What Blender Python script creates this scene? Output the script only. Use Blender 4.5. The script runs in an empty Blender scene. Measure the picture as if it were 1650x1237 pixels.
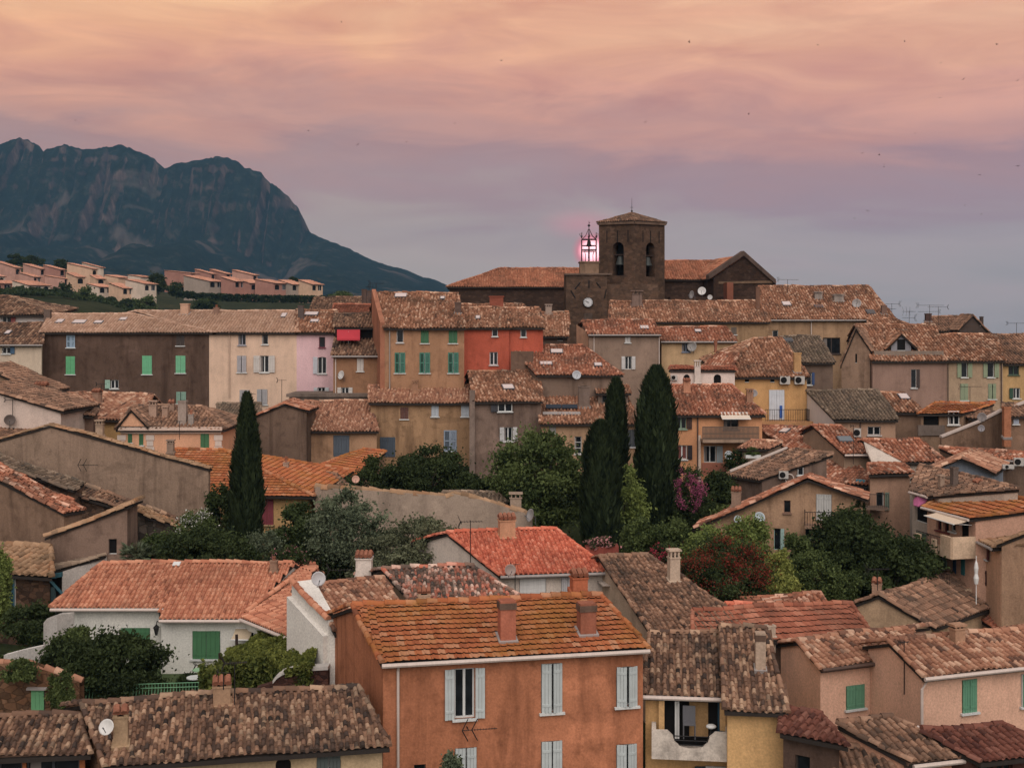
import bpy, bmesh, math, random
import numpy as np
from mathutils import Vector, Matrix, noise
from mathutils.geometry import tessellate_polygon
R = math.radians
random.seed(7)
RNG = np.random.default_rng(11)
scene = bpy.context.scene
COL = scene.collection

# ------------------------------------------------------------------ camera
F, CX, HY, CZ = 2000.0, 825.0, 530.0, 20.0      # focal length in photo pixels, principal column, horizon row, eye height
cam_data = bpy.data.cameras.new('camera')
cam = bpy.data.objects.new('camera', cam_data)
COL.objects.link(cam)
cam.location = (0, 0, CZ)
cam.rotation_euler = (R(90), 0, 0)
cam_data.sensor_width = 36.0
cam_data.lens = 36.0 * F / 1650.0
cam_data.shift_y = -(618.5 - HY) / 1650.0
cam_data.clip_start = 0.5
cam_data.clip_end = 60000
scene.camera = cam

# ------------------------------------------------------------------ light
scene.view_settings.view_transform = 'Standard'
scene.view_settings.look = 'None'
scene.view_settings.gamma = 1.0
scene.view_settings.exposure = 0.0
scene.cycles.use_denoising = True
scene.cycles.max_bounces = 6
scene.cycles.diffuse_bounces = 1
scene.cycles.glossy_bounces = 2
scene.cycles.transmission_bounces = 2
scene.cycles.volume_bounces = 0
scene.cycles.volume_step_rate = 4
SUN_AZ = math.atan2(953 - CX, F)                 # to the right of straight ahead
SUN_EL = math.atan2(HY - 404, F)

def build_world():
    w = bpy.data.worlds.new('World'); scene.world = w
    w.use_nodes = True
    nt = w.node_tree; N = nt.nodes; L = nt.links
    N.clear()
    out = N.new('ShaderNodeOutputWorld'); bg = N.new('ShaderNodeBackground')
    L.new(bg.outputs[0], out.inputs[0])
    tc = N.new('ShaderNodeTexCoord')
    def math_(op, a, b=None, clamp=False):
        n = N.new('ShaderNodeMath'); n.operation = op; n.use_clamp = clamp
        for i, v in enumerate((a, b)):
            if v is None: continue
            if isinstance(v, (int, float)): n.inputs[i].default_value = v
            else: L.new(v, n.inputs[i])
        return n.outputs[0]
    def mix(f, a, b, mode='MIX'):
        n = N.new('ShaderNodeMix'); n.data_type = 'RGBA'; n.blend_type = mode
        for i, v in ((0, f), (6, a), (7, b)):
            if isinstance(v, (int, float)): n.inputs[i].default_value = v
            elif isinstance(v, tuple): n.inputs[i].default_value = (*v, 1)
            else: L.new(v, n.inputs[i])
        return n.outputs[2]
    def ramp(f, stops, interp='LINEAR'):
        n = N.new('ShaderNodeValToRGB'); n.color_ramp.interpolation = interp
        e = n.color_ramp.elements
        while len(e) < len(stops): e.new(0.5)
        for k, (p, c) in zip(e, stops):
            k.position = p; k.color = (*c, 1)
        L.new(f, n.inputs[0]); return n.outputs[0]
    def smooth(v, a, b):
        n = N.new('ShaderNodeMapRange'); n.interpolation_type = 'SMOOTHSTEP'
        L.new(v, n.inputs[0]); n.inputs[1].default_value = a; n.inputs[2].default_value = b
        return n.outputs[0]
    sep = N.new('ShaderNodeSeparateXYZ'); L.new(tc.outputs['Generated'], sep.inputs[0])
    x, y, z = sep.outputs
    # wispy cloud streaks: noise stretched along the horizon and slightly tilted
    mp = N.new('ShaderNodeMapping'); mp.inputs['Scale'].default_value = (1.7, 1.0, 8.5); mp.inputs['Rotation'].default_value = (0, R(7), 0)
    L.new(tc.outputs['Generated'], mp.inputs[0])
    n1 = N.new('ShaderNodeTexNoise'); n1.inputs['Scale'].default_value = 2.6; n1.inputs['Detail'].default_value = 5; n1.inputs['Roughness'].default_value = 0.5; n1.inputs['Distortion'].default_value = 0.9
    L.new(mp.outputs[0], n1.inputs['Vector'])
    mp2 = N.new('ShaderNodeMapping'); mp2.inputs['Scale'].default_value = (3.2, 1.0, 15.0); mp2.inputs['Rotation'].default_value = (0, R(-13), 0)
    L.new(tc.outputs['Generated'], mp2.inputs[0])
    n2 = N.new('ShaderNodeTexNoise'); n2.inputs['Scale'].default_value = 2.4; n2.inputs['Detail'].default_value = 7; n2.inputs['Roughness'].default_value = 0.58; n2.inputs['Distortion'].default_value = 0.8
    L.new(mp2.outputs[0], n2.inputs['Vector'])
    # height of the band, pushed up and down by the clouds
    el = math_('ADD', z, math_('MULTIPLY', math_('SUBTRACT', n1.outputs[0], 0.5), 0.13))
    el = math_('ADD', el, math_('MULTIPLY', math_('SUBTRACT', n2.outputs[0], 0.5), 0.05))
    t = math_('DIVIDE', el, 0.30)
    base = ramp(t, [(0.0, (0.44, 0.38, 0.32)), (0.10, (0.53, 0.435, 0.36)), (0.20, (0.58, 0.45, 0.375)), (0.28, (0.53, 0.40, 0.345)), (0.36, (0.48, 0.315, 0.30)),
                    (0.44, (0.50, 0.30, 0.275)), (0.50, (0.62, 0.335, 0.272)), (0.56, (0.67, 0.345, 0.262)), (0.64, (0.80, 0.395, 0.27)), (0.76, (0.90, 0.465, 0.272)), (0.90, (0.96, 0.56, 0.32)), (1.0, (1.0, 0.62, 0.36))])
    # left side is more yellow, right side pinker
    lr = smooth(x, -0.42, 0.42)
    tint = mix(lr, (1.02, 1.00, 0.97), (0.94, 0.93, 1.05))
    base = mix(1.0, base, tint, 'MULTIPLY')
    wl = smooth(z, 0.05, 0.22)
    bright = mix(wl, (1, 1, 1), ramp(n2.outputs[0], [(0.30, (0.90, 0.84, 0.87)), (0.5, (1.0, 1.0, 1.0)), (0.70, (1.13, 1.16, 1.13))]))
    base = mix(1.0, base, bright, 'MULTIPLY')
    # the high sky and the sky behind the viewer, shaped to light the village
    sky = N.new('ShaderNodeTexSky'); sky.sky_type = 'NISHITA'; sky.sun_disc = False
    sky.sun_elevation = SUN_EL; sky.sun_rotation = SUN_AZ
    sky.air_density = 1.2; sky.dust_density = 3.0
    nish = mix(1.0, sky.outputs[0], (0.06, 0.06, 0.06), 'MULTIPLY')
    # added bright lobe, unseen high behind the viewer, gives most of the light
    dt = N.new('ShaderNodeVectorMath'); dt.operation = 'DOT_PRODUCT'; L.new(tc.outputs['Generated'], dt.inputs[0]); dt.inputs[1].default_value = Vector(FILL_DIR).normalized()
    lobe = math_('POWER', math_('MAXIMUM', dt.outputs['Value'], 0.0), 4.2)
    high = mix(lobe, HIGH_SKY, FILL_COL)
    high = mix(1.0, nish, high, 'ADD')
    up = smooth(z, 0.27, 0.55)
    back = smooth(math_('MULTIPLY', y, -1.0), -0.55, 0.25)
    base = mix(math_('MAXIMUM', up, back), base, high)
    # the low sun seen through thick haze, its glow above it
    sd = Vector((math.sin(SUN_AZ) * math.cos(SUN_EL), math.cos(SUN_AZ) * math.cos(SUN_EL), math.sin(SUN_EL)))
    sub = N.new('ShaderNodeVectorMath'); sub.operation = 'SUBTRACT'
    L.new(tc.outputs['Generated'], sub.inputs[0]); sub.inputs[1].default_value = sd
    ln = N.new('ShaderNodeVectorMath'); ln.operation = 'LENGTH'; L.new(sub.outputs[0], ln.inputs[0])
    halo = smooth(ln.outputs['Value'], 0.0170, 0.0070)
    disc = smooth(ln.outputs['Value'], 0.0118, 0.0050)
    base = mix(math_('MULTIPLY', halo, 0.8), base, (1.25, 0.11, 0.19))
    base = mix(disc, base, (3.0, 1.5, 1.6))
    sub2 = N.new('ShaderNodeVectorMath'); sub2.operation = 'SUBTRACT'
    L.new(tc.outputs['Generated'], sub2.inputs[0]); sub2.inputs[1].default_value = (math.sin(SUN_AZ) - 0.008, math.cos(SUN_AZ), (HY - 362) / F)
    sc2 = N.new('ShaderNodeVectorMath'); sc2.operation = 'MULTIPLY'; L.new(sub2.outputs[0], sc2.inputs[0]); sc2.inputs[1].default_value = (1, 0.2, 2.6)
    ln2 = N.new('ShaderNodeVectorMath'); ln2.operation = 'LENGTH'; L.new(sc2.outputs[0], ln2.inputs[0])
    glow = smooth(ln2.outputs['Value'], 0.042, 0.0)
    base = mix(math_('MULTIPLY', glow, 0.45), base, (0.95, 0.30, 0.34))
    # below the horizon: dim ground tone
    base = mix(smooth(z, -0.02, -0.2), base, (0.10, 0.085, 0.08))
    L.new(base, bg.inputs[0]); bg.inputs[1].default_value = 1.0

HIGH_SKY = (0.09, 0.085, 0.09); FILL_COL = (3.10, 2.76, 2.58); FILL_DIR = (0.06, -0.66, 0.72)  # dim high sky, and the fill lobe added out of view
build_world()
sun_d = bpy.data.lights.new('sun', 'SUN'); sun_d.energy = 0.5; sun_d.angle = R(6); sun_d.color = (1.0, 0.50, 0.42)
sun = bpy.data.objects.new('sun', sun_d); COL.objects.link(sun)
sun.location = (0, 0, 200)
sun.rotation_euler = Vector((math.sin(SUN_AZ), math.cos(SUN_AZ), math.tan(SUN_EL))).to_track_quat('Z', 'Y').to_euler()

# ------------------------------------------------------------------ helpers
def ray(x, y):
    return Vector(((x - CX) / F, 1.0, -(y - HY) / F))
EYE = Vector((0, 0, CZ))
def P(x, y, d):
    return EYE + ray(x, y) * d
def hit(x, y, p, n):
    r = ray(x, y)
    return EYE + r * ((p - EYE).dot(n) / r.dot(n))
def lin(c):
    c /= 255.0
    return c / 12.92 if c <= 0.04045 else ((c + 0.055) / 1.055) ** 2.4
KALB = 0.80
def alb(r, g, b, k=None):
    k = k or KALB
    c = [lin(v) / k for v in (r, g, b)]; y = 0.3 * c[0] + 0.6 * c[1] + 0.1 * c[2]
    return tuple(min(0.86, y + (v - y) * 0.90) for v in c)

_MATS = {}
def nodes_of(name):
    m = bpy.data.materials.new(name); m.use_nodes = True
    return m, m.node_tree.nodes, m.node_tree.links, m.node_tree.nodes['Principled BSDF']
def nmix(N, L, f, a, b, mode='MIX'):
    n = N.new('ShaderNodeMix'); n.data_type = 'RGBA'; n.blend_type = mode
    for i, v in ((0, f), (6, a), (7, b)):
        if isinstance(v, (int, float)): n.inputs[i].default_value = v
        elif isinstance(v, tuple): n.inputs[i].default_value = (*v[:3], 1)
        else: L.new(v, n.inputs[i])
    return n.outputs[2]
def nramp(N, L, f, stops, interp='LINEAR'):
    n = N.new('ShaderNodeValToRGB'); n.color_ramp.interpolation = interp
    e = n.color_ramp.elements
    while len(e) < len(stops): e.new(0.5)
    for k, (p, c) in zip(e, stops):
        k.position = p; k.color = (*c[:3], 1) if isinstance(c, tuple) else (c, c, c, 1)
    L.new(f, n.inputs[0]); return n.outputs[0]
def nnoise(N, L, vec, scale, detail=4, rough=0.55, dist=0.0):
    n = N.new('ShaderNodeTexNoise'); n.inputs['Scale'].default_value = scale; n.inputs['Detail'].default_value = detail
    n.inputs['Roughness'].default_value = rough; n.inputs['Distortion'].default_value = dist
    L.new(vec, n.inputs['Vector']); return n.outputs[0]
def npos(N, L, scale=(1, 1, 1)):
    g = N.new('ShaderNodeNewGeometry'); mp = N.new('ShaderNodeMapping'); mp.inputs['Scale'].default_value = scale
    L.new(g.outputs['Position'], mp.inputs[0]); return mp.outputs[0]
def nbump(N, L, h, bs, strength=0.4, dist=0.02):
    b = N.new('ShaderNodeBump'); b.inputs['Strength'].default_value = strength; b.inputs['Distance'].default_value = dist
    L.new(h, b.inputs['Height']); L.new(b.outputs[0], bs.inputs['Normal'])

def wall_mat(c, stain=0.55, dark=None):
    """painted or bare render: weather mottling, run-off streaks and rubbed patches"""
    key = ('wall', tuple(round(v, 3) for v in c), stain)
    if key in _MATS: return _MATS[key]
    m, N, L, bs = nodes_of('weathered_render')
    pos = npos(N, L)
    big = nnoise(N, L, pos, 0.33, 5, 0.6, 0.6)
    mid = nnoise(N, L, pos, 1.7, 6, 0.65)
    fine = nnoise(N, L, pos, 14, 3, 0.6)
    st = nnoise(N, L, npos(N, L, (0.9, 0.9, 0.13)), 1.1, 6, 0.68, 0.5)
    dk = tuple(v * f for v, f in zip(c, (0.42, 0.40, 0.40)))
    lt = tuple(min(0.88, v * f + 0.01) for v, f in zip(c, (1.20, 1.18, 1.17)))
    a = nmix(N, L, nramp(N, L, big, [(0.36, 0.0), (0.66, 1.0)]), c, lt)
    s = nramp(N, L, st, [(0.47, 0.0), (0.69, 1.0)])
    mm = N.new('ShaderNodeMath'); mm.operation = 'MULTIPLY'; L.new(s, mm.inputs[0]); mm.inputs[1].default_value = stain * 0.85
    a = nmix(N, L, mm.outputs[0], a, dk)
    p2 = nramp(N, L, mid, [(0.52, 0.0), (0.72, 1.0)])
    m2 = N.new('ShaderNodeMath'); m2.operation = 'MULTIPLY'; L.new(p2, m2.inputs[0]); m2.inputs[1].default_value = stain * 0.72
    a = nmix(N, L, m2.outputs[0], a, dk)
    pa = nnoise(N, L, npos(N, L, (0.8, 0.8, 1.0)), 0.55, 3, 0.5, 0.8)
    a = nmix(N, L, 1.0, a, nramp(N, L, pa, [(0.30, 1 - 0.22 * stain), (0.36, 1.0), (0.60, 1.0), (0.64, 1 + 0.20 * stain)]), 'MULTIPLY')
    a = nmix(N, L, 1.0, a, nramp(N, L, fine, [(0.25, 0.78), (0.75, 1.14)]), 'MULTIPLY')
    L.new(a, bs.inputs['Base Color']); bs.inputs['Roughness'].default_value = 0.95; bs.inputs['Specular IOR Level'].default_value = 0.15
    nbump(N, L, fine, bs, 0.35, 0.03)
    _MATS[key] = m; return m

def stone_mat(c, scale=2.6, q=1.0):
    key = ('stone', tuple(round(v, 3) for v in c), scale, q)
    if key in _MATS: return _MATS[key]
    m, N, L, bs = nodes_of('rubble_stone')
    pos = npos(N, L, (1, 1, 1.7))
    v = N.new('ShaderNodeTexVoronoi'); v.inputs['Scale'].default_value = scale; L.new(pos, v.inputs['Vector'])
    v2 = N.new('ShaderNodeTexVoronoi'); v2.feature = 'DISTANCE_TO_EDGE'; v2.inputs['Scale'].default_value = scale; L.new(pos, v2.inputs['Vector'])
    rnd = N.new('ShaderNodeSeparateColor'); L.new(v.outputs['Color'], rnd.inputs[0])
    a = nramp(N, L, rnd.outputs[0], [(0, tuple(x * (1 - 0.45 * q) for x in c)), (0.45, c), (0.8, tuple(x * (1 + (y - 1) * q) for x, y in zip(c, (1.3, 1.15, 1.05)))), (1, tuple(min(.8, x * (1 + 0.75 * q)) for x in c))])
    e = nramp(N, L, v2.outputs['Distance'], [(0.0, 1 - 0.45 * q), (0.07, 1.0)])
    a = nmix(N, L, 1.0, a, e, 'MULTIPLY')
    big = nnoise(N, L, npos(N, L), 0.35, 5, 0.6)
    a = nmix(N, L, 1.0, a, nramp(N, L, big, [(0.3, 0.72), (0.7, 1.2)]), 'MULTIPLY')
    fine = nnoise(N, L, npos(N, L), 9, 4, 0.6)
    a = nmix(N, L, 1.0, a, nramp(N, L, fine, [(0.25, 0.8), (0.75, 1.15)]), 'MULTIPLY')
    L.new(a, bs.inputs['Base Color']); bs.inputs['Roughness'].default_value = 0.95; bs.inputs['Specular IOR Level'].default_value = 0.1
    nbump(N, L, e, bs, 0.5, 0.05)
    _MATS[key] = m; return m

def paint_mat(c, rough=0.6, name='paint', wear=0.25, metal=0.0):
    key = ('paint', tuple(round(v, 3) for v in c), rough, wear, metal)
    if key in _MATS: return _MATS[key]
    m, N, L, bs = nodes_of(name)
    pos = npos(N, L)
    mid = nnoise(N, L, pos, 3.0, 5, 0.6)
    g = nnoise(N, L, npos(N, L, (9, 9, 0.6)), 2.0, 4, 0.6)
    a = nmix(N, L, nramp(N, L, mid, [(0.35, 0.0), (0.75, wear)]), c, tuple(v * 0.55 + 0.02 for v in c))
    a = nmix(N, L, 1.0, a, nramp(N, L, g, [(0.3, 0.9), (0.7, 1.06)]), 'MULTIPLY')
    L.new(a, bs.inputs['Base Color']); bs.inputs['Roughness'].default_value = rough; bs.inputs['Metallic'].default_value = metal
    bs.inputs['Specular IOR Level'].default_value = 0.25
    _MATS[key] = m; return m

def glass_mat(c=(0.010, 0.012, 0.014), rough=0.12, spec=0.35):
    key = ('glass', c, rough, spec)
    if key in _MATS: return _MATS[key]
    m, N, L, bs = nodes_of('window_glass')
    pos = npos(N, L)
    a = nramp(N, L, nnoise(N, L, pos, 2.5, 2, 0.5), [(0.35, c), (0.7, tuple(v * 2.2 for v in c))])
    L.new(a, bs.inputs['Base Color']); bs.inputs['Roughness'].default_value = rough; bs.inputs['Specular IOR Level'].default_value = spec
    _MATS[key] = m; return m

PAL = {
 'rust':   [(72, 52, 42), (120, 82, 60), (142, 96, 70), (166, 117, 88), (206, 168, 140), (90, 64, 51)],
 'old':    [(46, 38, 34), (90, 68, 56), (114, 85, 67), (146, 110, 86), (178, 146, 118), (66, 54, 48)],
 'brown':  [(66, 52, 44), (108, 82, 66), (128, 96, 76), (148, 110, 86), (172, 134, 108), (84, 68, 58)],
 'red':    [(156, 74, 52), (184, 92, 66), (194, 100, 72), (206, 114, 84), (214, 132, 104), (164, 80, 58)],
 'ember':  [(80, 55, 44), (136, 83, 60), (158, 97, 70), (178, 115, 85), (214, 170, 144), (98, 67, 52)],
 'orange': [(128, 72, 42), (154, 84, 48), (166, 92, 52), (178, 104, 60), (188, 134, 98), (110, 68, 50)],
 'amber':  [(132, 80, 46), (154, 92, 50), (166, 100, 52), (178, 110, 60), (170, 108, 66), (120, 76, 48)],
 'tan':    [(146, 114, 94), (164, 128, 104), (174, 138, 114), (184, 148, 124), (196, 164, 142), (150, 118, 98)],
 'salmon': [(140, 86, 64), (174, 108, 80), (184, 118, 88), (194, 130, 98), (204, 144, 112), (152, 94, 70)],
 'grey':   [(70, 62, 54), (98, 84, 72), (114, 96, 80), (130, 110, 92), (150, 130, 110), (82, 72, 64)],
 'mixed':  [(70, 62, 58), (100, 84, 74), (134, 104, 88), (190, 106, 80), (208, 180, 162), (88, 76, 70)],
 'redflat':[(112, 62, 46), (140, 80, 58), (152, 88, 64), (166, 98, 72), (178, 118, 92), (124, 70, 52)],
 'church': [(110, 70, 52), (150, 94, 66), (166, 104, 74), (180, 116, 84), (192, 138, 106), (122, 78, 58)],
 'maroon': [(72, 42, 36), (92, 54, 44), (104, 60, 48), (118, 72, 58), (130, 86, 72), (80, 48, 42)],
 'pink':   [(104, 74, 60), (140, 96, 74), (156, 108, 83), (174, 126, 98), (202, 164, 136), (96, 70, 58)],
 'far':    [(176, 122, 96), (190, 132, 104), (198, 140, 112), (206, 150, 122), (208, 154, 128), (184, 128, 100)],
 'slab':   [(112, 90, 68), (142, 112, 84), (156, 122, 92), (170, 136, 104), (164, 116, 80), (122, 98, 76)],
}
LICHEN = {'old': (0.05, 0.045, 0.04), 'brown': (0.06, 0.05, 0.04), 'grey': (0.10, 0.085, 0.06), 'orange': (0.36, 0.17, 0.035), 'amber': (0.40, 0.20, 0.04),
          'rust': (0.075, 0.055, 0.04), 'mixed': (0.05, 0.045, 0.04), 'ember': (0.08, 0.06, 0.045), 'slab': (0.16, 0.11, 0.06)}
def tile_mat(pal, k=1.0):
    key = ('tile', pal, k)
    if key in _MATS: return _MATS[key]
    m, N, L, bs = nodes_of('clay_tiles')
    at = N.new('ShaderNodeAttribute'); at.attribute_name = 'rnd'
    cs = [alb(*c, k=KALB / (0.98 * k)) for c in PAL[pal]]
    pos = [0.0, 0.16, 0.40, 0.62, 0.82, 1.0]
    order = [cs[0], cs[1], cs[2], cs[3], cs[4], cs[5]]
    order = [cs[5], cs[1], cs[2], cs[3], cs[4], cs[0]]
    a = nramp(N, L, at.outputs['Fac'], list(zip([0.0, 0.14, 0.36, 0.66, 0.90, 1.0], order)), 'LINEAR')
    p = npos(N, L)
    big = nnoise(N, L, p, 0.55, 6, 0.68, 0.4)
    li = LICHEN.get(pal, (0.12, 0.06, 0.04))
    amt = {'red': 0.35, 'salmon': 0.3, 'tan': 0.3, 'far': 0.3, 'maroon': 0.3, 'pink': 0.4}.get(pal, 0.8)
    a = nmix(N, L, nramp(N, L, big, [(0.46, 0.0), (0.72, amt)]), a, li)
    fine = nnoise(N, L, p, 11, 4, 0.7)
    a = nmix(N, L, nramp(N, L, fine, [(0.52, 0.0), (0.78, 0.55 * amt)]), a, tuple(v * 0.8 for v in (0.09, 0.07, 0.055)))
    a = nmix(N, L, 1.0, a, nramp(N, L, nnoise(N, L, p, 0.16, 3, 0.5), [(0.3, 0.85), (0.7, 1.12)]), 'MULTIPLY')
    L.new(a, bs.inputs['Base Color']); bs.inputs['Roughness'].default_value = 0.9; bs.inputs['Specular IOR Level'].default_value = 0.2
    nbump(N, L, fine, bs, 0.3, 0.02)
    _MATS[key] = m; return m

def dark_mat(): return paint_mat((0.035, 0.028, 0.024), 0.9, 'dark_mortar', 0.3)  # near-black mortar and board under the tiles

# ------------------------------------------------------------------ mesh building
ORG = {}
class MB:
    def __init__(s): s.v = []; s.f = []; s.m = []
    def add(s, vs, fs, mi=0):
        o = len(s.v); s.v += [tuple(v) for v in vs]
        s.f += [tuple(i + o for i in f) for f in fs]; s.m += [mi] * len(fs)
    def hexa(s, p, mi=0):          # 8 points: bottom loop 0-3, top loop 4-7
        s.add(p, [(3, 2, 1, 0), (4, 5, 6, 7), (0, 1, 5, 4), (1, 2, 6, 5), (2, 3, 7, 6), (3, 0, 4, 7)], mi)
    def box(s, c, u, v, w, mi=0):  # centre and three half vectors
        c = Vector(c)
        s.hexa([c - u - v - w, c + u - v - w, c + u + v - w, c - u + v - w, c - u - v + w, c + u - v + w, c + u + v + w, c - u + v + w], mi)
    def abox(s, lo, hi, mi=0):
        x0, y0, z0 = lo; x1, y1, z1 = hi
        s.hexa([(x0, y0, z0), (x1, y0, z0), (x1, y1, z0), (x0, y1, z0), (x0, y0, z1), (x1, y0, z1), (x1, y1, z1), (x0, y1, z1)], mi)
    def tube(s, pts, r, n=6, mi=0, r1=None):
        pts = [Vector(p) for p in pts]; rings = []
        for i, p in enumerate(pts):
            d = (pts[min(i + 1, len(pts) - 1)] - pts[max(i - 1, 0)])
            d = d.normalized() if d.length > 1e-9 else Vector((0, 0, 1))
            a = d.cross(Vector((0, 0, 1))) if abs(d.z) < 0.95 else d.cross(Vector((1, 0, 0)))
            a.normalize(); b = d.cross(a)
            rr = r if r1 is None else r + (r1 - r) * i / (len(pts) - 1)
            rings.append([p + (a * math.cos(2 * math.pi * k / n) + b * math.sin(2 * math.pi * k / n)) * rr for k in range(n)])
        vs = [q for ring in rings for q in ring]; fs = []
        for i in range(len(pts) - 1):
            for k in range(n):
                fs.append((i * n + k, i * n + (k + 1) % n, (i + 1) * n + (k + 1) % n, (i + 1) * n + k))
        fs.append(tuple(range(n))[::-1]); fs.append(tuple(range((len(pts) - 1) * n, len(pts) * n)))
        s.add(vs, fs, mi)
    def lathe(s, c, prof, n=12, mi=0, ax=None):
        c = Vector(c); ax = (ax or Vector((0, 0, 1))).normalized()
        a = ax.cross(Vector((1, 0, 0))) if abs(ax.x) < 0.9 else ax.cross(Vector((0, 1, 0)))
        a.normalize(); b = ax.cross(a); vs = []; fs = []
        for r, h in prof:
            for k in range(n):
                vs.append(c + ax * h + (a * math.cos(2 * math.pi * k / n) + b * math.sin(2 * math.pi * k / n)) * r)
        for i in range(len(prof) - 1):
            for k in range(n):
                fs.append((i * n + k, i * n + (k + 1) % n, (i + 1) * n + (k + 1) % n, (i + 1) * n + k))
        fs.append(tuple(range(n))[::-1]); fs.append(tuple(range((len(prof) - 1) * n, len(prof) * n)))
        s.add(vs, fs, mi)
    def poly_prism(s, loop, h, mi=0):   # loop of 3-D points extruded along vector h
        n = len(loop); vs = [Vector(p) for p in loop] + [Vector(p) + h for p in loop]
        tris = tessellate_polygon([[Vector(p) for p in loop]])
        fs = [tuple(t) for t in tris] + [tuple(i + n for i in reversed(t)) for t in tris]
        fs += [(i, (i + 1) % n, (i + 1) % n + n, i + n) for i in range(n)]
        s.add(vs, fs, mi)
    def build(s, name, mats, parent=None, smooth=False):
        me = bpy.data.meshes.new(name)
        org = ORG.get(parent.name if parent else None, None)
        if parent is None or org is None:
            if s.v:
                a = np.array(s.v); org = Vector((float(a[:, 0].mean()), float(a[:, 1].mean()), float(a[:, 2].min())))
            else: org = Vector()
        me.from_pydata([(v[0] - org[0], v[1] - org[1], v[2] - org[2]) for v in s.v], [], s.f)
        if not isinstance(mats, (list, tuple)): mats = [mats]
        for m in mats: me.materials.append(m)
        if len(mats) > 1: me.polygons.foreach_set('material_index', s.m)
        if smooth: me.polygons.foreach_set('use_smooth', [True] * len(me.polygons))
        me.update()
        o = bpy.data.objects.new(name, me); COL.objects.link(o)
        if parent: o.parent = parent
        else: o.location = org
        ORG[o.name] = org
        return o

def tag(o, label=None, cat=None, group=None, kind=None):
    if label: o['label'] = label
    if cat: o['category'] = cat
    if group: o['group'] = group
    if kind: o['kind'] = kind
    return o
def thing(name, loc, label, cat, group=None):
    o = bpy.data.objects.new(name, None); COL.objects.link(o)
    o.location = loc; o.empty_display_size = 0.5
    ORG[o.name] = Vector(loc)
    return tag(o, label, cat, group)

class NB:
    """numpy mesh pieces with a per-face random value"""
    def __init__(s): s.v = []; s.fl = []; s.ft = []; s.r = []; s.mi = []; s.sm = []; s.n = 0
    def add(s, v, f, r, mi=0, smooth=False):
        v = np.asarray(v, np.float32).reshape(-1, 3); f = np.asarray(f, np.int64)
        s.v.append(v); s.fl.append((f + s.n).ravel()); s.ft.append(np.full(len(f), f.shape[1], np.int32))
        s.r.append(np.broadcast_to(np.asarray(r, np.float32), (len(f),)).copy()); s.mi.append(np.full(len(f), mi, np.int32)); s.sm.append(np.full(len(f), smooth))
        s.n += len(v)
    def build(s, name, mats, parent=None, org=None):
        v = np.concatenate(s.v); fl = np.concatenate(s.fl); ft = np.concatenate(s.ft)
        if parent is not None and parent.name in ORG: org = ORG[parent.name]
        if org is None: org = Vector((float(v[:, 0].mean()), float(v[:, 1].mean()), float(v[:, 2].min())))
        v = v - np.array(org, np.float32)
        me = bpy.data.meshes.new(name)
        me.vertices.add(len(v)); me.vertices.foreach_set('co', v.ravel())
        me.loops.add(len(fl)); me.loops.foreach_set('vertex_index', fl.astype(np.int32))
        me.polygons.add(len(ft))
        me.polygons.foreach_set('loop_start', np.concatenate([[0], np.cumsum(ft)[:-1]]).astype(np.int32))
        me.polygons.foreach_set('material_index', np.concatenate(s.mi))
        me.polygons.foreach_set('use_smooth', np.concatenate(s.sm))
        for m in mats: me.materials.append(m)
        a = me.attributes.new('rnd', 'FLOAT', 'FACE'); a.data.foreach_set('value', np.concatenate(s.r))
        me.update(calc_edges=True)
        o = bpy.data.objects.new(name, me); COL.objects.link(o)
        if parent is not None: o.parent = parent
        else: o.location = org
        ORG[o.name] = Vector(org)
        return o

def lowfreq(p):   # gentle sag of an old roof
    return 0.05 * np.sin(p[..., 0] * 0.9 + p[..., 1] * 0.6) + 0.035 * np.sin(p[..., 0] * 1.9 - p[..., 2] * 1.3 + 1.0)

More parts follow.
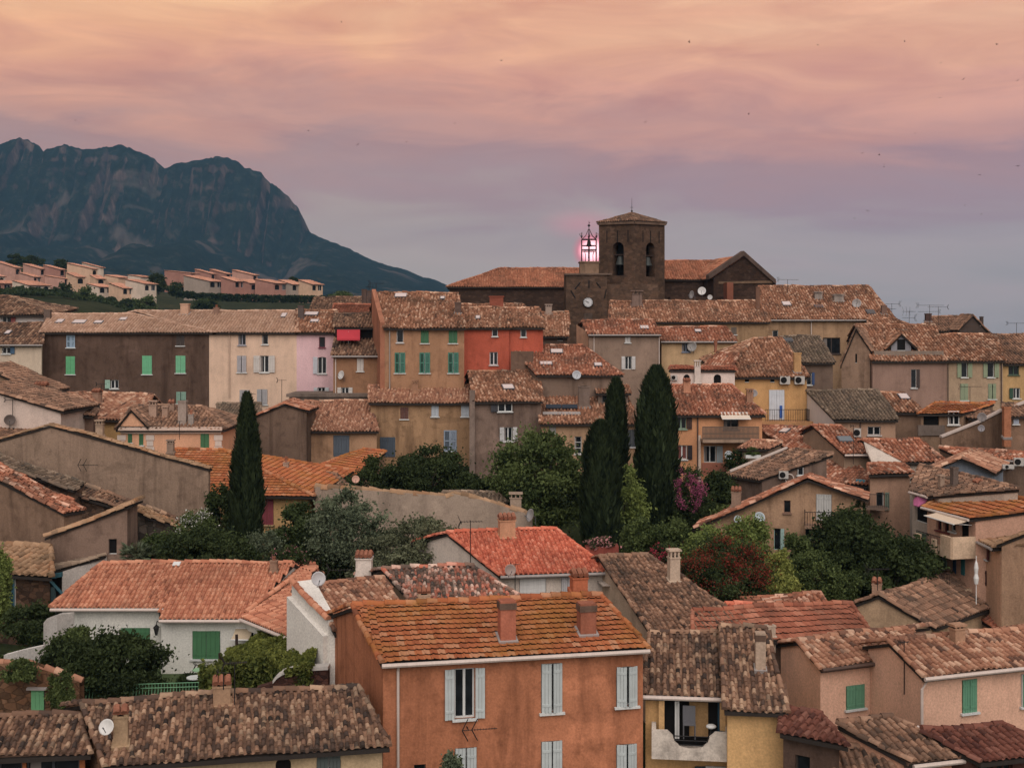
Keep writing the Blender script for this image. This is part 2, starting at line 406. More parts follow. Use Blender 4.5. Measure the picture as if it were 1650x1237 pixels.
def tile_plane(nb, poly, udir, pitch=0.22, length=0.34, kind='barrel', jit=1.0, seg=5, sag=0.6, con=None):
    """lay rows of clay tiles over a planar polygon (list of Vectors); udir runs along the eave"""
    pts = np.array([tuple(p) for p in poly], float)
    u = np.array(Vector(udir).normalized())
    n = np.zeros(3)
    for i in range(len(pts)):
        a, b = pts[i], pts[(i + 1) % len(pts)]
        n += np.cross(a - pts[0], b - pts[0])
    n /= np.linalg.norm(n)
    if n[2] < 0: n = -n
    u = u - n * u.dot(n); u /= np.linalg.norm(u)
    v = np.cross(n, u); v /= np.linalg.norm(v)
    if v[2] < 0: v = -v; u = -u
    o = pts[0]
    a = (pts - o) @ u; b = (pts - o) @ v
    ncol = max(1, int(round((a.max() - a.min()) / pitch))); pw = (a.max() - a.min()) / ncol
    T = []   # centre a, b0, b1, column phase
    E = len(pts)
    for i in range(ncol):
        ac = a.min() + (i + 0.5) * pw
        xs = []
        for k in range(E):
            a0, a1, b0, b1 = a[k], a[(k + 1) % E], b[k], b[(k + 1) % E]
            if (a0 <= ac < a1) or (a1 <= ac < a0):
                xs.append(b0 + (b1 - b0) * (ac - a0) / (a1 - a0))
        xs.sort()
        for lo, hi in zip(xs[0::2], xs[1::2]):
            nr = max(1, int(math.ceil((hi - lo) / length - 0.15)))
            for r in range(nr):
                q0 = lo + r * length; q1 = min(q0 + length * 1.10, hi + 0.02)
                if q1 - q0 > 0.04: T.append((ac, q0, q1))
    if not T: return
    T = np.array(T); k = len(T)
    ja = RNG.normal(0, 0.006 * jit, k); jb = RNG.normal(0, 0.014 * jit, k); jz = np.abs(RNG.normal(0, 0.008 * jit, k)); jr = RNG.normal(0, 0.010 * jit, (k, 2))
    if kind == 'barrel':
        th = np.linspace(math.pi * 0.97, math.pi * 0.03, seg + 1)
        R0, R1 = 0.345 * pw, 0.295 * pw
        px = np.cos(th); pz = np.sin(th)
        lo = np.stack([T[:, None, 0] + ja[:, None] + jr[:, :1] + px[None] * R0, np.broadcast_to((T[:, 1] + jb)[:, None], (k, seg + 1)), 0.045 + jz[:, None] + pz[None] * R0 * 1.25], -1)
        hi = np.stack([T[:, None, 0] + ja[:, None] + jr[:, 1:] + px[None] * R1, np.broadcast_to((T[:, 2] + jb)[:, None], (k, seg + 1)), 0.012 + jz[:, None] * 0.5 + pz[None] * R1 * 1.25], -1)
        cap = True
    else:        # interlocking flat tile with a shallow roll on one side
        px = np.array([-0.5, -0.30, -0.18, 0.12, 0.26, 0.5]); pz = np.array([0.008, 0.010, 0.040, 0.012, 0.010, 0.008]); seg = 5
        lo = np.stack([T[:, None, 0] + ja[:, None] * 0.5 + px[None] * pw, np.broadcast_to((T[:, 1] + jb * 0.6)[:, None], (k, 6)), 0.050 + jz[:, None] + np.broadcast_to(pz[None], (k, 6))], -1)
        hi = np.stack([T[:, None, 0] + ja[:, None] * 0.5 + px[None] * pw, np.broadcast_to((T[:, 2])[:, None], (k, 6)), 0.006 + np.broadcast_to(pz[None], (k, 6))], -1)
        cap = False
    def to3(q):
        w = o + q[..., :1] * u + q[..., 1:2] * v
        w = w + (q[..., 2:3]) * n
        w[..., 2] += sag * lowfreq(w)
        return w
    m = seg + 1
    V = np.concatenate([to3(lo), to3(hi)], 1)                     # k, 2m, 3
    base = (np.arange(k) * 2 * m)[:, None, None]
    q = np.array([(i, i + 1, m + i + 1, m + i) for i in range(seg)])[None]
    f = (base + q).reshape(-1, 4)
    if con is None: con = 1.0 if pts[:, 1].mean() < 55 else (0.86 if pts[:, 1].mean() < 80 else 0.80)
    if kind != 'barrel': con *= 0.75
    rnd = 0.5 + (RNG.random(k) - 0.5) * con
    if kind == 'barrel': rnd = np.clip(rnd + 0.10 * np.sin(T[:, 0] * 37.0 + 5 * np.sin(T[:, 0] * 11.0)), 0, 1)
    nb.add(V.reshape(-1, 3), f, np.repeat(rnd, seg), 0, kind == 'barrel')
    if cap:
        C = to3(lo).reshape(-1, 3)
        nb.add(C, (np.arange(k) * m)[:, None] + np.arange(m)[None], rnd * 0.9, 0)
        # the gutter tile between two covers
        cw = np.array([-0.5, -0.28, 0.0, 0.28, 0.5]) * pw * 0.66; cz = np.array([0.040, 0.012, -0.006, 0.012, 0.040])
        gl = np.stack([T[:, None, 0] + pw / 2 + cw[None], np.broadcast_to(T[:, 1:2], (k, 5)), 0.016 + np.broadcast_to(cz[None], (k, 5))], -1)
        gh = np.stack([T[:, None, 0] + pw / 2 + cw[None], np.broadcast_to(T[:, 2:3], (k, 5)), 0.004 + np.broadcast_to(cz[None], (k, 5))], -1)
        G = np.concatenate([to3(gl), to3(gh)], 1).reshape(-1, 3)
        qq = np.array([(i, i + 1, 5 + i + 1, 5 + i) for i in range(4)])[None]
        nb.add(G, ((np.arange(k) * 10)[:, None, None] + qq).reshape(-1, 4), np.repeat(0.46 + (RNG.random(k) - 0.5) * con * 0.8, 4), 0)
    # board and mortar under the tiles
    b0 = pts - n * 0.015; b0[:, 2] += sag * lowfreq(pts) * 0.0 - 0.05 * sag; b1 = b0 - np.array([0, 0, 0.11])
    vs = np.concatenate([b0, b1])
    tris = tessellate_polygon([[Vector(p) for p in pts]])
    fs = [tuple(t) for t in tris] + [tuple(i + E for i in reversed(t)) for t in tris]
    nb.add(vs, np.array(fs), 0.5, 1)
    nb.add(vs, np.array([(i, (i + 1) % E, (i + 1) % E + E, i + E) for i in range(E)]), 0.5, 1)

def tile_caps(nb, p, q, rad=0.12, length=0.40, up=(0, 0, 1), jit=1.0, sag=0.6, lift=0.02):
    """a row of half-round ridge tiles from p to q"""
    p = np.array(p, float); q = np.array(q, float); d = q - p; Ln = np.linalg.norm(d)
    if Ln < 0.1: return
    d /= Ln; s = np.cross(d, up); s /= np.linalg.norm(s); w = np.cross(s, d)
    k = max(1, int(round(Ln / length))); st = Ln / k; seg = 5; m = seg + 1
    th = np.linspace(math.pi * 1.08, -math.pi * 0.08, m)
    i = np.arange(k)
    r0 = rad * (1 + RNG.normal(0, 0.03 * jit, k)); off = RNG.normal(0, 0.012 * jit, (k, 2))
    def ring(t, r, z):
        c = p + d * t[:, None] + s * off[:, :1] + w * (z + off[:, 1:])
        x = c[:, None] + s[None, None] * (np.cos(th)[None, :, None] * r[:, None, None]) + w[None, None] * (np.sin(th)[None, :, None] * r[:, None, None])
        x[..., 2] += sag * lowfreq(x); return x
    lo = ring(i * st, r0, lift + 0.02); hi = ring((i + 1) * st + 0.04, r0 * 0.86, lift)
    V = np.concatenate([lo, hi], 1)
    f = ((i * 2 * m)[:, None, None] + np.array([(j, j + 1, m + j + 1, m + j) for j in range(seg)])[None]).reshape(-1, 4)
    rnd = RNG.random(k)
    nb.add(V.reshape(-1, 3), f, np.repeat(rnd, seg), 0, True)
    nb.add(lo.reshape(-1, 3), (i * m)[:, None] + np.arange(m)[None], rnd, 0)
    nb.add(hi.reshape(-1, 3), (i * m)[:, None] + np.arange(m)[None], rnd, 0)
# ------------------------------------------------------------------ terrain height (used by every builder)
_GD = [(0, -24), (24, -20), (34, -17.2), (41, -16.6), (48, -15.0), (56, -14.2), (66, -13.6), (75, -13.0), (84, -11.6), (92, -9.6), (102, -7.5), (114, -5.5), (126, -3.6),
       (145, -2.6), (165, -5), (210, -14), (300, -20), (700, -24), (1500, -30), (70000, -30)]
_HD = [(0, 0), (210, 0), (300, 26), (380, 31), (440, 34.5), (480, 38), (540, 47), (600, 54), (680, 56), (800, 46), (1000, 20), (1300, 0), (70000, 0)]
def interp(t, d):
    for (a, b), (c, e) in zip(t, t[1:]):
        if a <= d <= c:
            k = (d - a) / (c - a); return b + (e - b) * k
    return t[-1][1]
def sstep(a, b, x):
    t = max(0.0, min(1.0, (x - a) / (b - a))); return t * t * (3 - 2 * t)
def ground_z(X, d):
    z = interp(_GD, max(0, d))
    px = CX + F * X / max(d, 1)
    z += interp(_HD, max(0, d)) * (1 - 0.30 * sstep(60, 330, px)) * (1 - sstep(520, 760, px)) if d > 205 else 0
    return CZ + z

ZUP = Vector((0, 0, 1))
M_ZINC = paint_mat(alb(150, 142, 138), 0.55, 'zinc', 0.4, 0.0)
M_PIPE = paint_mat(alb(196, 180, 170), 0.5, 'pale_pipe', 0.3)
M_DPIPE = paint_mat(alb(84, 66, 58), 0.6, 'dark_pipe', 0.3)
M_WHITE = paint_mat(alb(205, 205, 202), 0.5, 'white_paint', 0.15)
M_DARKW = paint_mat(alb(52, 38, 32), 0.7, 'dark_wood', 0.3)
M_IRON = paint_mat((0.018, 0.016, 0.016), 0.6, 'wrought_iron', 0.3)
M_ALU = paint_mat(alb(92, 92, 96), 0.45, 'aluminium', 0.2)
M_BLACK = paint_mat((0.008, 0.007, 0.007), 0.9, 'dark_opening', 0.2)  # near-black colour stands in for the shade inside openings
M_CURT = paint_mat(alb(120, 112, 108), 0.9, 'curtain', 0.4)
def M_CAPM(): return wall_mat(alb(120, 100, 84), 0.6)

def as_wall(c):
    if not isinstance(c, tuple): return c
    return wall_mat(alb(*c[:3]), c[3] if len(c) > 3 else 0.5)

def add_window(root, p0, u, n, s0, s1, z0, z1, style, shc, ex, cut, zb0=0.0):
    """p0 point on the wall line, u along it, n outward; the opening spans s0..s1, z0..z1"""
    w, h = s1 - s0, z1 - z0
    def at(s, o, z): return Vector((p0.x, p0.y, 0)) + u * s + n * o + ZUP * z
    rec = 0.13 if cut else -0.05
    fc = paint_mat(alb(*ex.get('fc', (196, 198, 196))), 0.5, 'window_paint', 0.2)
    fr = MB(); t = min(0.055, w * 0.09)
    sm, zm = (s0 + s1) / 2, (z0 + z1) / 2
    dd = 0.03
    if style != 'D':
        for sc, zc, a, b in ((s0 + t / 2, zm, t / 2, h / 2), (s1 - t / 2, zm, t / 2, h / 2), (sm, z0 + t / 2, w / 2 - t, t / 2), (sm, z1 - t / 2, w / 2 - t, t / 2)):
            fr.box(at(sc, -rec, zc), u * a, n * dd, ZUP * b)
        if w > 0.55 and style not in ('B',) and not ex.get('nomull'):
            fr.box(at(sm, -rec + 0.004, zm), u * t * 0.7, n * dd, ZUP * (h / 2 - t))
        if ex.get('bars'):
            for k in range(1, ex['bars']):
                fr.box(at(sm, -rec + 0.008, z0 + h * k / ex['bars']), u * (w / 2 - t), n * 0.012, ZUP * 0.02)
    # sill
    if ex.get('sill', True):
        fr.box(at(sm, 0.03 if cut else 0.05, z0 - 0.035), u * (w / 2 + 0.07), n * 0.075, ZUP * 0.035)
    if not fr.v: fr.box(at(sm, -rec - 0.02, z0 + 0.02), u * w / 2, n * 0.02, ZUP * 0.02)
    win = fr.build(ex.get('name', 'window'), fc, root)
    if ex.get('plabel'): win['label'] = ex['plabel']
    pn = MB(); pn.box(at(sm, -rec - 0.03, zm), u * (w / 2 + (0.0 if cut else -0.01)), n * 0.012, ZUP * (h / 2))
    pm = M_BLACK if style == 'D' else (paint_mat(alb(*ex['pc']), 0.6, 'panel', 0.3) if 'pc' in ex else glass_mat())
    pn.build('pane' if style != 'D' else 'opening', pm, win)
    if ex.get('curtain') or (style in ('O', 'P', 'R', 'L') and (int(s0 * 97 + z0 * 31) % 3 == 0) and 'pc' not in ex and h > 0.7):
        cb = MB(); a = s0 + w * 0.16; cb.box(at(a, -rec - 0.012, zm), u * w * 0.10, n * 0.004, ZUP * h * 0.44)
        cb.build('curtain', M_CURT, win)
    if shc is None: return win
    lou = ex.get('lv', False)
    gy = sum(shc) / 3; shc = tuple(v + (gy - v) * 0.14 for v in shc); sc = paint_mat(alb(*shc), 0.65, 'shutter_paint', 0.35)
    def leaf(sa, off, width, ang=0.0, hinge=1):
        m = MB(); du = u * math.cos(ang) * hinge + n * math.sin(ang); dn = du.cross(ZUP)
        c0 = at(sa, off, z0)
        cen = lambda a, b: c0 + du * a + ZUP * b
        if lou:
            for a in (0.035, width - 0.035): m.box(cen(a, h / 2), du * 0.035, dn * 0.02, ZUP * h / 2)
            for b in (0.04, h / 2, h - 0.04): m.box(cen(width / 2, b), du * (width / 2 - 0.07), dn * 0.019, ZUP * 0.04)
            k = max(4, int(h / 0.085))
            for i in range(k):
                b = 0.08 + (h - 0.16) * (i + .5) / k
                m.box(cen(width / 2, b), du * (width / 2 - 0.07), (dn * 0.6 + ZUP * 0.8) * 0.026, (ZUP * 0.6 - dn * 0.8) * 0.005)
        else:
            k = 3; bw = width / k
            for i in range(k):
                m.box(cen(bw * (i + .5), h / 2), du * (bw / 2 - 0.004), dn * 0.016, ZUP * (h / 2 - 0.004 * (i % 2)))
            for b in (h * 0.16, h * 0.84):
                m.box(cen(width / 2, b), du * (width / 2 - 0.02), dn * 0.030, ZUP * 0.038)
        m.build('shutter', sc, win)
    off = 0.055 if cut else 0.09
    hw = w / 2
    sw = ex.get('sw', hw)
    if style in ('O', 'L'): leaf(s0 - 0.01, off, sw, R(7) , -1)
    if style in ('O', 'R'): leaf(s1 + 0.01, off, sw, R(7), 1)
    if style == 'C':
        leaf(s0 + 0.012, 0.02 if cut else off, hw - 0.018); leaf(s1 - 0.012, 0.02 if cut else off, hw - 0.018, 0, -1)
    if style == 'J':
        a = R(ex.get('ang', 14)); leaf(s0 + 0.012, 0.03 if cut else off, hw - 0.03, a, 1); leaf(s1 - 0.012, 0.03 if cut else off, hw - 0.03, a, -1)
    if style == 'B': leaf(s0 + 0.012, 0.02 if cut else off, w - 0.024)
    return win

def wall_panel(mb, p0, u, nout, loop, holes, reveal=0.2):
    """one wall: outline loop of (s, z), openings cut through it, reveals turned inwards"""
    def at(s, z, o=0.0): return Vector((p0.x, p0.y, 0)) + u * s - nout * o + ZUP * z
    polys = [[Vector((s, z, 0)) for s, z in loop]] + [[Vector((s, z, 0)) for s, z in h] for h in holes]
    tris = tessellate_polygon(polys)
    flat = [q for pl in polys for q in pl]
    mb.add([at(q.x, q.y) for q in flat], [tuple(t) for t in tris])
    for h in holes:
        k = len(h)
        mb.add([at(s, z) for s, z in h] + [at(s, z, reveal) for s, z in h], [(i, (i + 1) % k, (i + 1) % k + k, i + k) for i in range(k)])

def inside(loop, x, y):
    r = False
    for (x0, y0), (x1, y1) in zip(loop, loop[1:] + loop[:1]):
        if (y0 > y) != (y1 > y) and x < (x1 - x0) * (y - y0) / (y1 - y0) + x0: r = not r
    return r

class Hs: pass

def do_wall(root, mb, p0, u, nout, loop, wins):
    """cut the windows given in photo pixels into this wall; returns those to build"""
    holes = []; todo = []; rects = []
    for wd in wins:
        x0, y0, x1, y1, style, shc = wd[:6]; ex = wd[6] if len(wd) > 6 else {}
        ym = (y0 + y1) / 2; xm = (x0 + x1) / 2
        nn = Vector((nout.x, nout.y, 0))
        pl = [hit(x, y, p0, nn) for x, y in ((x0, ym), (x1, ym), (xm, y1), (xm, y0))]
        s = sorted(((pl[0] - p0).dot(u), (pl[1] - p0).dot(u))); z0, z1 = pl[2].z, pl[3].z
        s0, s1 = s; m = 0.05
        lo = [(s0, z0), (s1, z0), (s1, z1), (s0, z1)]
        ok = all(inside(loop, a, b) for a, b in ((s0 - m, z0 - m), (s1 + m, z0 - m), (s1 + m, z1 + m), (s0 - m, z1 + m)))
        ok = ok and not any(s0 < b + m and s1 > a - m and z0 < d + m and z1 > c - m for a, b, c, d in rects) and not ex.get('nocut')
        if ok:
            rects.append((s0, s1, z0, z1))
            if ex.get('arch'):
                r = (z1 - z0) * ex['arch']; k = 8
                hole = [(s0, z0), (s1, z0)] + [((s0 + s1) / 2 + (s1 - s0) / 2 * math.cos(math.pi * i / k), z1 - r + r * math.sin(math.pi * i / k)) for i in range(k + 1)]
            else: hole = lo
            holes.append(hole)
        todo.append((s0, s1, z0, z1, style, shc, ex, ok))
    wall_panel(mb, p0, u, nout, loop, holes)
    return [(p0, u, nout) + t for t in todo]

def add_chimney(root, base, w, ztop, kind, col, dp=None, udir=Vector((1, 0, 0))):
    """a stack standing at base (a point on the roof), ztop its top height"""
    m = MB(); u = udir.normalized(); v = Vector((-u.y, u.x, 0)); dp = dp or w * 0.8
    zb = base.z - 0.55; h = ztop - base.z
    def bx(a0, a1, b0, b1, z0, z1, mi=0):
        c = Vector((base.x, base.y, 0)) + u * (a0 + a1) / 2 + v * (b0 + b1) / 2 + ZUP * (z0 + z1) / 2
        m.box(c, u * (a1 - a0) / 2, v * (b1 - b0) / 2, ZUP * (z1 - z0) / 2, mi)
    a, b = w / 2, dp / 2
    mats = [wall_mat(alb(*col), 0.6), wall_mat(alb(140, 90, 68), 0.8), M_BLACK, M_ZINC, wall_mat(alb(96, 76, 64), 0.8)]
    if kind in ('tile', 'gab'):
        bh = max(0.1, h - max(0.28, 0.24 * h)); zt = base.z + bh
        bx(-a, a, -b, b, zb, zt)
        bx(-a * 1.12, a * 1.12, -b * 1.12, b * 1.12, zt, zt + 0.05)
        pz = ztop - 0.16
        for sa in (-1, 1):
            for sb in (-1, 1): bx(sa * a * 0.72 - 0.05, sa * a * 0.72 + 0.05, sb * b * 0.72 - 0.05, sb * b * 0.72 + 0.05, zt + 0.05, pz)
        bx(-a * 0.6, a * 0.6, -b * 0.6, b * 0.6, zt + 0.05, zt + 0.07, 2)
        # two tile rows leaning together, or three rolls
        k = max(2, int(round(2 * a * 1.2 / 0.2)))
        for i in range(k):
            s = -a * 1.1 + 2.2 * a * (i + .5) / k; r = 1.1 * a / k * 0.98
            c = Vector((base.x, base.y, 0)) + u * s
            pts = []
            for t in (-1, 0, 1):
                pts.append(c + v * (b * 1.25 * t) + ZUP * (pz + (0.16 if t == 0 else 0.03)))
            m.tube(pts, r, 7, 1)
        bx(-a * 1.1, a * 1.1, -b * 1.2, b * 1.2, pz, pz + 0.03, 1)
    elif kind == 'pot':
        zt = base.z + h * 0.66
        bx(-a, a, -b, b, zb, zt); bx(-a * 1.15, a * 1.15, -b * 1.15, b * 1.15, zt, zt + 0.06)
        m.lathe(Vector((base.x, base.y, zt + 0.06)), [(a * 0.5, 0), (a * 0.42, (ztop - zt) * 0.4), (a * 0.55, (ztop - zt) * 0.6), (a * 0.55, ztop - zt - 0.06)], 10, 1)
    elif kind == 'cowl':
        zt = base.z + h * 0.72
        bx(-a, a, -b, b, zb, zt); bx(-a * 1.15, a * 1.15, -b * 1.15, b * 1.15, zt, zt + 0.05)
        for sa in (-1, 0, 1):
            for sb in (-1, 1): bx(sa * a * 0.75 - 0.035, sa * a * 0.75 + 0.035, sb * b * 0.75 - 0.035, sb * b * 0.75 + 0.035, zt + 0.05, ztop - 0.08)
        bx(-a * 0.7, a * 0.7, -b * 0.7, b * 0.7, zt + 0.03, zt + 0.08, 2)
        bx(-a * 1.25, a * 1.25, -b * 1.25, b * 1.25, ztop - 0.08, ztop)
    elif kind == 'lead':
        bx(-a, a, -b, b, zb, ztop - 0.22)
        bx(-a * 1.1, a * 1.1, -b * 1.1, b * 1.1, ztop - 0.22, ztop - 0.02, 4); bx(-a * 1.02, a * 1.02, -b * 1.02, b * 1.02, ztop - 0.02, ztop + 0.04)
        # flashing skirt
    else:
        bx(-a, a, -b, b, zb, ztop - 0.10); bx(-a * 1.12, a * 1.12, -b * 1.12, b * 1.12, ztop - 0.10, ztop); bx(-a * 0.6, a * 0.6, -b * 0.6, b * 0.6, ztop, ztop + 0.012, 2)
    # mortar collar where it meets the tiles
    m.box(base + ZUP * 0.02, u * (a * 1.28), (v * 0.96 + ZUP * 0.29) * (b * 1.3), (ZUP * 0.96 - v * 0.29) * 0.07, 3 if kind in ('lead', 'box') else 0)
    return m.build('chimney', mats, root)

def add_skylight(root, c, u, sl, n, w, h, col=(214, 196, 190)):
    m = MB(); c = c + n * 0.12
    m.box(c, u * w / 2, sl * h / 2, n * 0.045)
    m2 = MB(); m2.box(c + n * 0.052, u * (w / 2 - 0.05), sl * (h / 2 - 0.05), n * 0.006)
    f = m.build('skylight', M_ALU, root)
    key = ('skyglass', col)
    if key not in _MATS:
        mt, N, L, bs = nodes_of('skylight_glass')
        bs.inputs['Base Color'].default_value = (*alb(*col), 1); bs.inputs['Roughness'].default_value = 0.08; bs.inputs['Specular IOR Level'].default_value = 0.9; bs.inputs['IOR'].default_value = 1.9  # pale default base colour carries the reflection of the sky
        _MATS[key] = mt
    m2.build('pane', _MATS[key], f)
    return f

def gutter_geo(mb, a, b, out, r=0.07):
    a = Vector(a); b = Vector(b)
    mb.tube([a + out * 0.05 - ZUP * 0.05, b + out * 0.05 - ZUP * 0.05], r, 7)

def finish_house(root, H, roofnb, pal, kt, wallmb, wallm, todo, ridge_done=True):
    H.wall = wallmb.build('wall', wallm, root)
    H.roof = roofnb.build('roof', [tile_mat(pal, kt), dark_mat()], root)
    for t in todo: add_window(root, *t)

def house(label, EL, ER, d, RL, RR=None, dr=None, pitch=17, wall=(150, 120, 95), pal='rust', kind='barrel', back='gable', hipL=False, hipR=False, oh=0.30, og=0.10,
          p=0.24, tl=0.36, base=None, wins=(), lw=(), rw=(), chim=(), sky=(), gutter=None, pipes=(), cornice=True, cat='house', name='house', into=None, bf=1.0, group=None,
          sag=0.6, jit=1.0, kt=1.0, ridge=True, seg=5, wall2=None, caps=True):
    H = Hs()
    A = P(EL[0], EL[1], d)
    if dr is None:
        dr = d
        if len(ER) > 1 and ER[1] > HY + 130: dr = d * max(0.85, min(1.18, (EL[1] - HY) / (ER[1] - HY)))
    B = P(ER[0], EL[1], dr); B.z = A.z
    W = (B - A).length; u = (B - A) / W; nb = Vector((-u.y, u.x, 0)); no = -nb
    tp = math.tan(R(pitch))
    pn = u.cross(nb + ZUP * tp).normalized()
    if pn.z < 0: pn = -pn
    if RL[0] is None:
        ry = RL[1]; s = (F * (CZ - A.z) - (ry - HY) * A.y) / (F * tp + (ry - HY) * nb.y)
        RLp = A + (nb + ZUP * tp) * s
    else:
        RLp = hit(RL[0], RL[1], A, pn)
    if RR is None: RRp = RLp + (B - A)
    else:
        k = (RR - CX) / F; RRp = RLp + u * ((k * RLp.y - RLp.x) / (u.x - k * u.y))
    run = (RLp - A).dot(nb)
    if not 0.3 < run < 40: print('RUN?', label, round(run, 2))
    H.run = run; rise = RLp.z - A.z
    hor = lambda v: Vector((v.x, v.y, 0))
    zb = base if base is not None else min(ground_z(A.x, A.y), ground_z(B.x, B.y)) - 0.8
    if back == 'gable':
        BL = A + nb * run * (1 + bf) if hipL else A + hor(RLp - A) * (1 + bf); BR = B + nb * run * (1 + bf) if hipR else B + hor(RRp - B) * (1 + bf)
        zk = RLp.z - rise * bf; BL.z = BR.z = zk
    else:
        BL = Vector(RLp); BR = Vector(RRp); zk = RLp.z
    H.A, H.B, H.u, H.nb, H.pn, H.RL, H.RR = A, B, u, nb, pn, RLp, RRp
    root = into
    if root is None:
        root = thing(name, Vector(((A.x + B.x) / 2, (A.y + B.y) / 2, zb)), label, cat, group)
    H.root = root
    mb = MB(); todo = []; e = 0.04
    todo += do_wall(root, mb, A, u, no, [(0, zb), (W, zb), (W, A.z - e), (0, A.z - e)], wins)
    for side, P0, PB, PR, ws, hp in (('L', A, BL, RLp, lw, hipL), ('R', B, BR, RRp, rw, hipR)):
        dv = hor(PB - P0); l = dv.length
        if l < 0.05: continue
        dv /= l
        if back == 'gable':
            if hp: loop = [(0, zb), (l, zb), (l, zk - e), (0, A.z - e)]
            else: loop = [(0, zb), (l, zb), (l, zk - e), (hor(PR - P0).length, PR.z - e), (0, A.z - e)]
        else: loop = [(0, zb), (l, zb), (l, zk - e), (0, A.z - e)]
        nn = Vector((-dv.y, dv.x, 0)) if side == 'L' else Vector((dv.y, -dv.x, 0))
        todo += do_wall(root, mb, P0, dv, nn, loop, ws)
    db = hor(BR - BL); lb = db.length; db /= lb
    wall_panel(mb, BL, db, nb, [(0, zb), (lb, zb), (lb, zk - e), (0, zk - e)], [])
    H.todo = todo
    # roof
    nbm = NB()
    dn = -(nb + ZUP * tp)
    kL = (A - RLp) / run; kR = (B - RRp) / run
    A2 = A + (dn * oh - u * oh if hipL else kL * oh - u * og); B2 = B + (dn * oh + u * oh if hipR else kR * oh + u * og)
    A2.z = B2.z = A.z - oh * tp
    R1 = RLp - (Vector() if hipL else u * og); R2 = RRp + (Vector() if hipR else u * og)
    H.eL, H.eR = A2, B2
    kw = dict(pitch=p, length=tl, kind=kind, jit=jit, sag=sag, seg=seg)
    tile_plane(nbm, [A2, B2, R2, R1], u, **kw)
    if back == 'gable':
        C1 = BL - hor(kL) * oh - u * og if not hipL else BL + nb * oh - u * oh
        C2 = BR - hor(kR) * oh + u * og if not hipR else BR + nb * oh + u * oh
        C1.z = C2.z = zk - oh * tp
        if hipL or hipR: tile_plane(nbm, [C2, C1, R1, R2], u, **kw)
        else:   # the far side: plain slab unless seen from elsewhere, still tiled
            tile_plane(nbm, [C2, C1, R1, R2], u, **{**kw, 'pitch': max(p, 0.3), 'length': max(tl, 0.5)})
        if hipL: tile_plane(nbm, [C1, A2, R1], nb, **kw)
        if hipR: tile_plane(nbm, [B2, C2, R2], nb, **kw)
    else: C1, C2 = R1, R2
    rad = p * 0.52 if kind == 'barrel' else 0.12
    if caps:
        if ridge: tile_caps(nbm, R1, R2, rad, max(0.36, tl), jit=jit, sag=sag, lift=0.05)
        for (a_, b_, hp) in ((A2, R1, hipL), (B2, R2, hipR)):
            tile_caps(nbm, a_, b_, rad * (0.95 if hp else 0.8), max(0.36, tl), up=(0, 0, 1), jit=jit, sag=sag, lift=0.05 if hp else 0.03)
        if back == 'gable':
            for (a_, b_) in ((C1, R1), (C2, R2)): tile_caps(nbm, a_, b_, rad * 0.9, max(0.4, tl), jit=jit, sag=sag, lift=0.04)
    wm = as_wall(wall)
    finish_house(root, H, nbm, pal, kt, mb, wm, todo)
    if cornice:
        cm = MB()
        for o, h0, h1 in ((0.09, 0.22, 0.10), (0.19, 0.10, 0.0)):
            c = (A + B) / 2; c.z = A.z - (h0 + h1) / 2 - 0.05
            cm.box(c + no * o / 2, u * (W / 2 - 0.01), nb * (o / 2), ZUP * (h0 - h1) / 2)
        cm.build('cornice', wall_mat(alb(104, 80, 66), 0.7), root)
    if gutter is not None:
        gm = MB(); gutter_geo(gm, A2, B2, no)
        gm.build('gutter', gutter, root)
    for pp in pipes:
        x, y0, y1, mt = pp[:4]
        q0 = hit(x, y0, A, nb); q1 = hit(x, y1, A, nb)
        g = MB(); g.tube([q0 + no * 0.25, q0 + no * 0.08 - ZUP * 0.25, Vector((q0.x, q0.y, q1.z)) + no * 0.08], 0.045, 7)
        g.build('downpipe', mt, root)
    for c in chim:
        x0, x1, yt, yb, kd, col = c[:6]
        xm = (x0 + x1) / 2; q = hit(xm, yb, A, pn)
        if (q - A).dot(nb) > run + 0.2 or (q - A).dot(nb) < -1 or yb is None:
            k = (xm - CX) / F; q = RLp + u * ((k * RLp.y - RLp.x) / (u.x - k * u.y)) + nb * 0.35
        add_chimney(H.roof, q, (x1 - x0) / F * q.y, CZ - (yt - HY) / F * q.y, kd, col, *(c[6:7]), udir=u)
    sl = (nb + ZUP * tp).normalized()
    for s in sky:
        x0, y0, x1, y1 = s[:4]
        q = hit((x0 + x1) / 2, (y0 + y1) / 2, A, pn); q0 = hit((x0 + x1) / 2, y0, A, pn); q1 = hit((x0 + x1) / 2, y1, A, pn)
        hh = min(1.6, max(0.35, (q0 - q1).length))
        add_skylight(H.roof, q, u, sl, pn, (x1 - x0) / F * q.y, hh, *(s[4:5]))
    H.front = lambda x, y: hit(x, y, A, nb)
    H.slope = lambda x, y: hit(x, y, A, pn)
    return H

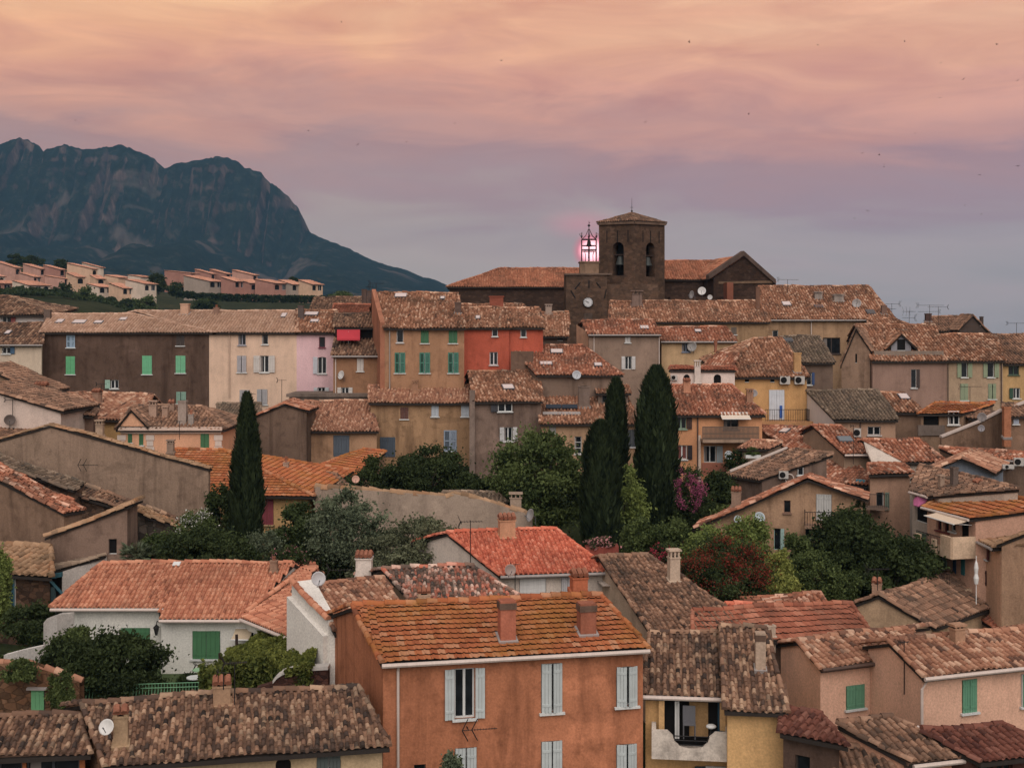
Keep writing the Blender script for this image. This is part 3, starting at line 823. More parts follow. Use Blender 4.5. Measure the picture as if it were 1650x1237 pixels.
def gable_house(label, EL, ER, AP, d, dr=None, L=8.0, sk=0.0, wall=(150, 120, 95), pal='rust', kind='barrel', oh=0.25, og=0.12, p=0.22, tl=0.34, base=None, wins=(), lw=(), rw=(),
                chim=(), cat='house', name='house', into=None, group=None, sag=0.6, jit=1.0, kt=1.0, single=False, caps=True, seg=5):
    """gable end (or the high side of a lean-to) facing the viewer; the ridge runs back for L metres, shifted sideways by sk"""
    H = Hs(); dr = dr or d
    A = P(EL[0], EL[1], d); B = P(ER[0], ER[1], dr)
    hor = lambda v: Vector((v.x, v.y, 0))
    W = hor(B - A).length; u = hor(B - A) / W; nb = Vector((-u.y, u.x, 0)); no = -nb
    T = B if single else hit(AP[0], AP[1], A, nb)
    bv = nb * L + u * sk
    zb = base if base is not None else min(ground_z(A.x, A.y), ground_z(B.x, B.y)) - 0.8
    root = into or thing(name, Vector(((A.x + B.x) / 2, (A.y + B.y) / 2, zb)), label, cat, group)
    H.root = root; st = (T - A).dot(u); e = 0.04
    loop = [(0, zb), (W, zb), (W, B.z - e)] + ([] if single else [(st, T.z - e)]) + [(0, A.z - e)]
    mb = MB(); todo = do_wall(root, mb, A, u, no, loop, wins)
    wall_panel(mb, A + bv, u, nb, loop, [])
    dv = bv.normalized(); l = bv.length
    todo += do_wall(root, mb, A, dv, Vector((-dv.y, dv.x, 0)), [(0, zb), (l, zb), (l, A.z - e), (0, A.z - e)], lw)
    todo += do_wall(root, mb, B, dv, Vector((dv.y, -dv.x, 0)), [(0, zb), (l, zb), (l, B.z - e), (0, B.z - e)], rw)
    nbm = NB(); kw = dict(pitch=p, length=tl, kind=kind, jit=jit, sag=sag, seg=seg); rad = p * 0.5
    f0 = -dv * og; f1 = bv + dv * og
    def ext(a, t): return a + (a - t).normalized() * oh
    A2 = ext(A, T); lft = A.z < T.z
    T2 = T + ((T - A).normalized() * oh if single else Vector())
    tile_plane(nbm, [A2 + f0, A2 + f1, T2 + f1, T2 + f0], dv, **kw)
    if not single:
        B2 = ext(B, T); tile_plane(nbm, [B2 + f0, B2 + f1, T + f1, T + f0], dv, **kw)
    if caps:
        tile_caps(nbm, A2 + f0, T2 + f0, rad, max(.36, tl), jit=jit, sag=sag, lift=0.02)
        tile_caps(nbm, A2 + f1, T2 + f1, rad, max(.36, tl), jit=jit, sag=sag, lift=0.02)
        tile_caps(nbm, T2 + f0, T2 + f1, rad, max(.36, tl), jit=jit, sag=sag, lift=0.04)
        if not single:
            tile_caps(nbm, B2 + f0, T + f0, rad, max(.36, tl), jit=jit, sag=sag, lift=0.02)
            tile_caps(nbm, B2 + f1, T + f1, rad, max(.36, tl), jit=jit, sag=sag, lift=0.02)
    finish_house(root, H, nbm, pal, kt, mb, as_wall(wall), todo)
    pL = (T - A).cross(dv); pR = (T - B).cross(dv) if not single else pL
    for c in chim:
        x0, x1, yt, yb, kd, col = c[:6]; pl = pR if len(c) > 6 and c[6] == 'R' else pL
        q = hit((x0 + x1) / 2, yb, A if pl is pL else B, pl)
        add_chimney(H.roof, q, (x1 - x0) / F * q.y, CZ - (yt - HY) / F * q.y, kd, col, udir=u)
    H.A, H.B, H.T, H.u, H.nb, H.bv = A, B, T, u, nb, bv
    H.front = lambda x, y: hit(x, y, A, nb)
    H.slope = lambda x, y: hit(x, y, A, pL)
    H.slopeR = lambda x, y: hit(x, y, B, pR)
    return H

# ------------------------------------------------------------------ things on the houses
def dish(label, pos, r, face=(-0.3, -1, 0.35), col=(148, 143, 142), wall=None):
    """satellite dish; pos is its centre, face the way it looks"""
    f = Vector(face).normalized(); pos = Vector(pos)
    t = thing('satellite_dish', pos - f * r * 0.9 - ZUP * r * 0.8, label, 'satellite dish', 'satellite dishes')
    m = MB(); prof = [(r * k, r * 0.32 * k * k) for k in (0.02, 0.3, 0.55, 0.8, 1.0)]
    prof += [(r * k, r * 0.32 * k * k - r * 0.03) for k in (1.0, 0.7, 0.3, 0.02)]
    m.lathe(pos - f * r * 0.15, prof, 16, 0, f)
    m.build('reflector', paint_mat(alb(*col), 0.5, 'dish_paint', 0.3), t, True)
    up = ZUP; lnb = pos + f * r * 0.95 - up * r * 0.25
    a = MB(); a.tube([pos - up * r * 0.92, lnb], max(0.012, r * 0.035), 5); a.tube([lnb - f * 0.03 - up * 0.02, lnb + f * r * 0.12], max(0.02, r * 0.09), 6)
    a.build('feed_arm', M_ALU, t)
    b = MB(); q = pos - f * r * 0.3
    b.tube([q, q - f * r * 0.5, q - f * r * 0.6 - ZUP * r * 1.2], max(0.018, r * 0.06), 6)
    b.build('bracket', M_ALU, t)
    return t

def antenna(label, base, h, boom=1.2, az=0.0, n=9, el=0.5, kind='yagi', second=False):
    base = Vector(base)
    t = thing('antenna', base, label, 'antenna', 'television antennas')
    r = 0.018
    m = MB(); m.tube([base - ZUP * 0.3, base + ZUP * h], r, 5); m.build('mast', M_IRON, t)
    def yagi(z, az, boom, n, el):
        a = MB(); dvec = Vector((math.cos(az), math.sin(az), 0)); s = Vector((-dvec.y, dvec.x, 0)); c = base + ZUP * z
        a.tube([c - dvec * boom * 0.45, c + dvec * boom * 0.55], 0.013, 4)
        for i in range(n):
            q = c + dvec * (boom * (-0.42 + 0.95 * i / (n - 1))); w = el * (0.5 - 0.016 * i)
            up = ZUP if kind == 'vert' else s
            a.tube([q - up * w, q + up * w], 0.009, 4)
        # the V shaped reflector at the rear
        q = c - dvec * boom * 0.45
        for sg in (-1, 1):
            for k in (-1, 0, 1):
                e0 = q + ZUP * sg * el * 0.45 - dvec * el * 0.2 + s * k * el * 0.4
                a.tube([q + s * k * el * 0.3, e0], 0.010, 4)
        a.build('aerial', M_IRON, t)
    yagi(h * 0.97, az, boom, n, el)
    if second: yagi(h * 0.62, az + 2.2, boom * 0.8, max(4, n - 3), el * 0.8)
    return t

def ac_unit(label, c, w, h, n=(0, -1, 0), dp=0.3, col=(170, 166, 160)):
    n = Vector(n).normalized(); u = Vector((-n.y, n.x, 0)); c = Vector(c)
    t = thing('air_conditioner', c - ZUP * h / 2, label, 'air conditioner', 'air conditioning units')
    m = MB(); m.box(c - n * dp / 2 + n * 0.02, u * w / 2, n * dp / 2, ZUP * h / 2); m.build('casing', paint_mat(alb(*col), 0.5, 'enamel', 0.2), t)
    g = MB(); q = c + n * 0.03 - u * w * 0.14; rr = h * 0.38
    for k in (1.0, 0.7, 0.4):
        g.tube([q + (u * math.cos(a) + ZUP * math.sin(a)) * rr * k for a in np.linspace(0, 2 * math.pi, 15)], 0.010, 4)
    for k in range(6):
        a = k * math.pi / 6; e = (u * math.cos(a) + ZUP * math.sin(a)) * rr; g.tube([q - e, q + e], 0.007, 4)
    g.build('fan_grille', M_IRON, t)
    f = MB(); f.lathe(q - n * 0.006, [(rr * 0.97, 0), (rr * 0.97, 0.008)], 16, 0, n); f.build('fan_shade', M_BLACK, t)  # flat black disc paints the shade behind the grille
    b = MB()
    for s in (-1, 1): b.box(c - n * dp / 2 + u * s * w * 0.32 - ZUP * (h / 2 + 0.03), u * 0.02, n * (dp / 2 + 0.05), ZUP * 0.03)
    b.build('bracket', M_ALU, t)
    return t

def railing_geo(m, a, b, h, step=0.13, r=0.012, mid=False):
    a = Vector(a); b = Vector(b); L = (b - a).length; k = max(2, int(L / step))
    m.tube([a + ZUP * h, b + ZUP * h], r * 1.7, 5); m.tube([a + ZUP * 0.08, b + ZUP * 0.08], r * 1.3, 5)
    for i in range(k + 1):
        q = a + (b - a) * i / k; m.tube([q + ZUP * 0.0, q + ZUP * h], r, 4)

def awning(label, a, b, out, drop, col, n):
    """stretched cloth from wall points a-b, reaching out metres along n and dropping"""
    a = Vector(a); b = Vector(b); n = Vector(n).normalized(); u = (b - a).normalized()
    t = thing('awning', (a + b) / 2, label, 'awning')
    m = MB(); e = n * out - ZUP * drop; k = 6
    up = u.cross(e).normalized(); up = up if up.z > 0 else -up
    vs = []; fs = []
    for o in (0.0, 0.02):
        for i in range(k + 1):
            s = i / k; sagz = -0.04 * math.sin(math.pi * s)
            vs += [a + e * s + ZUP * sagz + up * o, b + e * s + ZUP * sagz + up * o]
    q = 2 * (k + 1)
    for i in range(k):
        fs += [(2 * i, 2 * i + 1, 2 * i + 3, 2 * i + 2), (q + 2 * i, q + 2 * i + 2, q + 2 * i + 3, q + 2 * i + 1)]
        fs += [(2 * i, 2 * i + 2, q + 2 * i + 2, q + 2 * i), (2 * i + 1, q + 2 * i + 1, q + 2 * i + 3, 2 * i + 3)]
    fs += [(0, q, q + 1, 1), (2 * k, 2 * k + 1, q + 2 * k + 1, q + 2 * k)]
    m.add(vs, fs); m.build('cloth', paint_mat(alb(*col), 0.9, 'awning_cloth', 0.2), t)
    f = MB(); f.tube([a + e, b + e], 0.03, 6); f.tube([a, b], 0.05, 6)
    f.tube([a + u * 0.1 - ZUP * 0.3, a + u * 0.1 + e * 0.95], 0.02, 5); f.tube([b - u * 0.1 - ZUP * 0.3, b - u * 0.1 + e * 0.95], 0.02, 5)
    f.build('frame', M_WHITE, t)
    return t

# ------------------------------------------------------------------ plants
def leaf_mat(c1, c2, c3=None):
    key = ('leaf', c1, c2, c3)
    if key in _MATS: return _MATS[key]
    m, N, L, bs = nodes_of('foliage')
    at = N.new('ShaderNodeAttribute'); at.attribute_name = 'rnd'
    st = [(0.0, c1), (0.85, c2)] + ([(1.0, c3)] if c3 else [])
    a = nramp(N, L, at.outputs['Fac'], st)
    L.new(a, bs.inputs['Base Color']); bs.inputs['Roughness'].default_value = 0.7; bs.inputs['Specular IOR Level'].default_value = 0.2
    # a little light passes through each leaf
    tr = N.new('ShaderNodeBsdfTranslucent'); L.new(a, tr.inputs['Color'])
    mx = N.new('ShaderNodeMixShader'); mx.inputs[0].default_value = 0.22
    L.new(bs.outputs[0], mx.inputs[1]); L.new(tr.outputs[0], mx.inputs[2])
    L.new(mx.outputs[0], N['Material Output'].inputs[0])
    _MATS[key] = m; return m
BARK = None
def bark_mat():
    global BARK
    if BARK is None:
        BARK, N, L, bs = nodes_of('bark')
        a = nramp(N, L, nnoise(N, L, npos(N, L, (6, 6, 1.2)), 2.0, 5, 0.6), [(0.3, (0.03, 0.022, 0.016)), (0.7, (0.12, 0.09, 0.065))])
        L.new(a, bs.inputs['Base Color']); bs.inputs['Roughness'].default_value = 0.95
    return BARK

def leaves(nb, c, size, up=0.0, r=None, stretch=1.6):
    """one small pointed leaf-clump face per centre"""
    k = len(c)
    a = RNG.normal(size=(k, 3)); a[:, 2] += up; a /= np.linalg.norm(a, axis=1)[:, None]
    b = RNG.normal(size=(k, 3)); b -= a * (a * b).sum(1)[:, None]; b /= np.linalg.norm(b, axis=1)[:, None]
    s = size * RNG.uniform(0.6, 1.3, (k, 1))
    n = np.cross(a, b) * s * 0.25
    V = np.stack([c - a * s * stretch * 0.5, c + b * s * 0.5 + n, c + a * s * stretch * 0.5, c - b * s * 0.5 + n], 1)
    nb.add(V.reshape(-1, 3), (np.arange(k) * 4)[:, None] + np.arange(4)[None], RNG.random(k) if r is None else r)

def crown_points(center, rad, n, clumps=40, tight=0.30, shell=0.45):
    """leaf positions gathered in clumps through an ellipsoid"""
    cc = RNG.normal(size=(clumps, 3)); cc /= np.linalg.norm(cc, axis=1)[:, None]
    cc *= (shell + (1 - shell) * RNG.random((clumps, 1)) ** 0.5)
    cc[:, 2] = np.where(cc[:, 2] < -0.55, cc[:, 2] * 0.6, cc[:, 2])
    w = RNG.uniform(0.4, 1.3, clumps); w /= w.sum()
    idx = RNG.choice(clumps, n, p=w)
    sz = RNG.uniform(0.6, 1.3, clumps) * tight
    off = RNG.normal(size=(n, 3)); off /= np.linalg.norm(off, axis=1)[:, None]; off *= np.clip(np.abs(RNG.normal(0, 0.62, (n, 1))), 0, 1.7)
    p = cc[idx] + off * sz[idx][:, None] * np.array([1.15, 1.15, 0.75])
    tone = RNG.uniform(0, 1, clumps)[idx]
    return np.array(center) + p * np.array(rad), np.clip(0.55 * tone + 0.45 * RNG.random(n), 0, 0.84)

GREENS = {
 'dark': ((0.014, 0.024, 0.009), (0.064, 0.090, 0.030)),
 'mid': ((0.024, 0.042, 0.012), (0.132, 0.172, 0.056)),
 'bright': ((0.050, 0.082, 0.020), (0.230, 0.285, 0.080)),
 'olive': ((0.052, 0.064, 0.034), (0.215, 0.230, 0.135)),
 'grey': ((0.040, 0.058, 0.034), (0.180, 0.215, 0.130)),
 'cyp': ((0.006, 0.013, 0.007), (0.060, 0.085, 0.036)),
 'lime': ((0.090, 0.120, 0.024), (0.330, 0.350, 0.095)),
 'vine': ((0.044, 0.064, 0.014), (0.240, 0.260, 0.062)),
}
def trunk_geo(m, base, top, r, spread, limbs=6, seed=0):
    rr = random.Random(seed); base = Vector(base); top = Vector(top); mid = base.lerp(top, 0.45) + Vector((rr.uniform(-.2, .2), rr.uniform(-.2, .2), 0))
    m.tube([base, base.lerp(mid, 0.5), mid], r, 8, 0, r * 0.75)
    for i in range(limbs):
        a = 2 * math.pi * i / limbs + rr.uniform(-.4, .4); e = mid + Vector((math.cos(a) * spread * rr.uniform(.5, .9), math.sin(a) * spread * rr.uniform(.5, .9), (top.z - mid.z) * rr.uniform(.5, 1.0)))
        q = mid.lerp(e, 0.5) + Vector((0, 0, 0.12 * (top.z - mid.z)))
        m.tube([mid, q, e], r * 0.5, 6, 0, r * 0.10)
        for j in range(2):
            e2 = q + Vector((rr.uniform(-1, 1), rr.uniform(-1, 1), rr.uniform(.2, 1))) * spread * 0.35
            m.tube([q, e2], r * 0.24, 5, 0, r * 0.06)

def tree(label, x, yt, yb, wpx, d, green='mid', n=9000, leaf=0.20, cat='tree', name='tree', group=None, clumps=45, tight=0.30, trunk=True, dz=None, flowers=None, seed=1, shape=1.0, lift=0.0, gz=True, stem=0.18):
    """crown between photo rows yt and yb, wpx wide, standing at distance d"""
    top = P(x, yt, d); bot = P(x, yb, d); g = Vector((top.x, d, ground_z(top.x, d)))
    if not gz: g.z = bot.z
    base = Vector((top.x, d, min(bot.z, g.z) - 0.1)) if gz else Vector((top.x, d, bot.z))
    w = wpx / F * d; h = top.z - bot.z
    t = thing(name, base, label, cat, group)
    n = int(n * 1.7); leaf *= 0.66; clumps = int(clumps * 1.35); tight *= 0.95
    m = MB(); trunk_geo(m, base - ZUP * 0.3, top - ZUP * h * 0.15, max(0.05, min(0.22, w * 0.035)), w * 0.36, 6, seed)
    if trunk: m.build('trunk' if cat == 'tree' else 'stem', bark_mat(), t)
    nb = NB(); cen = (top + bot) / 2
    pts, tone = crown_points(cen, (w / 2, min(w / 2, 4.5) * (dz or 1.0), h / 2), n, clumps, tight)
    if flowers:
        k = int(n * flowers[1]); cl = RNG.integers(0, max(6, clumps // 2), n)
        f = RNG.random(n) < flowers[1]
        # blossom sits on the outside of the crown
        q = (pts - np.array(cen)) / np.array([w / 2, w / 2, h / 2]); rad = np.linalg.norm(q, axis=1)
        f &= (rad > 0.62) & (q[:, 2] > -0.7)
        nz = np.array([noise.noise(Vector(p * (1.4 if len(flowers) < 3 else flowers[2]))) for p in pts]); f &= nz > -0.12
        tone = np.where(f, 1.0, tone)
        leaves(nb, pts[~f], leaf, 0.0, tone[~f]); leaves(nb, pts[f], leaf * 0.8, 0.0, tone[f], 1.0)
        c1, c2 = GREENS[green]; mt = leaf_mat(c1, c2, flowers[0])
        N = mt.node_tree.nodes
        for nd in N:
            if nd.type == 'VALTORGB': nd.color_ramp.interpolation = 'LINEAR'
            if nd.type == 'VALTORGB' and len(nd.color_ramp.elements) == 3: nd.color_ramp.elements[1].position = 0.86; nd.color_ramp.elements[2].position = 0.95
    else:
        leaves(nb, pts, leaf, 0.0, tone); mt = leaf_mat(*GREENS[green])
    nb.build('crown' if cat == 'tree' else 'foliage', [mt], t)
    return t

def cypress(label, x, yt, yb, wpx, d, seed=0, n=26000, lean=0.0, group='cypress trees'):
    top = P(x, yt, d); bot = P(x, yb, d); h = top.z - bot.z; w = wpx / F * d
    t = thing('cypress_tree', Vector((bot.x, d, bot.z - 0.6)), label, 'cypress', group)
    m = MB(); m.tube([bot - ZUP * 1.2, bot + ZUP * h * 0.5, top - ZUP * h * 0.1], 0.20, 8, 0, 0.03); m.build('trunk', bark_mat(), t)
    z = RNG.random(n) ** 0.85
    prof = np.interp(z, [0, 0.04, 0.14, 0.35, 0.6, 0.8, 0.92, 1.0], [0.45, 0.72, 0.92, 1.0, 0.84, 0.54, 0.26, 0.0] if seed == 1 else [0.5, 0.8, 0.95, 1.0, 0.96, 0.80, 0.52, 0.08])
    a = RNG.random(n) * 2 * math.pi
    lump = np.array([1.0 + 0.24 * noise.noise(Vector((math.cos(A) * 1.8 + seed * 5, math.sin(A) * 1.8, Z * h * 0.55))) + 0.20 * noise.noise(Vector((math.cos(A) * 4 + seed * 9, math.sin(A) * 4, Z * h * 1.3))) for A, Z in zip(a, z)])
    rr = (1 - 0.5 * RNG.random(n) ** 2.0) * lump
    st_ = RNG.random(n) < 0.05; rr = np.where(st_, rr * RNG.uniform(1.0, 1.28, n), rr)
    x_ = np.cos(a) * prof * w / 2 * rr; y_ = np.sin(a) * prof * w / 2 * rr
    c = np.stack([bot.x + x_ + lean * z, d + y_, bot.z + z * h], -1)
    out = np.stack([np.cos(a), np.sin(a), np.full(n, 2.6)], -1); out += RNG.normal(0, 0.45, (n, 3)); out /= np.linalg.norm(out, axis=1)[:, None]
    b = np.stack([-np.sin(a), np.cos(a), np.zeros(n)], -1) + RNG.normal(0, 0.4, (n, 3)); b /= np.linalg.norm(b, axis=1)[:, None]
    s = RNG.uniform(0.6, 1.4, (n, 1))
    V = np.stack([c - out * 0.20 * s, c + b * 0.085 * s, c + out * 0.36 * s, c - b * 0.085 * s], 1)
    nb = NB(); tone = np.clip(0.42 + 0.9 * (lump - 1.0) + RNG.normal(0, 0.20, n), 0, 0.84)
    nb.add(V.reshape(-1, 3), (np.arange(n) * 4)[:, None] + np.arange(4)[None], tone)
    nb.build('crown', [leaf_mat(*GREENS['cyp'])], t)
    return t
# ------------------------------------------------------------------ ground, sea, mountain
def build_ground():
    ds = [2, 12, 20, 26, 30, 34, 38, 42, 46, 50, 55, 60, 65, 70, 75, 80, 85, 90, 96, 102, 108, 114, 120, 128, 138, 150, 165, 185, 210, 240, 270, 300, 330, 360, 400, 440, 480, 520, 560, 600, 650, 700, 760, 840, 950, 1100, 1300, 1600, 2200, 3500, 6000]
    xs = list(range(-2600, 4300, 75))
    vs = []; fs = []
    for d in ds:
        for x in xs:
            X = (x - CX) / F * max(d, 40)
            z = ground_z(X, d)
            if 300 < d < 900: z += 2.0 * noise.noise(Vector((X / 60, d / 60, 0)))
            vs.append((X, d, z))
    n = len(xs)
    for i in range(len(ds) - 1):
        for j in range(n - 1): fs.append((i * n + j, i * n + j + 1, (i + 1) * n + j + 1, (i + 1) * n + j))
    m, N, L, bs = nodes_of('grass_and_earth')
    p = npos(N, L)
    a = nramp(N, L, nnoise(N, L, p, 0.12, 6, 0.65), [(0.35, (0.018, 0.026, 0.012)), (0.55, (0.036, 0.046, 0.020)), (0.75, (0.075, 0.068, 0.038))])
    a = nmix(N, L, 1.0, a, nramp(N, L, nnoise(N, L, p, 1.6, 5, 0.7), [(0.3, 0.6), (0.7, 1.25)]), 'MULTIPLY')
    L.new(a, bs.inputs['Base Color']); bs.inputs['Roughness'].default_value = 1.0; bs.inputs['Specular IOR Level'].default_value = 0.05
    nbump(N, L, nnoise(N, L, p, 3.0, 5, 0.7), bs, 0.6, 0.1)
    b = MB(); b.add(vs, fs); o = b.build('ground', m, None, True); tag(o, kind='structure')
    m, N, L, bs = nodes_of('sea_water')
    bs.inputs['Base Color'].default_value = (0.05, 0.10, 0.15, 1); bs.inputs['Roughness'].default_value = 0.25
    nbump(N, L, nnoise(N, L, npos(N, L, (0.02, 0.02, 1)), 1.0, 4, 0.6), bs, 0.3, 2.0)
    b = MB(); b.add([(-14000, 2900, CZ - 24), (12000, 2900, CZ - 24), (12000, 6000, CZ - 24), (-14000, 6000, CZ - 24)], [(0, 1, 2, 3)])
    o = b.build('sea', m); tag(o, kind='structure')

RIDGE = [(-700, 330), (-450, 300), (-300, 275), (-150, 252), (-60, 243), (0, 232), (14, 226), (35, 223), (58, 231), (71, 242), (80, 238), (108, 233), (132, 240), (165, 236), (188, 234), (206, 237), (230, 245), (250, 254),
         (262, 268), (266, 270), (285, 263), (320, 259), (345, 252), (366, 252), (386, 264), (394, 273), (405, 272), (420, 277), (432, 291), (450, 303), (470, 322), (480, 332), (486, 345), (493, 360), (500, 376), (522, 384), (555, 398),
         (580, 410), (610, 423), (650, 435), (690, 448), (720, 459), (760, 474), (810, 490), (870, 505), (950, 517), (1050, 526), (1150, 532), (1300, 545)]
def build_mountain():
    D0, D1 = 2700.0, 1150.0
    xs = np.arange(-560, 1300, 3.0); nv = 110
    rx = np.array([r[0] for r in RIDGE], float); ry = np.array([r[1] for r in RIDGE], float)
    yy = np.interp(xs, rx, ry)
    for i in range(len(xs)):
        k = min(1.0, max(0.0, (530 - yy[i]) / 250))
        yy[i] += 1.6 * k * (round(3 * noise.noise(Vector((xs[i] * 0.035, 6.1, 0)))) / 3.0)
        yy[i] += (noise.fractal(Vector((xs[i] * 0.055, 3.3, 0)), 0.8, 2.2, 6) * 3.8 + noise.noise(Vector((xs[i] * 0.21, 9.1, 0))) * 1.5 + abs(noise.noise(Vector((xs[i] * 0.34, 1.1, 0)))) * 2.0) * (0.35 + 0.65 * k)
    H = (HY - yy) / F * D0 + 26.0
    V = np.zeros((nv + 12, len(xs), 3), np.float32); base = CZ - 26.0
    for i, x in enumerate(xs):
        X = (x - CX) / F * D0
        cliff = 1 - sstep(470, 560, x)
        nzx = noise.fractal(Vector((X * 0.0045, 7.7, 0)), 1.0, 2.0, 4)
        cb = 0.50 + 0.12 * nzx                                   # height share where the rock face stops
        for j in range(nv):
            v = j / (nv - 1)
            if cliff > 0.02:
                if v < 0.42: f = v / 0.42; h = 1 - (1 - cb) * f; dd = 0.13 * f ** 1.2
                else: f = (v - 0.42) / 0.58; h = cb * (1 - f) ** 1.35; dd = 0.13 + 0.87 * f ** 0.9
                h2 = (1 - v) ** 1.3; d2 = v
                h = h * cliff + h2 * (1 - cliff); dd = dd * cliff + d2 * (1 - cliff)
            else: h = (1 - v) ** 1.3; dd = v
            z = H[i] * h
            rock = cliff * (1 - sstep(0.36, 0.55, v)) * sstep(0.0, 0.05, v)
            rib = noise.ridged_multi_fractal(Vector((X * 0.012 + z * 0.0012, z * 0.0012, 2.0)), 0.9, 2.1, 5, 1.0, 2.0) - 1.0
            led = noise.fractal(Vector((X * 0.004, z * 0.02, 5.0)), 1.0, 2.0, 4)
            big = noise.fractal(Vector((X * 0.0028, v * 1.6, 9.0)), 1.0, 2.0, 4)
            d = D0 - (D0 - D1) * dd - rock * (rib * 62 + led * 9)
            hum = noise.fractal(Vector((X * 0.006, d * 0.004, 1.0)), 1.0, 2.0, 6)
            gul = noise.ridged_multi_fractal(Vector((X * 0.004 + d * 0.001, d * 0.0016, 4.0)), 1.0, 2.0, 4, 1.0, 2.0) - 1.0
            tal = (1 - rock) * sstep(0.06, 0.5, v) * (1 - sstep(0.85, 1.0, v))
            z += tal * (hum * 26 + big * 30 + gul * 20) * (0.35 + 0.65 * min(1, H[i] / 250))
            V[j, i] = (X, d, base + max(z, -6))
        for j in range(12):
            f = (j + 1) / 12; V[nv + j, i] = (X, D0 + 900 * f, base + H[i] * (1 - f))
    # order rows from the back to the foot
    G = np.concatenate([V[nv:][::-1], V[:nv]], 0); ny, nx = G.shape[:2]
    idx = np.arange(ny * nx).reshape(ny, nx)
    f = np.stack([idx[:-1, :-1], idx[1:, :-1], idx[1:, 1:], idx[:-1, 1:]], -1).reshape(-1, 4)
    nb = NB(); nb.add(G.reshape(-1, 3), f, 0.5, 0, True)
    m, N, L, bs = nodes_of('rock_and_scrub')
    p = npos(N, L)
    g = N.new('ShaderNodeNewGeometry'); sp = N.new('ShaderNodeSeparateXYZ'); L.new(g.outputs['Normal'], sp.inputs[0])
    nz = nnoise(N, L, p, 0.012, 8, 0.62)
    ad = N.new('ShaderNodeMath'); ad.operation = 'MULTIPLY_ADD'; L.new(nz, ad.inputs[0]); ad.inputs[1].default_value = 0.9; L.new(sp.outputs[2], ad.inputs[2])
    k = nramp(N, L, ad.outputs[0], [(0.78, 0.0), (0.98, 1.0)])
    rock = nramp(N, L, nnoise(N, L, npos(N, L, (1, 1, 0.16)), 0.03, 8, 0.68), [(0.30, (0.030, 0.025, 0.024)), (0.50, (0.10, 0.074, 0.062)), (0.70, (0.27, 0.19, 0.155))])
    veg = nramp(N, L, nnoise(N, L, p, 0.035, 8, 0.75), [(0.33, (0.010, 0.018, 0.012)), (0.55, (0.022, 0.032, 0.022)), (0.70, (0.085, 0.080, 0.062))])
    path = nramp(N, L, nnoise(N, L, p, 0.006, 4, 0.5, 1.2), [(0.60, 0.0), (0.68, 0.75)])
    veg = nmix(N, L, path, veg, (0.15, 0.12, 0.10))
    a = nmix(N, L, k, rock, veg)
    L.new(a, bs.inputs['Base Color']); bs.inputs['Roughness'].default_value = 1.0; bs.inputs['Specular IOR Level'].default_value = 0.0
    nbump(N, L, nnoise(N, L, p, 0.06, 8, 0.75), bs, 1.0, 9.0)
    o = nb.build('mountain', [m]); tag(o, kind='structure')

def build_haze():
    m = bpy.data.materials.new('pale_air'); m.use_nodes = True
    N = m.node_tree.nodes; L = m.node_tree.links; N.clear()
    out = N.new('ShaderNodeOutputMaterial'); v = N.new('ShaderNodeVolumePrincipled')
    v.inputs['Color'].default_value = (0.25, 0.56, 0.95, 1); v.inputs['Density'].default_value = HAZE; v.inputs['Anisotropy'].default_value = 0.0
    L.new(v.outputs[0], out.inputs['Volume'])
    b = MB(); b.abox((-15000, -60, CZ - 40), (15000, 6100, CZ + 480)); o = b.build('haze', m); tag(o, kind='stuff')
HAZE = 0.000095
build_ground(); build_mountain()
# =================================================================== FOREGROUND
GRN = (96, 158, 118); SAGE = (176, 186, 186); DKG = (62, 118, 74)
# --- big orange house
ho = house('large orange rendered house with mossy orange roof and pale grey shutters', (617, 1063), (1036, 1040), 38, (572, 977), wall=(166, 104, 70, 0.85), pal='orange', kind='flat', p=0.24, tl=0.30,
    oh=0.22, og=0.10, sag=0.25, bf=1.1, cornice=False, gutter=M_PIPE, pipes=[(641, 1066, 1300, M_PIPE)],
    wins=[(732, 1076, 765, 1157, 'O', SAGE, {'sw': 0.3, 'sill': True}), (872, 1068, 906, 1147, 'J', SAGE, {'ang': 16}), (993, 1073, 1027, 1137, 'J', SAGE, {'ang': 18, 'arch': 0.1}),
          (733, 1204, 768, 1290, 'J', SAGE, {'ang': 10}), (872, 1193, 906, 1290, 'J', SAGE, {'ang': 8}), (993, 1198, 1026, 1290, 'J', SAGE, {'ang': 12}), (667, 1231, 686, 1262, 'P', None, {'fc': (70, 66, 64)})],
    chim=[(804, 829, 968, 1029, 'lead', (158, 92, 68), 0.5), (932, 958, 972, 1019, 'lead', (140, 84, 62), 0.5)], lw=[])
tw = ho.slope(1028, 958); add_chimney(ho.roof, ho.RR - ho.u * 0.55 + ho.nb * 0.5, 0.52, CZ - (921 - HY) / F * ho.RR.y, 'tile', (172, 96, 62), 0.5, ho.u)
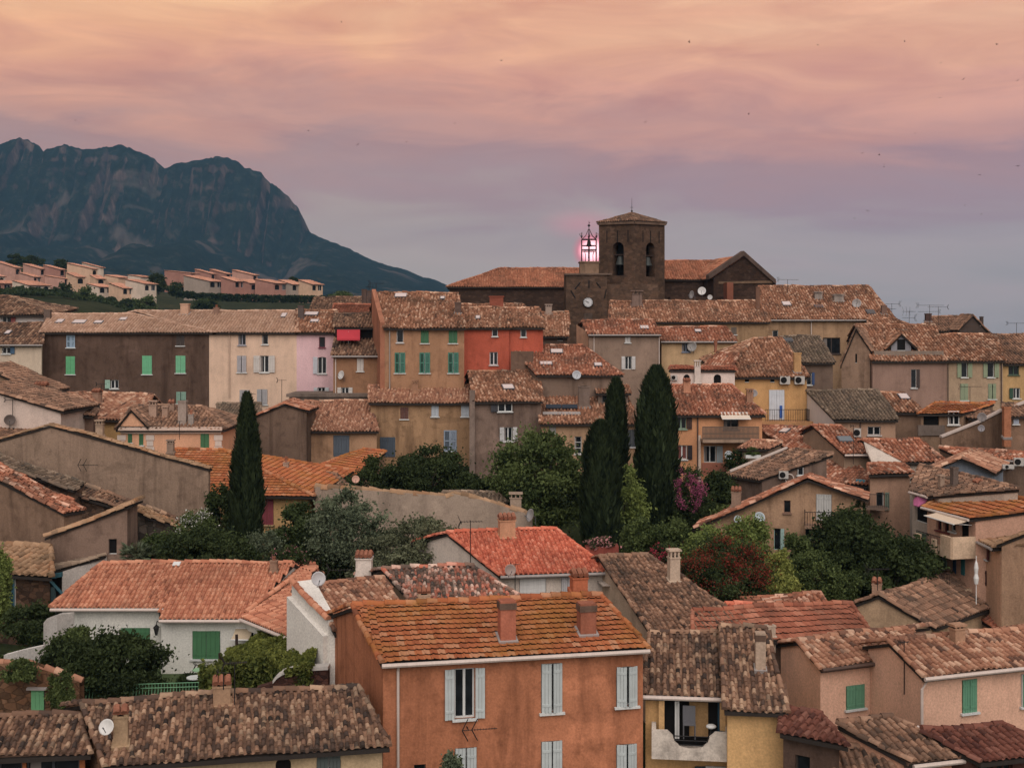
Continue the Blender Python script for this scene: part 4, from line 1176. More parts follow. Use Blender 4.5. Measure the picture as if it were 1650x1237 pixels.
# --- yellow house with loggia, brown barrel roof: main block, loggia block and its balcony
hy = house('yellow house with a scalloped white balcony beside the large orange house', (1172, 1134), (1262, 1137), 38.6, (1166, 1012), RR=1229, dr=38.4, pitch=20, wall=(192, 152, 98, 0.35), pal='old', p=0.215, tl=0.29, jit=1.2, cornice=True,
    chim=[(1217, 1233, 1020, 1078, 'lead', (168, 146, 126), 0.34)], bf=0.8)
hy2 = house('', (1040, 1110), (1170, 1110), 40.2, (1052, 1019), RR=1172, dr=39.9, pitch=20, wall=(188, 146, 92, 0.4), pal='old', p=0.215, tl=0.29, jit=1.2, into=hy.root, cornice=False, gutter=M_PIPE, bf=0.8,
    wins=[(1064, 1118, 1162, 1216, 'D', None, {'sill': False, 'name': 'loggia'})])
def loggia():
    u, n, A = hy2.u, -hy2.nb, hy2.A
    q = lambda x, y: hy2.front(x, y)
    out = 0.9; q1 = lambda x, y: hit(x, y, A + n * out, n) - n * out
    a, b = q1(1050, 1176), q1(1178, 1176); zt = a.z; zb_ = q1(1050, 1222).z; W = (b - a).dot(u)
    m = MB()
    # front parapet with a round bite taken from its top
    loop = []; k = 14
    s0, s1 = W * 0.27, W * 0.73; dep = (zt - zb_) * 0.62
    def fp(s, z): return Vector((a.x, a.y, 0)) + u * s + n * out + ZUP * z
    loop = [fp(0, zb_), fp(W, zb_), fp(W, zt), fp(W * 0.80, zt)]
    for i in range(k + 1):
        t = math.pi * i / k; loop.append(fp((s0 + s1) / 2 + (s1 - s0) / 2 * math.cos(t), zt - 0.28 * dep - 0.72 * dep * math.sin(t)))
    loop += [fp(W * 0.20, zt), fp(0, zt)]
    m.poly_prism(loop, -n * 0.14)
    for s in (0.07, W - 0.07): m.box(fp(s, (zb_ + zt) / 2) - n * (out / 2 + 0.07), u * 0.07, n * (out / 2 - 0.07), ZUP * (zt - zb_) / 2)
    m.box(fp(W / 2, zb_ + 0.08) - n * (out / 2 + 0.07), u * (W / 2 - 0.14), n * (out / 2 - 0.07), ZUP * 0.08)
    bal = m.build('balcony', wall_mat(alb(186, 176, 164), 1.0), hy.root)
    g = MB()
    for z in (0.30, 0.55, 0.80):
        zz = zt - dep * z; g.tube([fp(W * 0.27, zz) - n * 0.07, fp(W * 0.73, zz) - n * 0.07], 0.018, 5)
    g.build('rail', M_IRON, bal)
    for x in (1066, 1164):
        p = MB(); c = q(x, 1146); p.box(c + n * 0.12, u * 0.09, n * 0.12, ZUP * ((q(x, 1117).z - zt) / 2 + 0.05))
        p.build('pillar', as_wall((190, 150, 98, 0.4)), hy.root)
    c0, c1 = q(1067, 1119), q(1113, 1190); mw = MB()
    mw.box((c0 + c1) / 2 + n * 0.0, u * 0.05, n * 0.03, ZUP * (c0.z - c1.z) / 2); mw.box(Vector(((q(1092, 1150)).x, q(1092, 1150).y, (c0.z + c1.z) / 2)) , u * 0.05, n * 0.03, ZUP * (c0.z - c1.z) / 2)
    mw.build('door_frame', M_WHITE, hy.root)
    s = MB(); c = q(1160, 1150); s.box(c + n * 0.02, u * 0.07, n * 0.03, ZUP * 0.72); s.build('shutter', paint_mat(alb(30, 66, 84), 0.6), hy.root)
    yl = MB(); c = q(1126, 1155); yl.box(c - n * 0.10, u * 0.30, n * 0.03, ZUP * 0.66); yl.build('back_panel', as_wall((150, 118, 76, 0.4)), hy.root)
    t = thing('plastic_chair', q(1110, 1176), 'grey folded chair on the scalloped balcony of the yellow house', 'chair')
    cm = MB(); c = q(1110, 1180) + n * 0.45; cm.box(c + ZUP * 0.45, u * 0.2, n * 0.2, ZUP * 0.02)
    for sx in (-1, 1):
        for sy in (-1, 1): cm.tube([c + u * .18 * sx + n * .18 * sy, c + u * .18 * sx + n * .18 * sy + ZUP * 0.45], 0.02, 5)
    cm.build('seat', M_ALU, t); cb = MB(); cb.box(c - n * 0.2 + ZUP * 0.7, u * 0.2, n * 0.02, ZUP * 0.25); cb.build('backrest', M_ALU, t)
    t = thing('barbecue', q(1145, 1178), 'round white lidded pot on a stand in the loggia of the yellow house', 'barbecue')
    c = q(1145, 1170) + n * 0.4; lm = MB(); lm.lathe(c + ZUP * 0.05, [(0.05, 0), (0.15, 0.05), (0.17, 0.09), (0.13, 0.13), (0.04, 0.15)], 14); lm.build('bowl', M_WHITE, t, True)
    lg = MB()
    for k in range(3): lg.tube([c + ZUP * 0.06, c + Vector((0.22 * math.cos(2.1 * k), 0.22 * math.sin(2.1 * k), -0.45))], 0.02, 5)
    lg.build('leg', M_IRON, t)
loggia()
for x0, x1, sc in ((1118, 1136, (34, 58, 72)), (1174, 1194, (34, 58, 72))):
    pass
add_window(hy.root, hy2.A, hy2.u, -hy2.nb, (hy2.front(1137, 1240) - hy2.A).dot(hy2.u), (hy2.front(1172, 1240) - hy2.A).dot(hy2.u), hy2.front(1150, 1290).z, hy2.front(1150, 1233).z, 'O', (40, 62, 76), {}, False)
# --- lower left: long brown roofed house
hl = house('beige house under a long weathered brown barrel tile roof, bottom left', (171, 1222), (616, 1191), 34, (138, 1133), RR=572, wall=(176, 152, 118, 0.35), pal='old', p=0.21, tl=0.28, jit=1.25, seg=7, oh=0.35,
    lw=[], bf=0.9,
    wins=[(444, 1220, 469, 1262, 'D', None, {'arch': 0.25, 'sill': False}), (510, 1212, 549, 1275, 'J', (82, 92, 90), {'arch': 0.2, 'ang': 6}), (232, 1232, 272, 1285, 'D', None, {'arch': 0.3, 'sill': False})],
    chim=[(184, 206, 1138, 1201, 'tile', (158, 132, 102)), (344, 371, 1090, 1134, 'tile', (160, 128, 100))])
# stone flank of that house
def stone_flank():
    m = MB(); A, RL = hl.A, hl.RL
    dv = Vector((RL.x - A.x, RL.y - A.y, 0)); l = dv.length; dv /= l; nn = Vector((-dv.y, dv.x, 0))
    zb = hl.root.location.z
    wall_panel(m, A + nn * 0.03, dv, nn, [(0, zb), (l * 1.9, zb), (l * 1.9, A.z + 0.05), (l, RL.z - 0.15), (0, A.z - 0.15)], [])
    m.build('stone_gable', stone_mat(alb(112, 84, 64), 3.2), hl.root)
stone_flank()
hl0 = house('orange timber framed sunroom under a dark barrel tile lean-to roof', (-60, 1213), (137, 1204), 34.5, (-40, 1158), RR=122, wall=(150, 88, 50, 0.4), pal='old', p=0.21, tl=0.28, jit=1.25, seg=7, back='shed', name='sunroom', cat='sunroom',
    wins=[(-40, 1222, 36, 1280, 'P', None, {'fc': (60, 64, 70), 'bars': 2}), (42, 1222, 128, 1280, 'P', None, {'fc': (60, 64, 70), 'bars': 2})])
# --- pink house with green shutters, bottom right (two blocks and two lean-tos)
PNK = (204, 160, 134, 0.3)
hp = house('pink house with green shutters and a stepped speckled tile roof', (1322, 1070), (1446, 1055), 44, (1289, 1032), RR=1470, wall=PNK, pal='pink', p=0.225, tl=0.31, oh=0.25, cornice=True, pitch=17, bf=1.0,
    wins=[(1363, 1103, 1393, 1141, 'C', (86, 146, 112))], gutter=M_DPIPE)
hp2 = house('', (1486, 1084), (1672, 1064), 41.6, (1436, 1034), RR=1700, wall=PNK, pal='pink', p=0.225, tl=0.31, oh=0.25, into=hp.root, cornice=True, bf=0.8, pitch=17, gutter=M_PIPE,
    wins=[(1550, 1094, 1574, 1147, 'C', (86, 146, 112)), (1645, 1084, 1672, 1136, 'C', (86, 146, 112))],
    chim=[(1533, 1552, 1004, 1036, 'cowl', (156, 120, 94))])
g_ = MB(); c_ = hp2.A
g_.tube([c_ - hp2.nb * 0.25 + hp2.u * 0.1 - ZUP * 0.1, c_ - hp2.nb * 0.12 - hp2.u * 0.10 - ZUP * 0.5, Vector((c_.x, c_.y, hp2.front(1480, 1176).z)) - hp2.nb * 0.12 - hp2.u * 0.10], 0.05, 7)
g_.build('downpipe', M_PIPE, hp.root)
hp3 = house('low pink annex with brown patchwork tile lean-to roof below green shutters', (1456, 1222), (1545, 1212), 36.5, (1352, 1166), RR=1434, pitch=16, wall=(176, 130, 104, 0.4), pal='brown', p=0.225, tl=0.31, back='shed', cat='annex', name='annex', gutter=M_PIPE, bf=1, og=0.06)
hp4 = house('glazed veranda under a dark red tile roof, bottom right corner', (1566, 1219), (1690, 1205), 36.5, (1488, 1180), RR=1612, pitch=14, wall=(70, 44, 36, 0.3), pal='maroon', p=0.225, tl=0.31, back='shed', cat='veranda', name='veranda', og=0.06, cornice=False,
    wins=[(1576, 1226, 1600, 1262, 'P', None, {'fc': (60, 40, 34)}), (1606, 1225, 1632, 1262, 'P', None, {'fc': (60, 40, 34)})])
t_ = MB(); a_ = hit(1478, 1176, hp3.A, hp3.pn) + ZUP * 0.1; b_ = hit(1540, 1212, hp3.A, hp3.pn) + ZUP * 0.1
t_.tube([a_, b_], 0.06, 7); tag(t_.build('drain_pipe', M_PIPE), 'white drainpipe lying diagonally across the brown annex roof', 'pipe')
# --- dark lean-to between the yellow house and the pink house
hd = house('dark brown rendered outhouse between the yellow and the pink house', (1262, 1173), (1352, 1192), 37.5, (1264, 1142), RR=1318, dr=36.5, wall=(84, 66, 56, 0.8), pal='maroon', back='shed', cat='outhouse', name='outhouse', cornice=False, pitch=10, wins=[(1281, 1217, 1305, 1250, 'P', None, {'fc': (60, 54, 50)})])
house('small brown tiled roof low in front of the pink annex', (1352, 1262), (1450, 1262), 36, (1348, 1205), RR=1410, wall=(96, 74, 60, 0.6), pal='brown', back='shed', cat='shed', name='shed', cornice=False)
# --- dark wall and flat red tiles behind
hr = house('house with a dark side wall and striped red flat tile roof', (1120, 1031), (1398, 1017), 46.5, (1120, 984), RR=1368, wall=(92, 74, 62, 0.8), pal='redflat', kind='flat', p=0.3, tl=0.42, jit=0.8, cornice=False, bf=0.8, pitch=15,
    chim=[(1234, 1248, 1000, 1026, 'pot', (168, 150, 132))])
# --- beige gable house with hip
hg = gable_house('beige gabled house with speckled brown roof behind the pink house', (1366, 977), (1502, 1006), (1418, 958), 55, dr=53.5, L=13, sk=5.0, wall=(168, 140, 110, 0.5), pal='brown', p=0.22,
    chim=[(1406, 1420, 932, 962, 'tile', (160, 126, 104))])
house('house with a rust red barrel tile roof at the right edge behind the pink house', (1600, 1010), (1700, 1018), 56, (1514, 950), RR=1690, dr=54, pitch=15, wall=(150, 116, 92, 0.5), pal='redflat', p=0.22, bf=0.6, kt=1.1, cornice=False)
house('small speckled roof peeping out behind the beige gable beside the bushes', (1424, 962), (1500, 962), 61, (1420, 941), RR=1490, wall=(140, 108, 86, 0.5), pal='pink', cornice=False, bf=0.7, cat='shed', name='shed')
house('low hipped pinkish tile roof in front of the garden lawn', (1236, 987), (1330, 984), 52, (1292, 958), RR=1318, hipL=True, wall=(140, 108, 86, 0.5), pal='ember', cornice=False, bf=0.7, cat='shed', name='shed')
house('tiny red tile roof under the dark red shrub', (1170, 992), (1226, 990), 51, (1172, 976), RR=1206, wall=(140, 108, 86, 0.5), pal='red', cornice=False, bf=0.7, cat='shed', name='shed')
# --- brown roof running down to the right
hb = house('house under a broad mottled brown roof beside the red shrub', (1052, 1018), (1212, 1008), 47, (969, 897), RR=1040, wall=(168, 146, 124, 0.5), pal='brown', p=0.20, tl=0.29, cornice=False, pitch=16, gutter=M_PIPE, bf=0.7, jit=1.5,
    chim=[(1077, 1094, 884, 936, 'cowl', (172, 152, 132))])
# --- red tile house
hq = house('white walled house with a bright red tile roof and ridge chimney', (803, 922), (975, 916), 52, (723, 858), RR=893, wall=(190, 178, 166, 0.35), pal='red', p=0.21, tl=0.31, jit=0.8, cornice=False, gutter=M_ZINC, sag=0.3, bf=0.7, oh=0.3,
    wins=[(837, 931, 880, 966, 'D', (190, 190, 190), {'sill': False, 'pc': (190, 190, 192), 'name': 'garage_door'}), (904, 929, 925, 962, 'C', (180, 178, 180), {'sill': False})],
    chim=[(804, 829, 828, 864, 'tile', (176, 130, 98))])
wd_ = MB(); c_ = hq.front(858, 948) - hq.nb * 0.0; wd_.box(c_, hq.u * 0.55, hq.nb * 0.05, ZUP * 0.44)
for k in range(6): wd_.box(c_ - hq.nb * 0.05 + ZUP * (-0.40 + 0.16 * k), hq.u * 0.55, hq.nb * 0.01, ZUP * 0.07)
wd_.build('garage_door', M_WHITE, hq.root)
# clear porch hood at its right end
pm_ = MB(); a_ = hq.front(962, 944); k_ = 8
pts_ = [(a_ + hq.u * 0.0) + hq.u * (1.1 * i / k_) + ZUP * (0.32 * math.sqrt(max(0, 1 - (i / k_) ** 2)) - 0.1) for i in range(k_ + 1)]
for p0_, p1_ in zip(pts_, pts_[1:]): pm_.box((p0_ + p1_) / 2 - hq.nb * 0.5, (p1_ - p0_) / 2 * 1.02, hq.nb * 0.5, ZUP * 0.02)
pm_.build('porch_hood', paint_mat(alb(186, 172, 160), 0.3), hq.root)
# --- mixed patchwork roof
hm = house('house under a grey, white and red patchwork tile roof', (672, 972), (840, 967), 46.5, (620, 917), RR=759, wall=(164, 138, 112, 0.5), pal='mixed', p=0.215, tl=0.30, jit=1.6, cornice=False, bf=0.8, pitch=17,
    chim=[(673, 693, 947, 973, 'tile', (180, 150, 124), 0.3)])
# --- pinkish roof with white parapet
hw = house('white house with a pinkish tile roof and white sloping parapet', (540, 1012), (655, 972), 43.5, (503, 944), RR=613, dr=45, wall=(196, 192, 186, 0.2), pal='pink', p=0.215, tl=0.30, cornice=False, bf=0.7, pitch=17, jit=0.9)
def parapet():
    m = MB(); P0 = hit(470, 947, hw.A, hw.pn); P1 = hit(529, 1010, hw.A, hw.pn); Q0 = hit(506, 944, hw.A, hw.pn); Q1 = hit(541, 1008, hw.A, hw.pn)
    m.hexa([P0 - ZUP * 0.3, P1 - ZUP * 0.3, Q1 - ZUP * 0.3, Q0 - ZUP * 0.3, P0 + ZUP * 0.22, P1 + ZUP * 0.22, Q1 + ZUP * 0.26, Q0 + ZUP * 0.26])
    zb = hw.root.location.z
    for a, b in ((P0, P1),):
        n = Vector((-(b - a).y, (b - a).x, 0)).normalized()
        m.hexa([Vector((a.x, a.y, zb)), Vector((b.x, b.y, zb)), Vector((b.x, b.y, zb)) + n * -0.2, Vector((a.x, a.y, zb)) + n * -0.2, a - ZUP * 0.29, b - ZUP * 0.29, b - ZUP * 0.29 - n * 0.2, a - ZUP * 0.29 - n * 0.2])
    bw = Vector((P1.x, P1.y, zb)); m.box((bw + Vector((hw.A.x, hw.A.y, P1.z - 0.3))) / 2, (Vector((hw.A.x, hw.A.y, zb)) - bw) / 2, hw.nb * 0.1, ZUP * (P1.z - 0.3 - zb) / 2)
    m.build('parapet', as_wall((204, 198, 190, 0.2)), hw.root)
    nb_ = NB(); tile_caps(nb_, P1 + ZUP * 0.20, P0 + ZUP * 0.20, 0.13, 0.36); nb_.build('coping', [tile_mat('salmon'), dark_mat()], hw.root)
parapet()
add_chimney(hw.roof, P(587, 932, 50), 0.62, P(587, 888, 50).z, 'tile', (196, 186, 176), 0.62)
# --- white villa with salmon roof
VIL = (196, 196, 188, 0.15)
hv = house('white villa with salmon double-roll tile roof and green shutters', (260, 990), (396, 990), 51, (252, 908), RR=470, wall=VIL, pal='salmon', p=0.19, tl=0.33, jit=0.5, sag=0.15, cornice=True, pitch=20, gutter=M_PIPE, oh=0.35, bf=0.7,
    wins=[(310, 1016, 355, 1061, 'C', DKG), ], chim=[(436, 447, 896, 921, 'pot', (140, 112, 92), 0.3)], caps=False, ridge=True)
hv2 = house('', (100, 972), (266, 972), 51.8, (165, 907), RR=262, hipL=True, caps=False, og=0.0, wall=VIL, pal='salmon', p=0.19, tl=0.33, jit=0.5, sag=0.15, into=hv.root, cornice=True, pitch=20, gutter=M_PIPE, oh=0.35, bf=0.7,
    wins=[(195, 1011, 242, 1054, 'C', DKG), (95 + 18, 1011, 138, 1040, 'L', DKG)])
hv3 = house('', (396, 990), (480, 1008), 51, (470, 913), RR=500, dr=47.6, wall=VIL, pal='salmon', p=0.19, tl=0.33, jit=0.5, sag=0.15, into=hv.root, cornice=True, pitch=15, gutter=M_PIPE, oh=0.3, bf=0.5, caps=False,
    wins=[(399, 1018, 412, 1060, 'P', None, {'sill': False, 'name': 'door'}), (416, 1024, 440, 1050, 'C', DKG)])
nb_ = NB(); tile_caps(nb_, hv3.A + ZUP * 0.05, hit(474, 930, hv.A, hv.pn) + ZUP * 0.05, 0.11, 0.36); nb_.build('valley_tiles', [tile_mat('salmon'), dark_mat()], hv.root); nb_ = NB(); tile_caps(nb_, hv2.RL, hv.RR, 0.11, .36, lift=0.05); tile_caps(nb_, hv2.eL, hv2.RL, .11, .36, lift=.05); nb_.build('ridge_tiles', [tile_mat('salmon'), dark_mat()], hv.root)
c_ = hv.slope(285, 911) + hv.pn * 0.10; m_ = MB(); m_.box(c_, hv.u * 0.16, (hv.nb + ZUP * 0.36).normalized() * 0.16, hv.pn * 0.02); m_.build('vent_tile', M_WHITE, hv.root)
awning('small pale door canopy on the white villa wall', hv.front(380, 1012) , hv.front(408, 1012), 0.9, 0.25, (186, 168, 140), -hv.nb)
def wall_lantern():
    c = hv2.front(256, 1011) - hv2.nb * 0.05; n = -hv2.nb; t = thing('wall_lantern', c, 'black wrought iron wall lantern on the corner of the white villa', 'lantern')
    m = MB(); m.tube([c + ZUP * 0.25, c + n * 0.2 + ZUP * 0.34, c + n * 0.32 + ZUP * 0.22], 0.02, 5); m.build('bracket', M_IRON, t)
    k = MB(); q = c + n * 0.32; k.lathe(q - ZUP * 0.22, [(0.05, 0), (0.12, 0.30), (0.15, 0.32), (0.03, 0.44)], 6); k.build('lamp_glass', glass_mat((0.02, 0.02, 0.02)), t)
wall_lantern()
# =================================================================== MIDDLE LEFT
BR17 = (118, 94, 76, 0.8)
# long blank rendered wall with one hidden roof slope
hbw = gable_house('large blank stained grey-brown gable wall on the left with a thin tile verge', (-40, 719), (336, 754), (82, 684), 68, dr=66.5, L=0.28, sk=0.0, wall=(134, 112, 94, 0.9), pal='slab', kind='barrel', p=0.15, og=0.06, oh=0.1, cat='building', name='barn')
house('pale brown roof slope behind the top left end of the blank gable wall', (-30, 712), (60, 690), 68.8, (-30, 684), RR=88, dr=68.8, pitch=8, wall=(134, 112, 94, 0.9), pal='brown', back='shed', cornice=False, caps=False)
# red tiled house at the left edge
hs17 = gable_house('brown stained house at the left edge with loose red and pale roof tiles', (-70, 740), (103, 825), (-60, 742), 62, dr=60.5, L=1.25, sk=0.2, wall=BR17, pal='ember', p=0.245, og=0.06, oh=0.1, jit=2.2, sag=1.0)
# shed with the mono pitch rising to the right
hs18 = gable_house('grey shed with a mossy lean-to roof rising to a pale pillar end', (81, 862), (205, 815), (205, 815), 59, dr=59, L=1.6, sk=0.0, wall=(122, 100, 86, 0.9), pal='slab', p=0.245, single=True, og=0.1, oh=0.25, cat='shed', name='shed',
    wins=[(175, 868, 188, 893, 'D', None, {'sill': False})])
# stone house with slab roof, blue shutter
hs19 = house('rough stone house with slab-like ochre tiles and a blue louvred shutter at the left edge', (-30, 918), (80, 924), 56.5, (-40, 876), RR=78, dr=55.5, pitch=15, wall=stone_mat(alb(80, 62, 50), 3.0), pal='slab', p=0.34, tl=0.5, jit=2.5, cornice=False, back='shed', wall2=None,
    wins=[(9, 921, 26, 982, 'B', (40, 84, 100), {'lv': True, 'sill': False})], kt=0.95)
# white carport wall with teal beams
def carport():
    t = thing('carport', P(140, 960, 57.5), 'white walled carport with teal timber brace and a thin tile verge', 'carport')
    d = 57.5; zb = ground_z(P(140, 900, d).x, d) - 0.6
    a, b = P(100, 921, d), P(172, 896, d + 1.5)
    m = MB(); m.hexa([Vector((a.x, a.y, zb)), Vector((b.x, b.y, zb)), Vector((b.x, b.y + .25, zb)), Vector((a.x, a.y + .25, zb)), a, b, b + Vector((0, .25, 0)), a + Vector((0, .25, 0))])
    m.build('wall', as_wall((182, 174, 166, 0.3)), t)
    r = NB(); c0 = P(58, 928, d - 0.6); back = Vector((-0.4, 3.0, 0.1)); tile_plane(r, [c0, b + Vector((0, -.2, .1)), b + back, c0 + back], back, pitch=0.22, jit=1.8); tile_caps(r, c0, b + Vector((0, -.2, .1)), 0.1, 0.4, lift=0.03)
    r.build('roof', [tile_mat('grey'), dark_mat()], t)
    k = MB(); k.box((P(62, 932, d - .3) + P(100, 925, d - .3)) / 2, (P(100, 925, d - .3) - P(62, 932, d - .3)) / 2, Vector((0, .1, 0)), ZUP * 0.1); k.build('beam', paint_mat(alb(58, 104, 116), 0.7), t)
    k = MB(); k.tube([P(79, 934, d - .3), P(100, 957, d - .3)], 0.09, 4); k.build('brace', paint_mat(alb(58, 104, 116), 0.7), t)
    k = MB(); q = P(86, 945, d - .3); k.box(Vector((q.x, q.y, (q.z + zb) / 2)), Vector((.09, 0, 0)), Vector((0, .09, 0)), ZUP * (q.z - zb) / 2); k.build('post', paint_mat(alb(86, 110, 114), 0.7), t)
carport()
def verge_roof(label, pts, th=0.5, pal='grey', name='lean_to_roof', d=56, d2=None, wallc=None, cat='lean-to'):
    """a long narrow lean-to: tile strip between an upper and a lower pixel line"""
    (x0, y0), (x1, y1), (x2, y2), (x3, y3) = pts
    a, b = P(x0, y0, d), P(x1, y1, d2 or d); c, e = P(x2, y2, (d2 or d) - th), P(x3, y3, d - th)
    t = thing(name, Vector(((a.x + b.x) / 2, d, ground_z(a.x, d))), label, cat)
    r = NB(); tile_plane(r, [e, c, b, a], (c - e), pitch=0.22, jit=2.2, sag=0.8); tile_caps(r, e, c, 0.10, 0.4, lift=0.02, jit=2); tile_caps(r, a, b, 0.10, 0.4, lift=0.02, jit=2)
    r.build('roof', [tile_mat(pal), dark_mat()], t)
    m = MB(); zb = min(ground_z(e.x, e.y), ground_z(c.x, c.y)) - 1
    m.hexa([Vector((e.x, e.y + .3, zb)), Vector((c.x, c.y + .3, zb)), Vector((b.x, b.y, zb)), Vector((a.x, a.y, zb)), e + Vector((0, .3, -.12)), c + Vector((0, .3, -.12)), b - ZUP * .1, a - ZUP * .1])
    m.build('wall', wallc or stone_mat(alb(92, 74, 62), 3.0), t)
    return t
verge_roof('long narrow lean-to of dark lichen covered tiles along the foot of the blank gable wall', ((-20, 727), (136, 778), (119, 789), (-20, 743)), 1.2, 'grey', d=66.5, d2=65)
verge_roof('short crumbling tile lean-to against the blank wall below the narrow lean-to', ((-20, 752), (118, 806), (112, 815), (-20, 775)), 0.9, 'ember', d=63.4, d2=62)
verge_roof('dark stone garden wall with broken tile coping stepping down to the white oleander', ((130, 779), (290, 836), (285, 843), (112, 795)), 0.9, 'old', name='coped_wall', d=65.5, d2=64, cat='garden wall')
verge_roof('lower stone garden wall with pale tile coping running down into the bushes', ((222, 818), (360, 866), (355, 872), (222, 826)), 0.5, 'slab', name='coped_wall', d=62, d2=60.5, wallc=stone_mat(alb(92, 84, 76), 2.2), cat='garden wall')
# orange hipped garden house
h21 = house('garden house with a rust orange hipped flat tile roof and a plum red shutter', (240, 789), (496, 789), 70, (278, 725), RR=362, hipR=True, dr=69, pitch=21, wall=(186, 148, 96, 0.4), pal='orange', kind='flat', p=0.28, tl=0.32, jit=0.7, sag=0.2, cornice=False, oh=0.5, bf=0.8,
    wins=[(420, 804, 441, 845, 'C', (150, 62, 72), {'fc': (190, 160, 116)})])
# peach house with pediment and cornice
PEA = (202, 152, 118, 0.25)
h22 = house('peach house with white cornice, corner quoins, green shutters and a small pediment', (195, 689), (357, 689), 76, (214, 655), RR=325, hipL=True, hipR=True, pitch=19, wall=PEA, pal='brown', p=0.24, cornice=False, oh=0.25,
    wins=[(206, 697, 213, 713, 'C', DKG), (224, 697, 231, 717, 'C', DKG), (323, 695, 337, 725, 'C', DKG)],
    chim=[(241, 253, 645, 672, 'cowl', (158, 130, 112)), (262, 271, 654, 672, 'cowl', (150, 122, 104)), (272, 281, 645, 664, 'tile', (150, 122, 104)), (288, 301, 645, 684, 'box', (140, 126, 116)), (304, 312, 660, 686, 'pot', (140, 130, 122))])
def peach_trim():
    A, B, u, n = h22.A, h22.B, h22.u, -h22.nb
    m = MB(); W = (B - A).length; c = (A + B) / 2
    m.box(c + n * 0.14 - ZUP * 0.05, u * (W / 2 + 0.1), n * 0.14, ZUP * 0.10); m.box(c + n * 0.06 - ZUP * 0.30, u * W / 2, n * 0.06, ZUP * 0.05)
    for i in range(36):
        q = A + u * (W * (i + .5) / 36); m.box(q + n * 0.05 - ZUP * 0.20, u * 0.05, n * 0.05, ZUP * 0.05)
    m.build('cornice', paint_mat(alb(200, 176, 160), 0.8), h22.root)
    for x in (196, 242, 352):
        q = h22.front(x, 700); k = MB()
        for i in range(12):
            k.box(Vector((q.x, q.y, A.z - 0.6 - i * 0.36)) + n * 0.025, u * (0.20 if i % 2 else 0.26), n * 0.025, ZUP * 0.16)
        k.build('quoins', paint_mat(alb(200, 184, 172), 0.8), h22.root)
    # pediment gable on the left part of the front
    k = MB(); a_, b_, t_ = h22.front(192, 686), h22.front(240, 686), h22.front(214, 659); o = n * 0.25
    k.poly_prism([a_ + o, b_ + o, t_ + o], -n * 1.2); k.build('pediment', as_wall(PEA), h22.root)
    r = NB()
    for e, s in ((a_, -1), (b_, 1)):
        e2 = e + (e - t_) * 0.06 + n * .35; tile_plane(r, [e2, e2 - n * 3.2, t_ - n * 3.2, t_ + n * .35], n, pitch=0.24)
        tile_caps(r, e2, t_ + n * .35, 0.09, 0.4)
    r.build('pediment_roof', [tile_mat('brown'), dark_mat()], h22.root)
peach_trim()
# pink roofed house behind it
h23 = house('ochre house under a faded pink roof in front of the long brown house', (155, 673), (222, 676), 81, (106, 634), RR=245, dr=80, pitch=17, wall=(188, 148, 92, 0.3), pal='pink', p=0.245, bf=0.7,
    chim=[(150, 163, 627, 652, 'tile', (150, 118, 98))])
h23b = gable_house('little grey gabled outhouse beside the ochre house', (94, 668), (150, 668), (112, 636), 80.5, L=3, wall=(106, 92, 82, 0.8), pal='pink', cat='shed', name='shed')
h24 = house('low shed with small dark doorway behind the blank wall', (92, 668), (150, 669), 76, (98, 660), RR=157, dr=76, pitch=12, wall=(112, 88, 74, 0.6), pal='brown', cornice=False, back='shed', cat='shed', name='shed', wins=[(108, 671, 118, 690, 'D', None, {'sill': False})])
gable_house('narrow brick-brown house with two chimneys behind the white gable wall', (40, 646), (110, 668), (42, 640), 78, L=4, wall=(110, 88, 74, 0.7), pal='brown', cat='house',
    chim=[(58, 76, 616, 650, 'tile', (140, 110, 92), 'R')])
add_chimney(h24.roof, P(161, 704, 74), 0.42, P(161, 676, 74).z, 'cowl', (158, 134, 112))
add_chimney(h22.roof, P(275, 730, 72), 0.38, P(275, 708, 72).z, 'cowl', (140, 120, 104))
# white wall left
h25 = gable_house('whitewashed gable house at the left edge with a round dish on its wall', (-40, 622), (98, 661), (-30, 622), 72, L=6, wall=(186, 168, 156, 0.3), pal='brown', p=0.245)
dish('dark round satellite dish on the whitewashed gable at the left edge', h25.front(19, 676) + Vector((0, -.3, 0)), 0.32, (0.4, -1, 0.3), (84, 72, 66))
antenna('rooftop antenna in front of the whitewashed gable at the left edge', h25.front(22, 668) + Vector((0, -.15, 0)), 0.9, 0.9, 0.1, 9, 0.3)
gable_house('dark brown gable roof peeping over the whitewashed wall at the left edge', (-30, 590), (62, 629), (-20, 594), 82, L=5, wall=(130, 104, 82, 0.5), pal='brown')
# brown house with left slope visible
h26 = gable_house('brown gabled house with orange tinged left roof slope beside the tall cypress', (360, 690), (494, 660), (458, 650), 86, dr=86, L=4, sk=0.0, wall=(104, 84, 70, 0.9), pal='ember', p=0.245,
    chim=[(452, 467, 642, 662, 'pot', (150, 84, 62))])
house('flat topped dark roof block behind the brown gabled house', (352, 668), (418, 668), 92, (352, 651), RR=418, wall=(94, 78, 68, 0.6), pal='grey', back='shed', cornice=False, pitch=12, cat='shed', name='shed')
